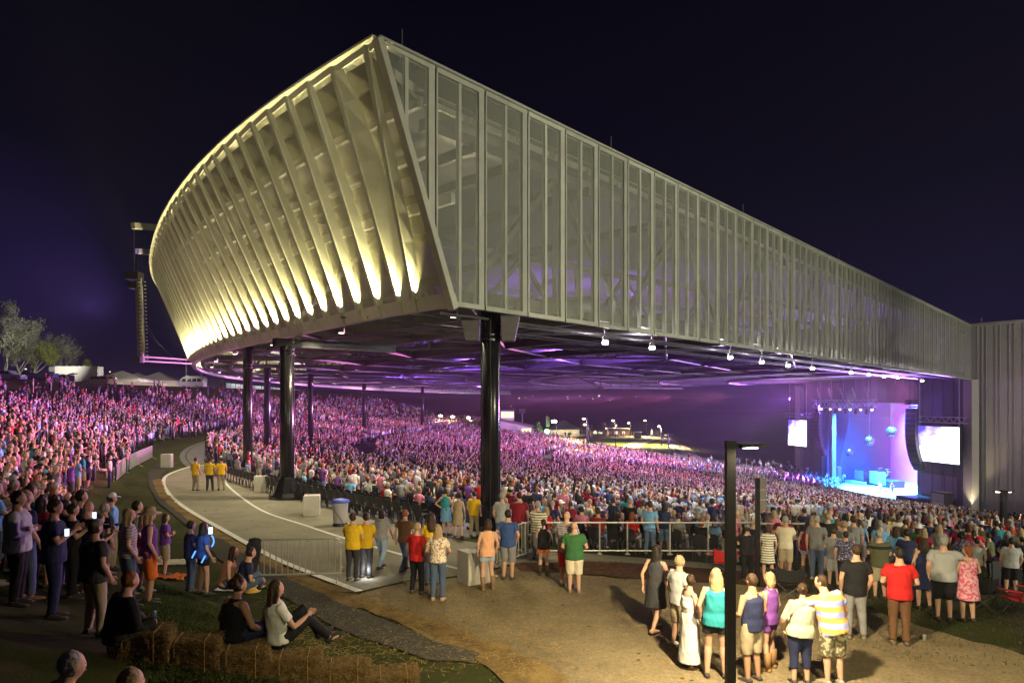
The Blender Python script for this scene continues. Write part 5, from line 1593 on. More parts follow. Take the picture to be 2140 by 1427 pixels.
# ---- performers and crew near the stage
def onstage(px, o, h_, face, pose, label, z=-10.3, **k):
    p, t = stage_px(px, 1000, o)
    q = SW(t, z, o)
    return person(q, face, pose, label, height=h_, **k)
onstage(1764, -1.0, 1.95, 235, 'play', 'guitarist in cyan light at the far side of the stage', tc='teal', bc='black', hc='dark')
onstage(1840, 2.4, 2.0, 250, 'play', 'singer in white suit at the near front of the stage', top='long', tc='white', bc='white', hc='brown')
onstage(1865, 0.2, 1.95, 245, 'play', 'guitarist in black behind the singer in white', tc='charcoal', bc='black', hc='dark', hair='long')
p, t = stage_px(1852, 1000, -7.2)
person(SW(t, -9.1, -7.4), 250, 'sit', 'drummer in red tee seated behind the drum kit', tc='red', bc='black', hc='dark', height=1.9)
sa(2136, 1092, -20, 'folded', 'person in blue tee and shorts walking on the apron by the pale wall', top_py=1049, tc='blue', bottom='shorts', bc='navy', hc='brown')
sa(1963, 1084, 30, 'relaxed', 'person in orange shirt on the steps beside the stage', top_py=1046, tc='orange', bc='brown', hc='dark')
sa(2000, 1068, -60, 'relaxed', 'person in white tee at the foot of the pale pillar', top_py=1034, tc='white', bc='grey', hc='red')

# ---- the rest of the people large enough to count, dressed from a wardrobe; every label is different
USED = set(o.get('label') for o in COL.objects if o.get('category') == 'person')
TOPS = ['black', 'white', 'grey', 'navy', 'red', 'maroon', 'pink', 'skyblue', 'purple', 'olive', 'orange', 'cream', 'teal', 'tan', 'green', 'yellow']
TW = [12, 9, 10, 9, 2, 5, 4, 4, 4, 3, 1, 5, 2, 4, 1, 1]
NAME = dict(skyblue='light blue', lightgrey='pale grey', lightdenim='pale denim')
HAIRS = [('short', 'brown'), ('short', 'dark'), ('short', 'blond'), ('crop', 'grey'), ('long', 'blond'), ('long', 'brown'), ('long', 'dark'), ('bob', 'red'), ('ponytail', 'brown'), ('bald', 'brown')]
def auto(loc, face, poses, zone, group, lower=True):
    for _ in range(400):
        tcl = random.choices(TOPS, TW)[0]
        hk, hcol = random.choice(HAIRS)
        ps = random.choice(poses)
        hat = random.choice([None] * 16 + ['cap', 'straw'])
        hatc = random.choice(['white', 'tan', 'black', 'grey'])
        fem = hk in ('long', 'bob', 'ponytail')
        hd = {'bald': 'bald head'}.get(hk, f'{hk if hk != "crop" else "cropped"} {hcol if hcol != "dark" else "dark"} hair')
        if hat: hd = f'{hatc} {"cap" if hat == "cap" else "brimmed hat"}'; hk = hk if hk != 'bald' else 'short'
        act = {'phone': ' holding a phone', 'cheer': ' with one arm up', 'cheer_both': ' with both arms up', 'clap': ' clapping', 'sit': ' seated'}.get(ps, '')
        bc = random.choice(['black', 'denim', 'khaki', 'grey', 'charcoal'])
        lb = f'person{act} in {NAME.get(tcl, tcl)} top, {hd}, {zone}'
        if lb not in USED and len(lb.split()) <= 16: break
    USED.add(lb)
    bt = 'trousers' if ps == 'sit' else random.choice(['trousers', 'shorts', 'shorts'])
    person(loc, face + random.uniform(-14, 14), ps, lb, group, female=fem, top='tee' , bottom=bt, tc=tcl, bc=bc, hair=hk, hc=hcol, hat=hat, hatc=hatc,
           skin=random.choices(['fair', 'tan', 'brown', 'dark'], [7, 3, 1, 1])[0], height=random.uniform(1.60, 1.74) if fem else random.uniform(1.70, 1.86), sc=random.choice([(.05, .045, .04), (.3, .3, .3), (.2, .12, .06)]))
def clear_of(x, y, d):
    return all(abs(a - x) > d or abs(b - y) > d for a, b in PEOPLE)
def to_stage(x, y):
    return math.degrees(atan2(58 - x, 112 - y))
N_PERSON = lambda: len(PEOPLE)
NEAR_FREE = []
# dense lawn crowd, nearest first
cand = []
for i in range(60):
    for k in range(90):
        x, y = -30 + k * .78 * .5 + (i % 2) * .3, 10.5 + i * .74
        if x > 0: break
        cand.append((x + random.uniform(-.2, .2), y + random.uniform(-.2, .2)))
cand.sort(key=lambda c: c[0] ** 2 + c[1] ** 2)
LAWN_MAXY = 0
nl = 0
for x, y in cand:
    if nl >= 112: break
    px = CX + F * x / y
    r, f = polar(x, y)
    zf = height(x, y)
    py = HY + F * (CAMZ - zf) / y
    if px < -25 or r < lawn_edge(f) + 1.2 or r > 146: continue
    lim = 215 if y < 13 else 300 if y < 17 else 322
    if px > lim or (y < 12.2 and px > 60): continue
    if not clear_of(x, y, .50 if y < 20 else .45): continue
    if random.random() < .10: continue
    auto((x, y, zf), to_stage(x, y), ['stand', 'relaxed', 'phone', 'clap', 'folded', 'relaxed', 'cheer'], 'in the left lawn crowd', 'people standing on the left lawn')
    nl += 1; LAWN_MAXY = max(LAWN_MAXY, hypot(x, y))
# right-hand lawn: standing crowd beyond the ones named above
nr = 0
for y in np.arange(19.5, 34, 1.05):
    for x in np.arange(6, 26, .82):
        if nr >= 62: break
        xx, yy = x + random.uniform(-.25, .25), y + random.uniform(-.3, .3)
        px = CX + F * xx / yy
        if px < 1600 or px > 2165 or not clear_of(xx, yy, .6): continue
        if random.random() < .25: continue
        auto((xx, yy, height(xx, yy)), to_stage(xx, yy), ['stand', 'relaxed', 'folded', 'phone', 'pockets', 'relaxed'], 'in the right standing crowd', 'people standing on the right lawn'); nr += 1
# rows behind the railing and the rear seats by the column
nb = 0
SEAT_SPOTS = []
for j, r in enumerate(np.arange(115.6, 108, -1.0)):
    f = 226.9
    while f < 236.5:
        p = pol(r, f)
        px = CX + F * p.x / p.y
        ok = px > 1050 and p.y > 21.6 and px < 1640
        if ok and nb < 62 and clear_of(p.x, p.y, .5) and random.random() < .85:
            ps = 'sit' if random.random() < .72 else 'relaxed'
            auto((p.x, p.y, height(p.x, p.y) + .02 - (.0 if ps != 'sit' else .0)), to_stage(p.x, p.y), [ps], 'in the rows behind the steel railing', 'audience in the rear rows behind the railing')
            nb += 1
            if ps == 'sit': SEAT_SPOTS.append((p.x, p.y))
        f += .33
# ================================================================== THE CROWD BEYOND (too many to count): one mesh
def proto(kind, lod):
    mb = MB()
    n = 8 if lod == 0 else 5
    if kind == 'sit': z0, lg = -.42, False
    else: z0, lg = 0, True
    tor = [(.88, .15, .11), (1.05, .15, .11), (1.33, .19, .115), (1.44, .13, .085)] if lod == 0 else [(.85, .16, .12), (1.3, .2, .12), (1.45, .1, .08)]
    loft(mb, [(0, 0, z + z0) for z, a, b in tor], [(a, b) for z, a, b in tor], n, mi=0)
    hz = 1.62 + z0
    mb.ball((0, .02, hz), (.085, .10, .125), 8 if lod == 0 else 6, 6 if lod == 0 else 4, 1)
    mb.ball((0, -.015, hz + .03), (.094, .105, .118), 8 if lod == 0 else 6, 5 if lod == 0 else 4, 2)
    if kind == 'long': loft(mb, [(0, -.06, hz), (0, -.10, hz - .15), (0, -.09, hz - .36)], [(.09, .06), (.11, .05), (.06, .02)], 6, mi=2)
    m = 5 if lod == 0 else 4
    arms = {'up': (((-.22, .03, 1.36), (-.34, .08, 1.60), (-.27, .14, 1.9)), ((.22, .03, 1.36), (.27, .06, 1.1), (.2, .2, .95))),
            'phone': (((-.2, 0, 1.38), (-.24, .06, 1.12), (-.08, .28, 1.3)), ((.2, 0, 1.38), (.24, .06, 1.12), (.08, .28, 1.3)))}.get(kind,
            (((-.2, 0, 1.38), (-.26, -.02, 1.1), (-.22, .08, .9)), ((.2, 0, 1.38), (.26, -.02, 1.1), (.22, .08, .9))))
    for A in arms:
        q = [(x, y, z + z0) for x, y, z in A]
        loft(mb, q[:2] if lod else [q[0], Vector(q[0]).lerp(Vector(q[1]), .6)], [.06, .055], m, (.1, .9, .1), 0)
        loft(mb, [Vector(q[0]).lerp(Vector(q[1]), .6), q[1], q[2]] if lod == 0 else [q[1], q[2]], [.045, .042, .03] if lod == 0 else [.045, .035], m, (.1, .9, .1), 1)
    if lg:
        if lod == 0:
            for s in (-1, 1): loft(mb, [(s * .09, 0, .92), (s * .1, .02, .5), (s * .1, -.01, .02)], [.10, .075, .06], 6, mi=3)
        else: loft(mb, [(0, 0, .9), (0, 0, .1)], [(.16, .11), (.15, .09)], 4, mi=3)
    else:
        loft(mb, [(0, 0, .48), (0, .25, .47), (0, .45, .45)], [(.17, .10), (.17, .09), (.15, .07)], 5 if lod else 6, (0, .1, 1), 3)
        if lod == 0: loft(mb, [(0, .45, .45), (0, .45, .02)], [(.14, .06), (.13, .05)], 5, mi=3)
    reg = np.zeros(len(mb.v), int)
    for fc, mi in zip(mb.f, mb.m):
        for i in fc: reg[i] = mi
    return np.array([tuple(v) for v in mb.v], float), mb.f, reg

def crowd_mesh(name, spots, label):
    kinds = ['stand', 'long', 'up', 'phone', 'sit']
    pr = {(k, l): proto(k, l) for k in kinds for l in (0, 1)}
    pal = np.array([C[c] for c in ('white', 'white', 'lightgrey', 'lightgrey', 'grey', 'grey', 'cream', 'black', 'black', 'navy', 'navy', 'skyblue', 'pink', 'maroon', 'tan', 'purple', 'charcoal', 'charcoal', 'lightdenim', 'red')])
    hp = np.array([HC['brown'], HC['brown'], HC['dark'], HC['blond'], HC['grey'], HC['red'], (.55, .5, .4)])
    sp = np.array([SK['fair']] * 7 + [SK['tan']] * 3 + [SK['brown']])
    pp = np.array([C[c] for c in ('black', 'denim', 'khaki', 'charcoal', 'navy', 'grey')])
    VV, CCs, loops, counts, off = [], [], [], [], 0
    flat = {k: (np.array([i for f in pr[k][1] for i in f]), np.array([len(f) for f in pr[k][1]])) for k in pr}
    for x, y, z, ang, kk, s, lod in spots:
        k = (kk, lod)
        v, fcs, reg = pr[k]
        a = radians(-ang); ca, sa_ = cos(a), sin(a)
        w = np.empty_like(v)
        wx = s * rng.uniform(.92, 1.15)
        w[:, 0] = x + (v[:, 0] * ca - v[:, 1] * sa_) * wx
        w[:, 1] = y + (v[:, 0] * sa_ + v[:, 1] * ca) * wx
        w[:, 2] = z + v[:, 2] * s
        VV.append(w)
        colr = np.stack([pal[rng.integers(len(pal))], sp[rng.integers(len(sp))], hp[rng.integers(len(hp))], pp[rng.integers(len(pp))]])
        colr = colr * rng.uniform(.8, 1.2, (4, 1))
        CCs.append(colr[reg])
        loops.append(flat[k][0] + off); counts.append(flat[k][1]); off += len(v)
    VV, CCs = np.concatenate(VV), np.concatenate(CCs)
    loops, counts = np.concatenate(loops), np.concatenate(counts)
    me = bpy.data.meshes.new(name)
    me.vertices.add(len(VV)); me.vertices.foreach_set('co', VV.ravel())
    me.loops.add(len(loops)); me.loops.foreach_set('vertex_index', loops.astype(np.int32))
    me.polygons.add(len(counts))
    st = np.concatenate([[0], np.cumsum(counts)[:-1]]).astype(np.int32)
    me.polygons.foreach_set('loop_start', st); me.polygons.foreach_set('loop_total', counts.astype(np.int32))
    me.polygons.foreach_set('use_smooth', np.ones(len(counts), bool))
    me.update(calc_edges=True)
    at_ = me.color_attributes.new('Col', 'FLOAT_COLOR', 'POINT')
    at_.data.foreach_set('color', np.concatenate([np.clip(CCs, 0, 1), np.ones((len(CCs), 1))], 1).astype(np.float32).ravel())
    me.materials.append(mat_color('crowd_clothes', .8, .25, 0, attr='Col'))
    o = bpy.data.objects.new(name, me); COL.objects.link(o)
    return tag(o, label, 'crowd', kind='stuff')

far_s = []
COLXY = [(c[0], c[1]) for c in cols]
cell = set((int(a // .6), int(b // .6)) for a, b in PEOPLE)
def free(x, y):
    i, j = int(x // .6), int(y // .6)
    return not any((i + a, j + b) in cell for a in (-1, 0, 1) for b in (-1, 0, 1))
def put(x, y, sit_p, sc=1.0, ang=None):
    if any(abs(a - x) < .9 and abs(b - y) < .9 for a, b in COLXY): return
    z = height(x, y) + .02
    k = 'sit' if random.random() < sit_p else random.choice(['stand', 'stand', 'stand', 'long', 'long', 'phone', 'up'])
    s = sc * random.uniform(.88, 1.08)
    a = (to_stage(x, y) if ang is None else ang) + random.uniform(-22, 22)
    far_s.append((x, y, z, a, k, s, 0 if y < 58 else 1))
# seated bowl: rows with radial aisles and two cross aisles
r = 114.6
while r > 22:
    step = .66 / r * 57.3
    if not (97.2 < r < 100.0 or 70.0 < r < 72.6):
        f = float(np.interp(r, [22, 32, 40, 50, 72, 90, 105], [134, 136, 142, 145, 146.5, 142, 140]))
        lim = 229.5 if r > 60 else 232
        while f < 236:
            aisle = min(abs(f - q) for q in (143, 155, 167, 179, 191, 203, 215, 226.6)) * r / 57.3 < (.75 if r > 40 else .0)
            p = pol(r + random.uniform(-.15, .15), f + random.uniform(-.2, .2) * step)
            px = CX + F * p.x / p.y
            inside = f < 226.9 or (px > 1050 and p.y > 22)
            dens = .90 if f > 140 else .78
            if inside and r > 111 and f < 226.9 and f > 214: dens = .45 if r > 113 else .75
            if inside and r > 108 and p.x > -6 and p.x < .6 and p.y < 32: dens = .55
            if f > 229 and p.x > 8.4 and p.y < 42: inside = False
            if f > 231 and r < 45: inside = False
            if not aisle and inside and random.random() < dens and free(p.x, p.y):
                put(p.x, p.y, .55 if r > 90 and f > 200 else .2)
            f += step
    r -= .95
# right-hand lawn running down to the stage
for y in np.arange(26, 78, 1.15):
    for x in np.arange(8, 60, 1.0):
        xx, yy = x + random.uniform(-.4, .4), y + random.uniform(-.4, .4)
        px = CX + F * xx / yy
        rr_, ff_ = polar(xx, yy)
        if not (1600 < px < 2200) or ff_ < 231.5 or rr_ < 52: continue
        if random.random() < .58 and free(xx, yy): put(xx, yy, .1)
# lawn beyond the path
r = 120.9
while r < 148.5:
    step = .86 / r * 57.3
    f = 138
    while f < 231:
        p = pol(r + random.uniform(-.35, .35), f + random.uniform(-.4, .4) * step)
        px = CX + F * p.x / p.y
        thin = mnoise.noise(Vector((p.x * .12, p.y * .12, 4)))
        dens = .90 - max(0, (r - 130.5) / 8) * .9 + thin * (.35 if r < 131 else .7)
        if r < lawn_edge(f) + .3 + 1.1 * sstep(214, 222, f): dens = -1
        if f < 150: dens -= (150 - f) / 14
        if -60 < px < 1070 and random.random() < dens and free(p.x, p.y) and not (px > 322 and p.y < 38) and p.y > 15.5:
            put(p.x, p.y, .06)
        f += step
    r += .92
# strollers on the far paths and along the distant promenade
for k in range(46):
    px = random.uniform(1385, 1692); py = 968 + (px - 1385) * .085 + random.uniform(-8, 6)
    p = ground(px, py); put(p.x, p.y, 0, 1.0, random.uniform(0, 360))
for k in range(14):
    px = random.uniform(1180, 1330); p = ground(px, 909 + random.uniform(0, 6)); put(p.x, p.y, 0, 1.0, random.uniform(0, 360))
for k in range(10):
    px = random.choice([random.uniform(232, 245), random.uniform(305, 345), random.uniform(545, 550)])
    u = (px - CX) / F; a, b_, c = 1 + u * u, -2 * (CC[0] * u + CC[1]), CC[0] ** 2 + CC[1] ** 2 - 156 ** 2
    Y = (-b_ + sqrt(b_ * b_ - 4 * a * c)) / (2 * a); put(u * Y, Y, 0, 1.0, random.uniform(0, 360))
print('crowd', len(far_s), 'persons', len(PEOPLE))
crowd_mesh('crowd', far_s, 'thousands of concert-goers filling the seats under the roof and the lawn')
# ================================================================== THINGS ON THE GROUND
M_galv = mat('galvanised_steel', (0.50, 0.49, 0.44), 0.4, 0.6, var=.15, scale=5)
M_card = mat('white_cardboard', (0.52, 0.49, 0.42), 0.85, var=.12, scale=2.5)
M_blackp = mat('black_plastic', (0.022, 0.022, 0.025), 0.45)
M_hay = mat('hay', (0.19, 0.12, 0.045), 0.95, var=.6, scale=16, bump=1.0, bscale=40, spec=.1)

# ---- folding seats of the rear rows
ch = empty('stadium_seat', (0, 0, 0), 0, 'x', 'seat', 'empty black seats in the rear rows')
mb = MB(); P = []
for i in range(7):
    x = -.21 + .42 * i / 6; q = abs(x) / .21
    P.append((x, -.20 + .03 * (1 - q * q) * -1, .47, .88 - .05 * q ** 3))
for a, b in zip(P[:-1], P[1:]):
    mb.hexa([(a[0], a[1], a[2]), (b[0], b[1], b[2]), (b[0], b[1] + .03, b[2]), (a[0], a[1] + .03, a[2]), (a[0], a[1] - .06, a[3]), (b[0], b[1] - .06, b[3]), (b[0], b[1] - .03, b[3]), (a[0], a[1] - .03, a[3])])
mb.build('backrest', M_blackp, ch)
mb = MB(); mb.hexa([(-.2, -.16, .42), (.2, -.16, .42), (.2, .2, .44), (-.2, .2, .44), (-.2, -.16, .45), (.2, -.16, .45), (.2, .2, .48), (-.2, .2, .48)]); mb.build('seat', M_blackp, ch)
for s in (-1, 1):
    mb = MB(); mb.bar((s * .22, -.2, 0), (s * .22, -.14, .44), .035); mb.bar((s * .22, .16, 0), (s * .22, .12, .44), .035); mb.bar((s * .22, -.15, .64), (s * .22, .14, .64), .04, .03); mb.build('leg', M_steel, ch)
rows, first = [], True
for j, r in enumerate((115.9, 115.0, 114.1)):
    k = 0; f = 213.0
    while f < 226.6:
        p = pol(r, f)
        if not any(abs(a - p.x) < .7 and abs(b - p.y) < .7 for a, b in COLXY) and (j == 0 or f > 218):
            rows.append((p, j))
        f += .31
rows = rows[:128]
WHERE = ['rearmost row along the concrete path', 'second row from the concrete path', 'third row from the concrete path']
for i, (p, j) in enumerate(rows):
    rz = radians(-to_stage(p.x, p.y))
    o = ch if i == 0 else copy_tree(ch, (0, 0, 0), 0)
    o.location = (p.x, p.y, height(p.x, p.y) + .015); o.rotation_euler = (0, 0, rz)
    o['label'] = 'black folding stadium seat in the ' + WHERE[j]
    o['group'] = 'black seats, ' + WHERE[j]
sch = {}
for i, (x, y) in enumerate(SEAT_SPOTS):
    o = copy_tree(ch, (x, y, height(x, y) + .015), radians(-to_stage(x, y)), 'black stadium seat with someone sitting in it behind the railing', 'occupied seats behind the railing')

# ---- steel railing along the walkway
rl = empty('steel_railing', (4, 20.75, 0), 0, 'long low steel railing between the walkway and the rear seats', 'railing')
mb = MB(); y0 = 20.75
a, b = at(1090, 1100, y0).x, at(1592, 1100, y0).x
mb.tube([(a - 4, 0, .97), (b - 4, 0, .97)], .03, 8); mb.build('top_rail', M_galv, rl)
mb = MB(); mb.tube([(a - 4, 0, .12), (b - 4, 0, .12)], .02, 8); mb.build('bottom_rail', M_galv, rl)
for px in (1098, 1170, 1253, 1311, 1400, 1480, 1588):
    x = at(px, 1100, y0).x - 4
    mb = MB(); mb.tube([(x, 0, 0), (x, 0, .97)], .025, 8); mb.build('post', M_galv, rl)
    q = MB(); q.box((x, 0, .02), (.14, .14, .02)); q.build('foot_plate', M_galv, rl)
tag(ground_patch('kerb_strip', [Vector((a, 20.62, 0)), Vector((b + 1, 20.62, 0)), Vector((b + 1, 20.9, 0)), Vector((a, 20.9, 0))], M_concrete, .03), kind='structure')
rl2 = empty('gate_railing', (8.2, 20.4, 0), 0, 'short cream-coloured railing section by the near lamp pole', 'railing')
for x in (-.6, 0, .55): 
    mb = MB(); mb.tube([(x, 0, 0), (x, 0, 1.02)], .03, 8); mb.build('post', M_galv, rl2)
for z in (.55, 1.0):
    mb = MB(); mb.tube([(-.75, 0, z), (.7, 0, z)], .03, 8); mb.build('rail', M_galv, rl2)

def barricade(x0, y0, x1, y1, label):
    r = empty('crowd_barricade', ((x0 + x1) / 2, (y0 + y1) / 2, .012), atan2(y1 - y0, x1 - x0), label, 'barricade', 'steel crowd barricades')
    L = hypot(x1 - x0, y1 - y0) / 2
    mb = MB(); c = .12
    path = [(-L, 0, .2), (-L, 0, 1.1 - c), (-L + c * .3, 0, 1.1 - c * .3), (-L + c, 0, 1.1), (L - c, 0, 1.1), (L - c * .3, 0, 1.1 - c * .3), (L, 0, 1.1 - c), (L, 0, .2), (L - .01, 0, .2), (-L, 0, .2)]
    mb.tube(path, .024, 8); mb.build('frame', M_galv, r)
    mb = MB(); n = max(6, int(L * 2 / .145))
    for k in range(1, n): mb.tube([(-L + 2 * L * k / n, 0, .2), (-L + 2 * L * k / n, 0, 1.1)], .013, 6)
    mb.build('bars', M_galv, r)
    for s in (-1, 1):
        mb = MB(); mb.tube([(s * (L - .06), -.33, 0), (s * (L - .05), -.05, .19), (s * (L - .05), .05, .19), (s * (L - .06), .33, 0)], .018, 6); mb.build('foot', M_galv, r)
        mb = MB(); mb.box((s * (L + .03), 0, .8), (.05, .04, .03)); mb.box((s * (L + .03), 0, .35), (.05, .04, .03)); mb.build('hook', M_galv, r)
    return r
g0, g1 = ground(527, 1219, 0), ground(712, 1214, 0)
barricade(g0.x, g0.y, g1.x, g1.y, 'steel crowd barricade with a black jacket hung on its left end')
g0b, g1b = ground(1035, 1192, 0), ground(1116, 1166, 0)
barricade(g0b.x, g0b.y, g1b.x, g1b.y, 'slanted steel barricade beside the man in plain blue tee')
# jacket over the left end
mb = MB()
loft(mb, [(g0.x + .04, g0.y - .03, .28), (g0.x + .07, g0.y - .05, .55), (g0.x + .08, g0.y - .06, .9), (g0.x + .08, g0.y, 1.12), (g0.x + .08, g0.y + .03, 1.16)], [(.05, .04), (.13, .07), (.17, .08), (.16, .09), (.08, .04)], 14)
loft(mb, [(g0.x - .05, g0.y - .06, 1.05), (g0.x - .09, g0.y - .08, .75), (g0.x - .06, g0.y - .06, .5)], [.06, .055, .04], 8)
me = fuse(mb, .02, 2, .02, 4); me.materials.append(mat('black_jacket', (.015, .014, .016), .8))
o = bpy.data.objects.new('jacket', me); COL.objects.link(o); tag(o, 'black jacket hanging over the left end of the steel barricade', 'jacket')
# lawn-edge fence
fl_px = [(238, 1006), (262, 990), (288, 976), (318, 960)]
for i, (a_, b_) in enumerate(zip(fl_px[:-1], fl_px[1:])):
    p, q = ground(*a_), ground(*b_)
    barricade(p.x, p.y, q.x, q.y, ['barricade at the lawn edge nearest the crowd in shadow', 'middle barricade of three along the lawn edge', 'farthest barricade of three along the lawn edge'][i])

# ---- bins
def carton(px, py, w, h, label, rz=.3):
    p = ground(px, py, 0.0)
    r = empty('cardboard_bin', (p.x, p.y, .02), rz, label, 'bin', 'white cardboard litter boxes')
    mb = MB(); t = .015
    for a_, d in (((0, -w / 2, h / 2), (w, t, h)), ((0, w / 2, h / 2), (w, t, h)), ((-w / 2, 0, h / 2), (t, w - 2 * t, h)), ((w / 2, 0, h / 2), (t, w - 2 * t, h))): mb.box(a_, d)
    mb.box((0, 0, .03), (w - .02, w - .02, .03)); mb.build('box', M_card, r)
    mb = MB(); mb.lathe((0, 0, h - .12), [(w * .3, 0), (w * .52, .10), (w * .66, .125), (w * .70, .11)], 4); q = mb.build('bag_liner', mat('bag_white', (.6, .58, .52), .6), r); q.rotation_euler = (0, 0, pi / 4)
carton(990, 1216, .62, .80, 'white cardboard litter box in the foreground beside the peach tank top', .55)
carton(652, 1076, .62, .80, 'white cardboard litter box beside the bin with the blue lid', .2)
carton(545, 1027, .58, .80, 'white cardboard litter box between the two nearest rear columns', .2)
carton(349, 977, .62, .95, 'white cardboard litter box at the lawn edge across the path', .1)
p = ground(711, 1099, 0)
tb = empty('rubbish_bin', (p.x, p.y, .015), 0, 'round pale bin with a bright blue lid and clear bag', 'bin')
mb = MB(); mb.lathe((0, 0, 0), [(.22, 0), (.24, .02), (.27, .4), (.30, .86), (.31, .90)], 20); mb.build('drum', mat('bin_plastic', (.42, .40, .42), .35), tb, True)
mb = MB(); mb.lathe((0, 0, .88), [(.335, 0), (.345, .04), (.30, .10), (.16, .13), (.12, .13)], 20); mb.build('lid', mat('blue_lid', (.06, .09, .55), .4), tb, True)
mb = MB(); mb.tube([(-.25, -.2, .85), (-.1, -.31, .55), (.1, -.29, .3), (.2, -.24, .05)], .012, 5); mb.lathe((0, 0, .0), [(.30, 0), (.28, .05), (.24, .15)], 14); mb.build('bag', M_blackp, tb)

# ---- lamp poles and signs
def lamp_pole(px, Y, ytop, zb, w, label, arm, lit):
    x = (px - CX) / F * Y; zt = CAMZ - (ytop - HY) / F * Y
    r = empty('lamp_pole', (x, Y, zb), 0, label, 'lamp post')
    H = zt - zb
    mb = MB(); mb.box((0, 0, H / 2), (w, w, H)); 
    mb.build('pole', M_pole, r)
    mb = MB(); mb.box((0, 0, .05), (w * 2.2, w * 2.2, .1)); mb.box((0, 0, H + .012), (w * 1.05, w * 1.05, .025)); mb.build('pole_base', M_pole, r)
    for s in arm:
        mb = MB()
        mb.bar((s * w * .5, 0, H - .06), (s * (w * .5 + .10), 0, H - .06), .05)
        x0, x1 = s * (w * .5 + .06), s * (w * .5 + .46)
        mb.hexa([(x0, -.12, H - .075), (x1, -.10, H - .045), (x1, .10, H - .045), (x0, .12, H - .075), (x0, -.12, H - .02), (x1, -.09, H - .015), (x1, .09, H - .015), (x0, .12, H - .02)])
        h_ = mb.build('lamp_head', M_pole, r)
        if lit:
            q = MB(); q.box((x0 + s * .15, 0, H - .078), (.18, .14, .012)); q.build('lens', glow('plaza_lens', (1.0, .86, .6), 25), h_)
    return r, Vector((x, Y, zt))
lp, hd = lamp_pole(1526, 9.55, 924, 0.0, .122, 'nearest square black lamp pole with a flat lamp head to the right', (1,), True)
LH = hd + Vector((.34, 0, -.09))
spot(LH + Vector((0, 0, -.03)), LH + Vector((-.8, .8, -4)), PLAZA_W, (1.0, .80, .48), 168, .35, .12, 'plaza_light')
lp2, hd2 = lamp_pole(2097, 40.0, 1025, height((2097 - CX) / F * 40, 40), .26, 'distant T-shaped lamp pole in front of the pale wall', (-1, 1), True)
spot(hd2 + Vector((0, 0, -.2)), hd2 + Vector((0, 1, -5)), PLAZA_W * .55, (1.0, .9, .7), 150, .6, .2, 'lawn_light')
p = ground(1583, 1224, 0)
sg = empty('sign_post', p, 0, 'narrow dark sign post with a thin panel, right of the near lamp pole', 'sign')
H = CAMZ - (998 - HY) / F * p.y
mb = MB(); mb.box((0, 0, H / 2), (.10, .10, H)); mb.build('post', M_black, sg)
mb = MB(); mb.box((.14, 0, H - .42), (.16, .03, .80)); mb.build('panel', M_steel2, sg)
mb = MB(); mb.box((.14, -.018, H - .30), (.15, .004, .012)); mb.box((.14, -.018, H - .55), (.15, .004, .012)); mb.build('panel_line', M_galv, sg)
mb = MB(); mb.ball((0, 0, H + .05), .05, 8, 6); mb.build('finial', mat('warm_cap', (.5, .3, .2), .5), sg)

# four floodlight poles added out of view to light the walls, curved skin and plaza
for (x, y, z0, tgt, pw, cone, lb) in ((40, 0, 0, (13, 40, 12.5), WALL_W, 84, 'tall floodlight pole added out of view on the right lawn aimed at the pavilion side'), (78, 48, -6, (55, 86, 9), WALL_W * .55, 75, 'tall floodlight pole added out of view beside the stage house aimed at its wall'), (-17, -8, 7.5, (-14, 33, 11.5), WALL_W * .28, 50, 'tall floodlight pole added out of view on the left lawn aimed at the curved skin'), (5, -4, 2.0, (4.0, 15.5, 0), 9500, 62, 'tall floodlight pole added out of view at the near edge aimed down at the plaza')):
    r = empty('added_floodlight_pole', (x, y, z0), 0, lb, 'lamp post')
    mb = MB(); mb.tube([(0, 0, 0), (0, 0, 9)], .12, 10); mb.build('pole', M_black, r)
    mb = MB(); mb.box((-.1, .2, 9.0), (.6, .4, .45)); mb.build('lamp_head', M_black, r)
    d = (Vector(tgt) - Vector((x, y, z0 + 9))).normalized()
    spot(Vector((x, y, z0 + 9)) + d * .6, tgt, pw, (1.0, .94, .70) if x > 10 else (1.0, .88, .50), cone, .8, .3, 'added_flood_light')

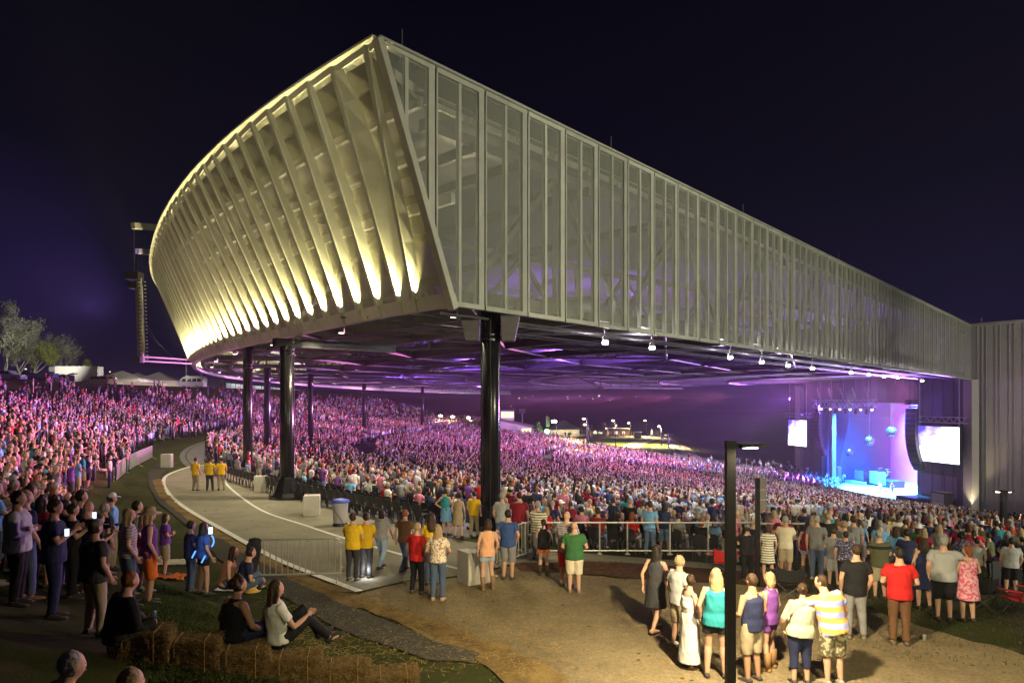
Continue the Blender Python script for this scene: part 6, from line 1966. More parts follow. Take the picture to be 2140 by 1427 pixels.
# ---- hay bales along the bottom
def bale(cx, cy, rz, label, L=1.05):
    z = height(cx, cy)
    b = MB()
    n = 9
    mb = MB(); mb.box((0, 0, .21), (L, .46, .42))
    me = mb.mesh('hay_bale', M_hay)
    bm = bmesh.new(); bm.from_mesh(me)
    bmesh.ops.subdivide_edges(bm, edges=bm.edges, cuts=14, use_grid_fill=True)
    for v in bm.verts:
        q = v.co
        e_ = (abs(q.x) / (L / 2)) ** 8 + (abs(q.y) / .23) ** 8 + (abs(q.z - .21) / .21) ** 8
        q.x *= 1 - .02 * min(2, max(0, e_ - 1)); q.y *= 1 - .06 * min(2, max(0, e_ - 1)); q.z = q.z - .03 * min(2, max(0, e_ - 1)) * (q.z > .3)
        v.co = q + Vector((mnoise.noise(q * 9 + Vector((cx, 0, 0))), mnoise.noise(q * 9 + Vector((0, cy, 5))), mnoise.noise(q * 8))) * .035
        s = sin(q.x / L * 2 * pi * 1.5); v.co.z -= .012 * (s > .93)
    bm.to_mesh(me); bm.free()
    o = bpy.data.objects.new('hay_bale', me); COL.objects.link(o)
    o.location = (cx, cy, z - .02); o.rotation_euler = (0, 0, rz)
    tag(o, label, 'hay bale', 'hay bales in a row')
    for tx in (-.18, .18):
        w = MB(); s_ = L / .7; R_ = [(tx * s_, -.235, .03), (tx * s_, -.24, .40), (tx * s_, -.2, .425), (tx * s_, .2, .425), (tx * s_, .24, .40), (tx * s_, .235, .03)]
        w.tube(R_, .005, 5); w.build('twine', mat('twine', (.5, .3, .1), .8), o)
    w = MB()
    for k in range(900):                                       # loose stalks on its faces
        u, v_ = random.uniform(-L / 2, L / 2), random.uniform(-.23, .23)
        if random.random() < .45: p = Vector((u, v_, .42)); d = Vector((random.gauss(0, 1), random.gauss(0, 1), random.uniform(-.1, .5)))
        elif random.random() < .75: p = Vector((u, -.23, random.uniform(.02, .42))); d = Vector((random.gauss(0, .8), random.uniform(-.5, .0), random.gauss(0, 1)))
        else: p = Vector((random.choice((-L / 2, L / 2)), v_, random.uniform(.02, .42))); d = Vector((random.gauss(0, .3), random.gauss(0, 1), random.gauss(0, 1)))
        d = d.normalized() * random.uniform(.03, .10)
        w.bar(p - d * .5, p + d * .5, .0035)
    tag(w.build('loose_stalk', mat('hay_stalk', (.26, .17, .07), .9), o), kind='stuff')
for px, Y, lb in ((300, 8.75, 'leftmost hay bale, half in the dark'), (405, 8.93, 'second hay bale from the left, in the dark'), (510, 9.1, 'hay bale under the curly-haired sitting woman'), (617, 9.25, 'hay bale under the woman in white top'), (720, 9.4, 'second hay bale from the right end'), (822, 9.55, 'rightmost hay bale, at the edge of the gravel')):
    bale((px - CX) / F * Y, Y, radians(12), lb, .70)

# ---- grass and straw
def blades(name, region, n, hgt, colr, kind='stuff', lay=False):
    V, Fc = [], []
    for _ in range(n):
        p = region()
        if p is None: continue
        a = random.uniform(0, 2 * pi); h = hgt * random.uniform(.5, 1.4)
        w = .006 if not lay else .005
        if lay: d = Vector((cos(a) * h, sin(a) * h, random.uniform(0, .02)))
        else: d = Vector((cos(a) * h * .5, sin(a) * h * .5, h))
        s = Vector((-sin(a), cos(a), 0)) * w
        b = len(V); z = height(p[0], p[1]) + (.02 if not lay else .03)
        q = Vector((p[0], p[1], z))
        V += [q - s, q + s, q + d * .6 + s * .7, q + d * .6 - s * .7, q + d + Vector((cos(a), sin(a), -.3)) * h * (.25 if not lay else 0)]
        Fc += [(b, b + 1, b + 2, b + 3), (b + 3, b + 2, b + 4)]
    mb = MB(); mb.add(V, Fc)
    return tag(mb.build(name, mat(name, colr, .9, var=.4, scale=1.5, spec=.1)), kind=kind)
def lawn_left():
    Y = random.uniform(7, 22) ** 1.0; x = random.uniform(-.55, -.02) * Y
    r, f = polar(x, Y)
    return (x, Y) if r > lawn_edge(f) + .4 else None
blades('grass', lawn_left, 52000, .055, (.05, .07, .018))
def lawn_right():
    Y = random.uniform(11, 32); x = random.uniform(.42, .76) * Y
    if Y < 12.5 + (x - 5) * -.2 or random.random() < max(0, .8 - (Y - 11) * .12): return None
    return (x, Y) if x > 6.2 + max(0, (14 - Y)) * .4 else None
blades('right_grass', lawn_right, 20000, .045, (.07, .07, .03))
def straw_reg():
    p = ground(random.uniform(560, 1150), random.uniform(1230, 1400), 0); return (p.x + random.gauss(0, .3), p.y + random.gauss(0, .3))
blades('straw', straw_reg, 2600, .14, (.42, .30, .10), lay=True)
def debris(): 
    p = ground(random.uniform(1060, 1700), random.uniform(1170, 1400), 0); return (p.x, p.y)
blades('twigs', debris, 420, .10, (.20, .13, .05), lay=True)
def mulch_reg():
    p = ground(random.uniform(1090, 1680), random.uniform(1172, 1214), 0); return (p.x, p.y)
blades('mulch_chips', mulch_reg, 5000, .06, (.12, .06, .03), lay=True)
mb = MB()
for _ in range(900):
    p = ground(random.uniform(1000, 1900), random.uniform(1215, 1420), 0); s = random.uniform(.006, .022)
    mb.ball((p.x, p.y, p.z + .012), (s, s * .8, s * .5), 5, 3)
tag(mb.build('pebbles', mat('pebble', (.14, .12, .09), .9)), kind='stuff')

# ---- small things left on the grass
def can(px, py, label, colr):
    p = ground(px, py); r = empty('drink_can', p + Vector((0, 0, .012)), 0, label, 'can')
    mb = MB(); mb.lathe((0, 0, 0), [(.026, 0), (.033, .012), (.033, .105), (.027, .12)], 12); mb.build('can_body', mat('can_' + colr, C[colr], .3, .6), r, True)
    mb = MB(); mb.lathe((0, 0, .119), [(.026, 0), (.02, .003)], 10); mb.build('can_lid', M_galv, r)
can(1862, 1322, 'silver drink can standing near the red-shirted man\'s feet', 'lightgrey')
can(1932, 1340, 'silver drink can alone on bare ground right of the red shirt', 'lightgrey')
can(323, 1292, 'small drink can on the dark grass left of the bales', 'skyblue')
p = ground(527, 1238)
hh = MB(); hh.lathe((0, 0, 0), [(.20, .0), (.205, .01), (.11, .025), (.10, .08), (.07, .11), (.01, .115)], 20)
o = hh.build('sun_hat', mat('hat_yellow', (.60, .38, .08), .8), None, True, p + Vector((0, 0, .02))); tag(o, 'yellow sun hat lying on the grass', 'hat')
def cloth(px, py, w, d, label, colr, name='blanket', hgt=.05):
    p = ground(px, py); V, Fc = [], []
    n = 14
    for i in range(n + 1):
        for k in range(n + 1):
            x, y = p.x + w * (i / n - .5), p.y + d * (k / n - .5)
            V.append((x + mnoise.noise(Vector((i * .4, k * .4, 1))) * .08, y, height(x, y) + .03 + hgt * abs(mnoise.noise(Vector((x * 6, y * 6, px))))))
    for i in range(n):
        for k in range(n): Fc.append((i * (n + 1) + k, (i + 1) * (n + 1) + k, (i + 1) * (n + 1) + k + 1, i * (n + 1) + k + 1))
    mb = MB(); mb.add(V, Fc)
    o = mb.build(name, mat('cloth_' + colr, C[colr], .9, var=.3, scale=5), None, True)
    md = o.modifiers.new('t', 'SOLIDIFY'); md.thickness = .012
    tag(o, label, name)
cloth(355, 1208, .9, .5, 'orange blanket lying on the lawn by the straw-hat woman', 'orange', hgt=.14)
cloth(500, 1226, .9, .9, 'white blanket under the bent-over sitting person', 'white')
cloth(366, 1176, 1.2, .7, 'pale picnic blanket behind the woman in purple tee', 'cream')
# triangular striped bag left of the bales
p = ground(312, 1346); z = height(p.x, p.y)
mb = MB(); mb.prism([(-.13, 0), (.13, 0), (.04, .22), (-.02, .22)], (1, 0, 0), (0, 0, 1), (p.x, p.y, z), .1)
o = mb.build('striped_bag', mat_stripes('bag_stripe', (.03, .03, .06), (.55, .5, .5), .05)); tag(o, 'small dark striped bag standing left of the hay bales', 'bag')
# glowing things carried or lit
def lit_phone(px, py, Y, label, s=.09, colr=(.62, .78, 1.0), st=2.2):
    p = at(px, py, Y); r = empty('phone', p, .5, label, 'phone')
    mb = MB(); mb.box((0, 0, 0), (s * .9, .012, s * 1.7)); mb.build('phone_case', M_blackp, r)
    mb = MB(); mb.box((0, -.008, 0), (s * .8, .003, s * 1.5)); mb.build('phone_screen', glow('phone_glow', colr, st), r)
lit_phone(197, 1077, 13.15, 'bright phone screen held up among the left lawn crowd')
lit_phone(140, 1112, 9.95, 'dim phone in the navy-shirted man\'s hands', .07)
lit_phone(440, 1108, 16.0, 'square white glowing tablet held by the person in blue tee', .11)
for px, py, lb in ((405, 1158, 'short white-blue glow stick hanging by the person in blue tee'), (425, 1168, 'square blue-edged glow toy beside the bare-legged woman')):
    p = at(px, py, 16.2); r = empty('glow_stick', p, .3, lb, 'glow stick')
    mb = MB(); mb.bar((-.04, 0, -.08), (.04, 0, .08), .035); mb.build('tube', glow('blue_glow', (.12, .40, 1.0), 1.6), r)
    mb = MB(); mb.bar((-.06, 0, -.12), (-.04, 0, -.08), .032); mb.build('cap', M_blackp, r)
p = at(437, 1130, 16.1); r = empty('glow_ring', p, 0, 'curved blue glow band held near the white path line', 'glow stick')
mb = MB(); mb.tube([(.02 + .09 * cos(a), 0, .14 * sin(a)) for a in np.linspace(-1.3, 1.2, 10)], .018, 6); mb.build('tube', glow('blue_glow', (.12, .40, 1.0), 1.6), r)
mb = MB(); mb.ball((.02 + .09 * cos(-1.3), 0, .14 * sin(-1.3)), .024, 6, 5); mb.build('cap', M_blackp, r)
point(at(428, 1120, 15.9), 6, (.4, .6, 1.0), .1)
point(ground(772, 1206, 0) + Vector((0, -.2, .25)), 14, (.85, .9, 1.0), .1)

# ---- folding camp chairs, drinks table
def camp_chair(px, py, label, colr, rz):
    p = ground(px, py); r = empty('camp_chair', p, rz, label, 'camp chair', 'folding camp chairs')
    m = mat('canvas_' + colr, C[colr], .85, var=.2, scale=6)
    mb = MB(); mb.hexa([(-.26, -.22, .40), (.26, -.22, .40), (.26, .22, .44), (-.26, .22, .44), (-.26, -.22, .42), (.26, -.22, .42), (.26, .22, .46), (-.26, .22, .46)]); mb.build('seat', m, r)
    mb = MB()
    for k in range(6):
        xa, xb = -.27 + .54 * k / 6, -.27 + .54 * (k + 1) / 6
        sg_ = lambda x: -.07 * (1 - (x / .27) ** 2)
        tp = lambda x: .82 - .06 * (1 - (x / .27) ** 2)
        mb.hexa([(xa, -.24 + sg_(xa), .46), (xb, -.24 + sg_(xb), .46), (xb, -.22 + sg_(xb), .46), (xa, -.22 + sg_(xa), .46), (xa, -.34 + sg_(xa), tp(xa)), (xb, -.34 + sg_(xb), tp(xb)), (xb, -.32 + sg_(xb), tp(xb)), (xa, -.32 + sg_(xa), tp(xa))])
    mb.build('backrest', m, r)
    for s in (-1, 1):
        mb = MB(); mb.bar((s * .34, -.28, .64), (s * .34, .22, .62), .08, .025); mb.build('armrest', m, r)
        mb = MB(); mb.tube([(s * .29, -.35, .86), (s * .30, -.22, .42), (s * .26, .26, 0)], .011, 6); mb.build('leg', M_steel, r)
        mb = MB(); mb.tube([(s * .32, .22, .62), (s * .30, .2, .42), (-s * .26, .24, 0)], .011, 6); mb.build('leg', M_steel, r)
        mb = MB(); mb.tube([(s * .28, -.22, .42), (-s * .26, -.28, 0)], .011, 6); mb.build('leg', M_steel, r)
camp_chair(1648, 1252, 'black camp chair behind the striped polo', 'black', -.3)
camp_chair(2048, 1272, 'black camp chair right of the pink flowered dress', 'black', -.4)
camp_chair(2128, 1288, 'bright red camp chair at the right picture edge', 'red', .4)
camp_chair(1512, 1204, 'red camp chair left of the near lamp pole', 'red', -.2)
camp_chair(1925, 1262, 'dark blue camp chair beside the woman in navy dress', 'navy', -.2)
p = ground(2084, 1226)
tt = empty('drinks_table', p, .25, 'black folding table covered with cups and bottles', 'table')
mb = MB(); mb.box((0, 0, .84), (1.1, .6, .05)); mb.build('table_top', M_blackp, tt)
mb = MB(); mb.box((0, -.26, .42), (1.0, .04, .8)); mb.build('front_panel', M_blackp, tt)
for sx in (-1, 1):
    for sy in (-1, 1):
        mb = MB(); mb.tube([(sx * .48, sy * .25, 0), (sx * .48, sy * .25, .82)], .02, 6); mb.build('leg', M_steel, tt)
for k in range(7):
    x = -.42 + k * .14
    mb = MB(); h_ = .12 if k % 2 else .2
    mb.lathe((0, 0, 0), [(.03, 0), (.036, h_ * .6), (.03, h_ * .8), (.016, h_)], 10)
    q = p + Vector((x * cos(.25), x * sin(.25), .866)) + Vector((0, .12 * (-1) ** k, 0))
    o = mb.build('cup' if k % 2 else 'bottle', mat('cup_white', (.65, .65, .62), .4) if k % 2 else mat('bottle_amber', (.20, .10, .03), .2), None, True, q)
    tag(o, ('white paper cup' if k % 2 else 'small bottle') + ' among drinks on the black folding table', 'cup' if k % 2 else 'bottle', 'cups on the black table' if k % 2 else 'bottles on the black table')
# white handrail sloping by the stage
a_, b_ = ground(1868, 1104), ground(1948, 1074)
hr = empty('handrail', a_, 0, 'white handrail sloping up towards the stage steps', 'railing')
d = b_ - a_
mb = MB(); mb.tube([Vector((0, 0, .95)), d + Vector((0, 0, 1.1))], .10, 8); mb.build('rail', M_card, hr)
for t in (0.02, .35, .7, .98): mb = MB(); mb.tube([d * t, d * t + Vector((0, 0, 1.0))], .05, 6); mb.build('post', M_card, hr)
# fence at the foot of the pale wall
wf = empty('yard_fence', w0 + WD * 3 + WN * 1.2 + Vector((0, 0, -26.4)), 0, 'low grey barred fence at the foot of the pale stage wall', 'fence')
mb = MB()
for k in range(26): mb.tube([WD * (k * .22), WD * (k * .22) + Vector((0, 0, 2.3))], .03, 5)
mb.build('bars', M_galv, wf)
for z in (.1, 2.3): mb = MB(); mb.tube([Vector((0, 0, z)), WD * 5.6 + Vector((0, 0, z))], .04, 5); mb.build('rail', M_galv, wf)
# wall washer at the corner of the stage house
c = SW(-2.6, -10.6, 2.0)
ww = empty('wall_washer', c, 0, 'small uplight at the foot of the pale pillar', 'lamp')
mb = MB(); mb.box((0, 0, .15), (.5, .4, .3)); mb.build('lamp_body', M_cab, ww)
mb = MB(); mb.box((0, 0, .31), (.4, .3, .02)); mb.build('lens', glow('washer_lens', (1.0, .8, .5), 12), ww)
spot(c + Vector((0, 0, .4)), SW(-1.2, -2, 1.2), 1300, (1.0, .8, .5), 80, .8, .2)
# railings among the far seats
def far_rail(p0, p1, label, n=8):
    r = empty('seating_rail', p0, 0, label, 'railing', 'pale railings among the far seats'); d = Vector(p1) - Vector(p0)
    for z in (.55, 1.05): mb = MB(); mb.tube([Vector((0, 0, z)), d + Vector((0, 0, z))], .06, 5); mb.build('rail', M_galv, r)
    for k in range(n + 1): mb = MB(); mb.tube([d * k / n, d * k / n + Vector((0, 0, 1.05))], .05, 5); mb.build('post', M_galv, r)
for (a_, b_), lb in zip((((1440, 972), (1550, 988)), ((1552, 992), (1648, 998)), ((1140, 905), (1232, 938)), ((1235, 938), (1330, 952))),
        ('far railing beside the lower promenade', 'far railing above the lit strip near the stage', 'far railing at the upper left edge of the seats', 'far railing below the lit lawn')):
    far_rail(ground(*a_), ground(*b_), lb)
mb = MB(); a_, b_ = ground(1600, 992), ground(1652, 999)
mb.bar(a_ + Vector((0, .5, .25)), b_ + Vector((0, .5, .25)), .1, .5); o = mb.build('light_strip', glow('strip_glow', (1.0, .85, .4), 2.5)); tag(o, 'low glowing yellow strip under the far railing', 'lamp')
# ================================================================== ON THE HILLTOP AND THE FAR LAWN
def on_ring(px, r):
    u = (px - CX) / F; a, b_, c = 1 + u * u, -2 * (CC[0] * u + CC[1]), CC[0] ** 2 + CC[1] ** 2 - r * r
    Y = (-b_ + sqrt(max(0, b_ * b_ - 4 * a * c))) / (2 * a)
    return Vector((u * Y, Y, height(u * Y, Y)))
M_glassd = mat('car_glass', (.02, .02, .025), .1)
M_tyre = mat('tyre', (.015, .015, .015), .8)
def car(px, r, rz, colr, label, kind='suv', cat='car', hatch=False):
    p = on_ring(px, r)
    e_ = empty({'suv': 'parked_car', 'van': 'parked_minivan', 'camper': 'camper_van'}[kind], p, rz, label, cat)
    m = mat('car_paint_' + label[:12], colr, .3, .1, spec=.6)
    if kind == 'suv': pr = [(-2.3, .35), (2.3, .35), (2.35, .75), (2.2, .95), (1.2, 1.05), (.55, 1.62), (-1.6, 1.68), (-2.25, 1.1), (-2.35, .8)]
    elif kind == 'van': pr = [(-2.4, .35), (2.4, .35), (2.5, .75), (2.3, .95), (1.55, 1.10), (.7, 1.72), (-2.1, 1.78), (-2.4, 1.2)]
    else: pr = [(-2.9, .45), (2.7, .45), (2.9, .9), (2.7, 1.3), (2.1, 2.1), (1.6, 2.55), (-2.6, 2.65), (-2.9, 2.3)]
    W = 1.8 if kind != 'camper' else 2.2
    mb = MB(); mb.prism(pr, (1, 0, 0), (0, 0, 1), (0, 0, 0), W); mb.build('body', m, e_)
    zz = {'suv': (1.08, 1.55), 'van': (1.15, 1.62), 'camper': (1.5, 2.2)}[kind]
    xs = {'suv': [(-1.9, -.95), (-.85, .05), (.15, .75)], 'van': [(-2.1, -1.0), (-.9, .1), (.2, 1.0)], 'camper': [(-2.5, -1.6), (-1.4, -.5), (-.3, .7), (1.0, 2.0)]}[kind]
    for s in (-1, 1):
        for a, b in xs:
            mb = MB(); q = .12
            mb.prism([(a, zz[0]), (b, zz[0]), (b - q * (b > .3) * 2.5, zz[1]), (a + q * (a < -1.5), zz[1])], (1, 0, 0), (0, 0, 1), (0, s * (W / 2 + .004), 0), .02); mb.build('window', M_glassd, e_)
    for x in (-1.4, 1.45):
        for s in (-1, 1):
            mb = MB(); mb.tube([(x, s * (W / 2 - .18), .34), (x, s * (W / 2 + .03), .34)], .34, 16); w = mb.build('wheel', M_tyre, e_)
            q = MB(); q.tube([(x, s * (W / 2 + .031), .34), (x, s * (W / 2 + .045), .34)], .2, 12); q.build('rim', M_galv, w)
    for s in (-1, 1):
        x = pr[2][0]
        mb = MB(); mb.box((x - .06, s * W * .36, .82), (.16, .3, .16)); mb.build('headlight', M_galv, e_)
        mb = MB(); mb.box((pr[0][0] - .02 if kind != 'suv' else -2.31, s * W * .4, .95), (.1, .14, .25)); mb.build('tail_light', mat('tail_red', (.35, .02, .02), .3), e_)
    if hatch:
        mb = MB(); mb.bar((-2.1, 0, zz[1] + .12), (-3.0, 0, zz[1] + .35), W * .9, .08); mb.build('tailgate', m, e_)
        mb = MB(); mb.box((-2.36, 0, 1.0), (.06, W * .85, 1.1)); mb.build('boot_opening', M_glassd, e_)
    if kind == 'camper':
        mb = MB(); mb.box((-.6, 0, 2.72), (2.6, 1.4, .14)); mb.box((1.2, 0, 2.8), (.6, .6, .3)); mb.build('roof_rack', M_galv, e_)
        mb = MB(); mb.lathe((-2.1, 0, 2.7), [(.1, 0), (.1, .3), (.6, .8), (.65, .82)], 14); mb.build('dish', M_galv, e_)
    return e_
car(16, 154, .1, (.55, .55, .56), 'pale car at the far left end of the hilltop row', 'suv')
car(122, 157, pi, (.40, .41, .42), 'silver car with raised tailgate in front of the white trailer', 'suv', hatch=True)
car(205, 156, pi, (.20, .20, .08), 'olive minivan with open back beside the white trailer', 'van', 'minivan', hatch=True)
car(402, 157, pi, (.50, .50, .50), 'grey camper van with rooftop dish under the roof rim', 'camper', 'van')
p = on_ring(166, 161)
e_ = empty('box_trailer', p, .12, 'long white box trailer parked on the hilltop', 'trailer')
mb = MB(); mb.box((0, 0, 2.15), (7.6, 2.4, 2.9)); mb.build('box', mat('trailer_white', (.42, .41, .39), .5, var=.06), e_)
mb = MB(); mb.box((-4.3, 0, 3.0), (1.2, 2.2, .9)); mb.build('overhang', M_steel2, e_)
mb = MB(); mb.box((0, 0, .62), (7.8, 2.3, .15)); mb.build('chassis', M_steel, e_)
for x in (-1.6, -.6, 2.6):
    for s in (-1, 1): mb = MB(); mb.tube([(x, s * .95, .45), (x, s * 1.2, .45)], .45, 14); mb.build('wheel', M_tyre, e_)
p = on_ring(86, 156)
e_ = empty('flatbed_trailer', p, .05, 'dark low trailer with blue cover left of the silver car', 'trailer')
mb = MB(); mb.box((0, 0, .75), (5.2, 1.9, .3)); mb.build('bed', M_steel, e_)
mb = MB(); mb.box((.3, 0, 1.3), (4.2, 1.6, .7)); mb.build('cover', mat('tarp_blue', (.05, .07, .16), .7), e_)
mb = MB(); mb.box((-2.4, 0, 1.1), (.5, 1.7, 1.5)); mb.build('box', M_cab, e_)
for x in (.6, 1.4):
    for s in (-1, 1): mb = MB(); mb.tube([(x, s * .85, .35), (x, s * 1.0, .35)], .35, 12); mb.build('wheel', M_tyre, e_)

M_tent = mat('tent_canvas', (.70, .68, .60), .8, var=.06)
def tent(px, r, w, d, hw, hp, label, glow_in=0, rz=0.0, p=None, col=None):
    p = p if p is not None else on_ring(px, r)
    e_ = empty('event_tent', p, rz, label, 'tent', 'white event tents')
    mb = MB(); ri = [(-w / 2, -d / 2, hw), (w / 2, -d / 2, hw), (w / 2, d / 2, hw), (-w / 2, d / 2, hw)]
    ap = (0, 0, hp)
    mid = [(x * .45, y * .45, hw + (hp - hw) * .42) for x, y, z in ri]
    for i in range(4):
        j = (i + 1) % 4
        mb.face([ri[i], ri[j], mid[j], mid[i]]); mb.face([mid[i], mid[j], ap])
        a, b = Vector(ri[i]), Vector(ri[j]); dn = Vector((0, 0, -.45)); mb.face([a + dn, b + dn, b, a])
    mb.build('roof', col or M_tent, e_)
    for x, y, z in ri: mb = MB(); mb.tube([(x, y, 0), (x, y, hw)], .06, 6); mb.build('pole', M_galv, e_)
    mb = MB(); mb.box((0, d / 2 - .1, hw / 2), (w - .2, .04, hw)); mb.build('back_wall', M_tent, e_)
    if glow_in:
        for k in range(max(1, int(w / 5))): point(p + Vector((-w / 2 + w * (k + .5) / max(1, int(w / 5)), 0, hw * .9)), glow_in, (1.0, .85, .5), .2)
    return e_
tent(256, 168, 12, 8, 1.6, 3.7, 'white tent just right of the olive minivan', 200)
tent(288, 171, 10, 8, 1.6, 3.6, 'middle white tent of the three on the hilltop', 160)
tent(332, 166, 12, 8, 1.6, 3.8, 'white tent with people standing before it, nearest the camper van', 200)
# pale striped fence
a_, b_ = on_ring(472, 166), on_ring(700, 168)
pf = empty('panel_fence', a_, 0, 'long pale striped panel fence on the hilltop', 'fence')
d = b_ - a_; n = 26
mb = MB()
for k in range(n): mb.bar(d * (k / n) + Vector((0, 0, .95)), d * ((k + .9) / n) + Vector((0, 0, .95)), .05, 1.7)
mb.build('panels', M_tent, pf)
for k in range(0, n + 1, 2): mb = MB(); mb.bar(d * (k / n), d * (k / n) + Vector((0, 0, 2.0)), .12); mb.build('post', M_steel2, pf)
for k in range(5): point(a_ + d * (k + .5) / 5 + Vector((1.2, -1.5, 3.2)), 320, (.85, 1.0, .95), .2)
for k in range(3): point(on_ring(250 + k * 35, 160) + Vector((0, 0, 3.0)), 220, (1.0, .92, .75), .2)
point(on_ring(130, 150) + Vector((0, 0, 5)), 500, (1, .9, .8), .3)

def street_lamp(p, h_, label, bright, colr=(1.0, .85, .5), arm=.9, power=0, lens=.22):
    r = empty('street_lamp', p, 0, label, 'lamp post', 'lamp posts far off')
    mb = MB(); mb.tube([(0, 0, 0), (0, 0, h_)], .10, 8); mb.tube([(0, 0, 0), (0, 0, .3)], .2, 8); mb.build('pole', M_black, r)
    mb = MB(); mb.bar((0, 0, h_ - .05), (-arm, 0, h_ + .05), .08); mb.box((-arm, 0, h_ + .05), (.7, .3, .12)); mb.build('lamp_head', M_black, r)
    mb = MB(); mb.ball((-arm, 0, h_ - .08), (lens * 1.3, lens, lens * .7), 10, 6); mb.build('lens', glow('street_lens_%d' % int(bright), colr, bright), r)
    if power: power *= 9
    if power: spot(p + Vector((-arm, 0, h_ - .3)), p + Vector((-arm, 0, -5)), power, colr, 150, .5, .2, 'street_light')
    return r
for px, py, r_, h_, lb in ((64, 770, 165, 4, 'dim lamp post among the trees on the far left'), (238, 776, 175, 7, 'lamp post behind the white tents, left one'), (337, 780, 178, 7, 'lamp post behind the white tents, right one')):
    p = on_ring(px, r_); street_lamp(p, CAMZ - (py - HY) / F * p.y - p.z, lb, 3, (1, .9, .6), .9, 0, .12)
p = on_ring(389, 165)
e_ = empty('antenna_mast', p, 0, 'thin lattice mast beside the camper van', 'mast')
H = CAMZ - (748 - HY) / F * p.y - p.z
mb = MB()
for a in (0, 2.1, 4.2): mb.tube([(.2 * cos(a), .2 * sin(a), 0), (.12 * cos(a), .12 * sin(a), H)], .045, 5)
for k in range(int(H / .6)): mb.tube([(.2, 0, k * .6), (-.1, .17, k * .6 + .6)], .03, 4)
mb.build('mast', M_galv, e_)
mb = MB(); mb.lathe((0, 0, 0), [(.5, 0), (.4, .2), (.25, .3)], 8); mb.build('mast_base', M_steel, e_)

# far right lawn
def far_lamp(px, pt, pb_, lb, bright, power=0, colr=(1.0, .82, .45), lens=.25, Y=None):
    p = ground(px, pb_)
    h_ = CAMZ - (pt - HY) / F * p.y - p.z
    street_lamp(p, h_, lb, bright, colr, .6, power, lens)
far_lamp(1163, 880, 912, 'tall brilliant white lamp behind the peaked tent', 60, 2500, (.95, 1.0, .9), .5)
far_lamp(1226, 874, 940, 'lamp post left of the brick kiosk, with warm light', 25, 1500)
far_lamp(1229, 886, 962, 'short dark lamp post in front of the far lit lawn', 15, 600)
far_lamp(1286, 878, 931, 'tall lamp post in the middle of the far lawn', 30, 3500)
far_lamp(1266, 885, 912, 'small lamp behind the brick kiosk, left', 15, 500)
far_lamp(1291, 888, 912, 'small lamp behind the brick kiosk, right', 15, 500)
far_lamp(1318, 883, 913, 'lamp post just right of the brick kiosk', 25, 1500)
far_lamp(1352, 878, 914, 'lamp post above the white statue', 25, 1500)
far_lamp(1382, 890, 932, 'lamp post with small blue sign by the bright footpath', 40, 5000)
far_lamp(1397, 908, 964, 'unlit dark lamp post nearest the crowd beside the footpath', 1, 0)
for px, py, lb in ((926, 868, 'leftmost lamp beyond the green mound'), (951, 870, 'second lamp beyond the green mound'), (984, 872, 'third lamp beyond the green mound, on a white post')):
    p = ground(px, 893); street_lamp(p, CAMZ - (py - HY) / F * p.y - p.z, lb, 25, (1, .85, .5), .6, 900, .35)
gl = ground(1143, 912); zz = CAMZ - (902 - HY) / F * gl.y
r = empty('green_laser_lamp', gl, 0, 'brilliant green lamp on a stand left of the peaked tent', 'lamp')
mb = MB(); mb.tube([(0, 0, 0), (0, 0, zz - gl.z - .6)], .1, 8); mb.build('stand', M_black, r)
mb = MB(); mb.ball((0, 0, zz - gl.z), .62, 12, 8); mb.build('lens', glow('green_lens', (.25, 1.0, .55), 14), r)
point(Vector((gl.x, gl.y - 1, zz)), 900, (.2, 1.0, .45), .3)
tp = ground(1180, 911)
tent(0, 0, 10.5, 8, 2.6, 5.2, 'peaked white tent lit from inside on the far lawn', 500, 0.0, tp)
for k in range(5):
    p = tp + Vector((-3.6 + k * 1.7, -.6, 0)); 
    e_ = empty('bar_table', p, 0, 'small stall table inside the lit peaked tent', 'table', 'stall tables in the peaked tent')
    mb = MB(); mb.box((0, 0, 1.0), (1.3, .6, .08)); mb.build('table_top', M_tent, e_)
    for s in (-1, 1): mb = MB(); mb.tube([(s * .5, 0, 0), (s * .5, 0, 1)], .04, 5); mb.build('leg', M_steel, e_)
def building(px, py, w, d, h_, label, wallm, roofm, slope=0, lit=None, rz=0, name='service_building', cat='building'):
    p = ground(px, py); e_ = empty(name, p, rz, label, cat)
    mb = MB(); mb.hexa([(-w / 2, -d / 2, -1), (w / 2, -d / 2, -1), (w / 2, d / 2, -1), (-w / 2, d / 2, -1), (-w / 2, -d / 2, h_), (w / 2, -d / 2, h_ - slope), (w / 2, d / 2, h_ - slope), (-w / 2, d / 2, h_)]); mb.build('wall', wallm, e_)
    mb = MB(); o = .5; mb.hexa([(-w / 2 - o, -d / 2 - o, h_ + .01), (w / 2 + o, -d / 2 - o, h_ - slope + .01), (w / 2 + o, d / 2 + o, h_ - slope + .01), (-w / 2 - o, d / 2 + o, h_ + .01), (-w / 2 - o, -d / 2 - o, h_ + .3), (w / 2 + o, -d / 2 - o, h_ - slope + .3), (w / 2 + o, d / 2 + o, h_ - slope + .3), (-w / 2 - o, d / 2 + o, h_ + .3)]); mb.build('roof', roofm, e_)
    if lit:
        for x, z, ww_, hh_ in lit:
            mb = MB(); mb.box((x, -d / 2 - .03, z), (ww_, .05, hh_)); mb.build('window', glow('lit_window', (1.0, .93, .6), 1.3), e_)
    return e_, p
e_, p = building(1078, 909, 7.6, 7, 3.8, 'pale low building with sloping roof at the far edge of the seats', M_wall, M_steel2, 1.8, [(2.4, 1.0, 2.2, 1.4)])
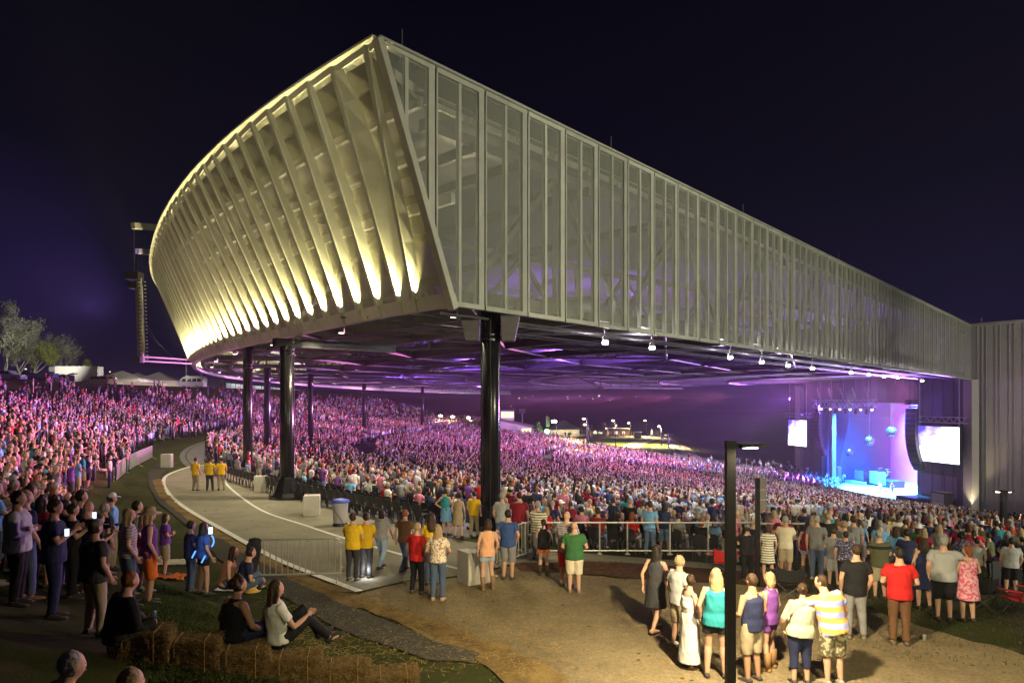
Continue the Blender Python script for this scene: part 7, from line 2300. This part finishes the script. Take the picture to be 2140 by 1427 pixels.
mb = MB(); mb.box((-2.0, .5, 4.6), (3.2, 3, 2.2)); mb.build('clerestory', M_wall, e_); mb = MB(); mb.box((-2.0, -1.03, 4.8), (3.0, .05, 1.4)); mb.build('window', glow('lit_window', (1.0, .93, .6), 1.3), e_)
mb = MB(); mb.hexa([(-3.8, -1.2, 5.7), (-.2, -1.2, 6.0), (-.2, 2.2, 6.0), (-3.8, 2.2, 5.7), (-3.8, -1.2, 5.85), (-.2, -1.2, 6.15), (-.2, 2.2, 6.15), (-3.8, 2.2, 5.85)]); mb.build('upper_roof', M_steel2, e_)
building(1292, 912, 6.6, 4, 2.4, 'small brown brick kiosk on the far promenade', mat('brick', (.26, .13, .08), .8, var=.3, scale=3), M_steel2, 0, [(-1, 1.3, .9, .9), (1.4, 1.3, .9, .9)], 0, 'brick_kiosk', 'kiosk')
e_, p = building(1248, 912, 4.2, 3, 2.3, 'food stall with bright coloured counter left of the brick kiosk', mat('stall_yellow', (.55, .38, .1), .6), M_tent, 0, [(0, 1.4, 3.0, 1.0)], 0, 'food_stall', 'stall')
mb = MB(); mb.box((0, -1.6, .9), (3.6, .5, .12)); mb.build('counter', M_galv, e_)
p = ground(1332, 915); e_ = empty('rubble_crate', p, 0, 'pale crate beside the far footpath', 'crate')
mb = MB(); mb.box((0, 0, .9), (2.2, 1.2, 1.8)); mb.build('crate', mat('crate_pale', (.45, .38, .2), .8, var=.2), e_); mb = MB(); mb.box((0, 0, 1.85), (2.3, 1.3, .1)); mb.build('lid', M_galv, e_)
p = ground(1362, 914); e_ = empty('white_statue', p, 0, 'small white figure on a plinth beside the far path', 'statue')
mb = MB(); mb.box((0, 0, .5), (.9, .9, 1.0)); mb.build('plinth', M_galv, e_)
mb = MB(); mb.lathe((0, 0, 1.0), [(.25, 0), (.32, .4), (.25, .8), (.33, 1.2), (.12, 1.4), (.16, 1.6), (.02, 1.75)], 12); mb.build('figure', M_tent, e_)
p = ground(1141, 911); e_ = empty('banner_flag', p, 0, 'tall narrow dark banner above the green lamp', 'banner')
H = CAMZ - (868 - HY) / F * p.y - p.z
mb = MB(); mb.tube([(0, 0, 0), (0, 0, H)], .06, 6); mb.build('pole', M_steel, e_)
mb = MB(); mb.prism([(.05, H * .45), (.9, H * .45), (.8, H * .9), (.05, H)], (1, 0, 0), (0, 0, 1), (0, 0, 0), .03); mb.build('cloth', mat('banner_cloth', (.16, .12, .03), .8, var=.8, scale=1.2), e_)
p = ground(1091, 908); e_ = empty('speaker_mast', p, 0, 'dark mast with loudspeaker boxes by the pale low building', 'mast')
mb = MB(); mb.tube([(0, 0, 0), (0, 0, 6)], .12, 8); mb.build('mast', M_steel, e_); mb = MB(); mb.box((-.4, 0, 5.6), (.7, .5, 1.2)); mb.box((.45, 0, 5.6), (.7, .5, 1.2)); mb.build('speaker_box', M_cab, e_)

# ---- trees
M_leafg = mat('leaf_grey_green', (.13, .14, .085), .8, var=.45, scale=.5, spec=.2)
M_leafy = mat('leaf_yellow_green', (.13, .15, .03), .8, var=.4, scale=.8, spec=.2)
M_bark = mat('bark_pale', (.26, .24, .20), .9, var=.3, scale=3)
def tree(p, H, label, leaf, nleaf, spread, bare=False, conifer=False, seed=0, name='tree', ls=.16, trunk_r=.2):
    R_ = random.Random(seed)
    e_ = empty(name, p, R_.uniform(0, 6), label, 'tree')
    tb_ = MB(); tips = []
    def grow(a, d, L, r, depth):
        n = 3; pts, rs_ = [a], [r]
        q = a; dd = d
        for k in range(n):
            dd = (dd + Vector((R_.gauss(0, .14), R_.gauss(0, .14), R_.gauss(0.05, .08)))).normalized()
            q = q + dd * L / n; pts.append(q); rs_.append(max(.012, r * (1 - .22 * (k + 1))))
        tb_.tube(pts, rs_, 6 if depth < 2 else 4, cap=False)
        tips.append((q, depth)); 
        if depth >= 1: tips.append((pts[2], depth))
        if depth < (4 if bare else 3):
            for k in range(R_.choice((2, 3, 3))):
                nd = (dd + Vector((R_.gauss(0, .55) * spread, R_.gauss(0, .55) * spread, R_.uniform(-.05, .45)))).normalized()
                grow(pts[R_.choice((2, 3, 3))], nd, L * R_.uniform(.55, .8), rs_[-1] * .8, depth + 1)
    if conifer:
        tb_.tube([(0, 0, 0), (0, 0, H)], [trunk_r, .02], 7)
        for k in range(130):
            t = R_.random() ** .8; z = H * (.12 + .85 * t); rr_ = (1 - t) * spread + .1; a = R_.uniform(0, 2 * pi)
            tips.append((Vector((cos(a) * rr_ * R_.random() ** .4, sin(a) * rr_ * R_.random() ** .4, z)), 3))
    else:
        tb_.tube([(0, 0, -.5), (.05, 0, H * .12), (.1, .05, H * .25)], [trunk_r * 1.3, trunk_r, trunk_r * .85], 8)
        for k in range(4):
            grow(Vector((.1, .05, H * (.15 + .05 * k))), Vector((R_.gauss(0, .45) * spread, R_.gauss(0, .45) * spread, 1)).normalized(), H * R_.uniform(.27, .36), trunk_r * .7, 0)
    tb_.build('trunk', M_bark, e_)
    lv, lf = [], []
    T_ = [t for t in tips if t[1] >= 1]
    for k in range(nleaf):
        c, dp = R_.choice(T_)
        g = H * .035
        c = c + Vector((R_.gauss(0, g), R_.gauss(0, g), R_.gauss(0, g)))
        u = Vector((R_.gauss(0, 1), R_.gauss(0, 1), R_.gauss(0, 1))).normalized(); w_ = u.cross(Vector((R_.gauss(0, 1), R_.gauss(0, 1), R_.gauss(0, 1)))).normalized()
        s = ls * R_.uniform(.6, 1.5); b = len(lv)
        lv += [c - u * s, c + w_ * s * .5, c + u * s, c - w_ * s * .5]; lf.append((b, b + 1, b + 2, b + 3))
    if lv:
        mb = MB(); mb.add(lv, lf); mb.build('crown', leaf, e_)
    return e_
for px, r_, pt, lb, nl_, sp, bare, sd in ((10, 176, 642, 'tallest leafy grey-green tree at the left picture edge', 9000, .75, False, 1), (40, 180, 690, 'leafy grey-green tree beside the tallest one', 6500, .9, False, 2), (72, 178, 712, 'yellowish green tree with leaning pale branches', 4200, 1.1, False, 5),
        (118, 180, 706, 'bare pale-branched tree behind the white trailer', 500, .7, True, 11), (140, 184, 726, 'smaller bare tree right of the pale-branched one', 900, .9, True, 17), (-30, 172, 640, 'leafy tree cut off by the left picture edge', 7000, .8, False, 21)):
    p = on_ring(px, r_); H = CAMZ - (pt - HY) / F * p.y - p.z
    tree(p, H / 1.02, lb, M_leafg if sd != 5 else M_leafy, int(nl_ * 1.9), sp, bare, seed=sd, ls=.19)
for px, r_, pt, lb in ((182, 178, 752, 'small yellow-green conifer behind the white trailer'), (228, 180, 783, 'little conifer behind the white tents'), (466, 175, 795, 'little green tree at the left end of the panel fence')):
    p = on_ring(px, r_); H = CAMZ - (pt - HY) / F * p.y - p.z
    tree(p, H, lb, M_leafy, 3600, H * .28, conifer=True, seed=int(px), name='conifer', ls=.2)
p = ground(1124, 910); tree(p, CAMZ - (882 - HY) / F * p.y - p.z, 'small bright green tree left of the green lamp', M_leafy, 2200, 1.4, conifer=True, seed=3, ls=.22)
for px, pt, lb in ((1248, 884, 'dark bushy tree behind the food stall'), (1385, 904, 'low leafy bush beside the bright footpath'), (1402, 912, 'dark low bush right of the bright footpath')):
    p = ground(px, 918); tree(p, max(2, CAMZ - (pt - HY) / F * p.y - p.z), lb, M_leafy, 2400, 1.2, seed=px, name='bush' if px > 1300 else 'tree', ls=.25)
# spots added with no lamp built, to brighten the trees and the parked cars
spot(on_ring(150, 152) + Vector((0, 0, 6)), on_ring(40, 180) + Vector((0, 0, 6)), 32000, (1, .95, .8), 60, .7, .4, 'added_hilltop_light')
spot(on_ring(300, 149) + Vector((0, 0, 6)), on_ring(230, 160), 3500, (1, .93, .8), 110, .7, .4, 'added_hilltop_light')
# ================================================================== THE AIR: smoke from the stage hanging over the whole place
mb = MB(); mb.box((0, 0, 4), (5300, 5300, 43))
hz = mb.build('haze', [])
hm = bpy.data.materials.new('haze_air'); hm.use_nodes = True
n_ = hm.node_tree.nodes; n_.remove(n_['Principled BSDF'])
pv = n_.new('ShaderNodeVolumePrincipled')
pv.inputs['Color'].default_value = (.9, .88, .95, 1); pv.inputs['Density'].default_value = HAZE
pv.inputs['Anisotropy'].default_value = 0.3
hm.node_tree.links.new(pv.outputs[0], n_['Material Output'].inputs['Volume'])
hz.data.materials.append(hm)
tag(hz, kind='stuff')
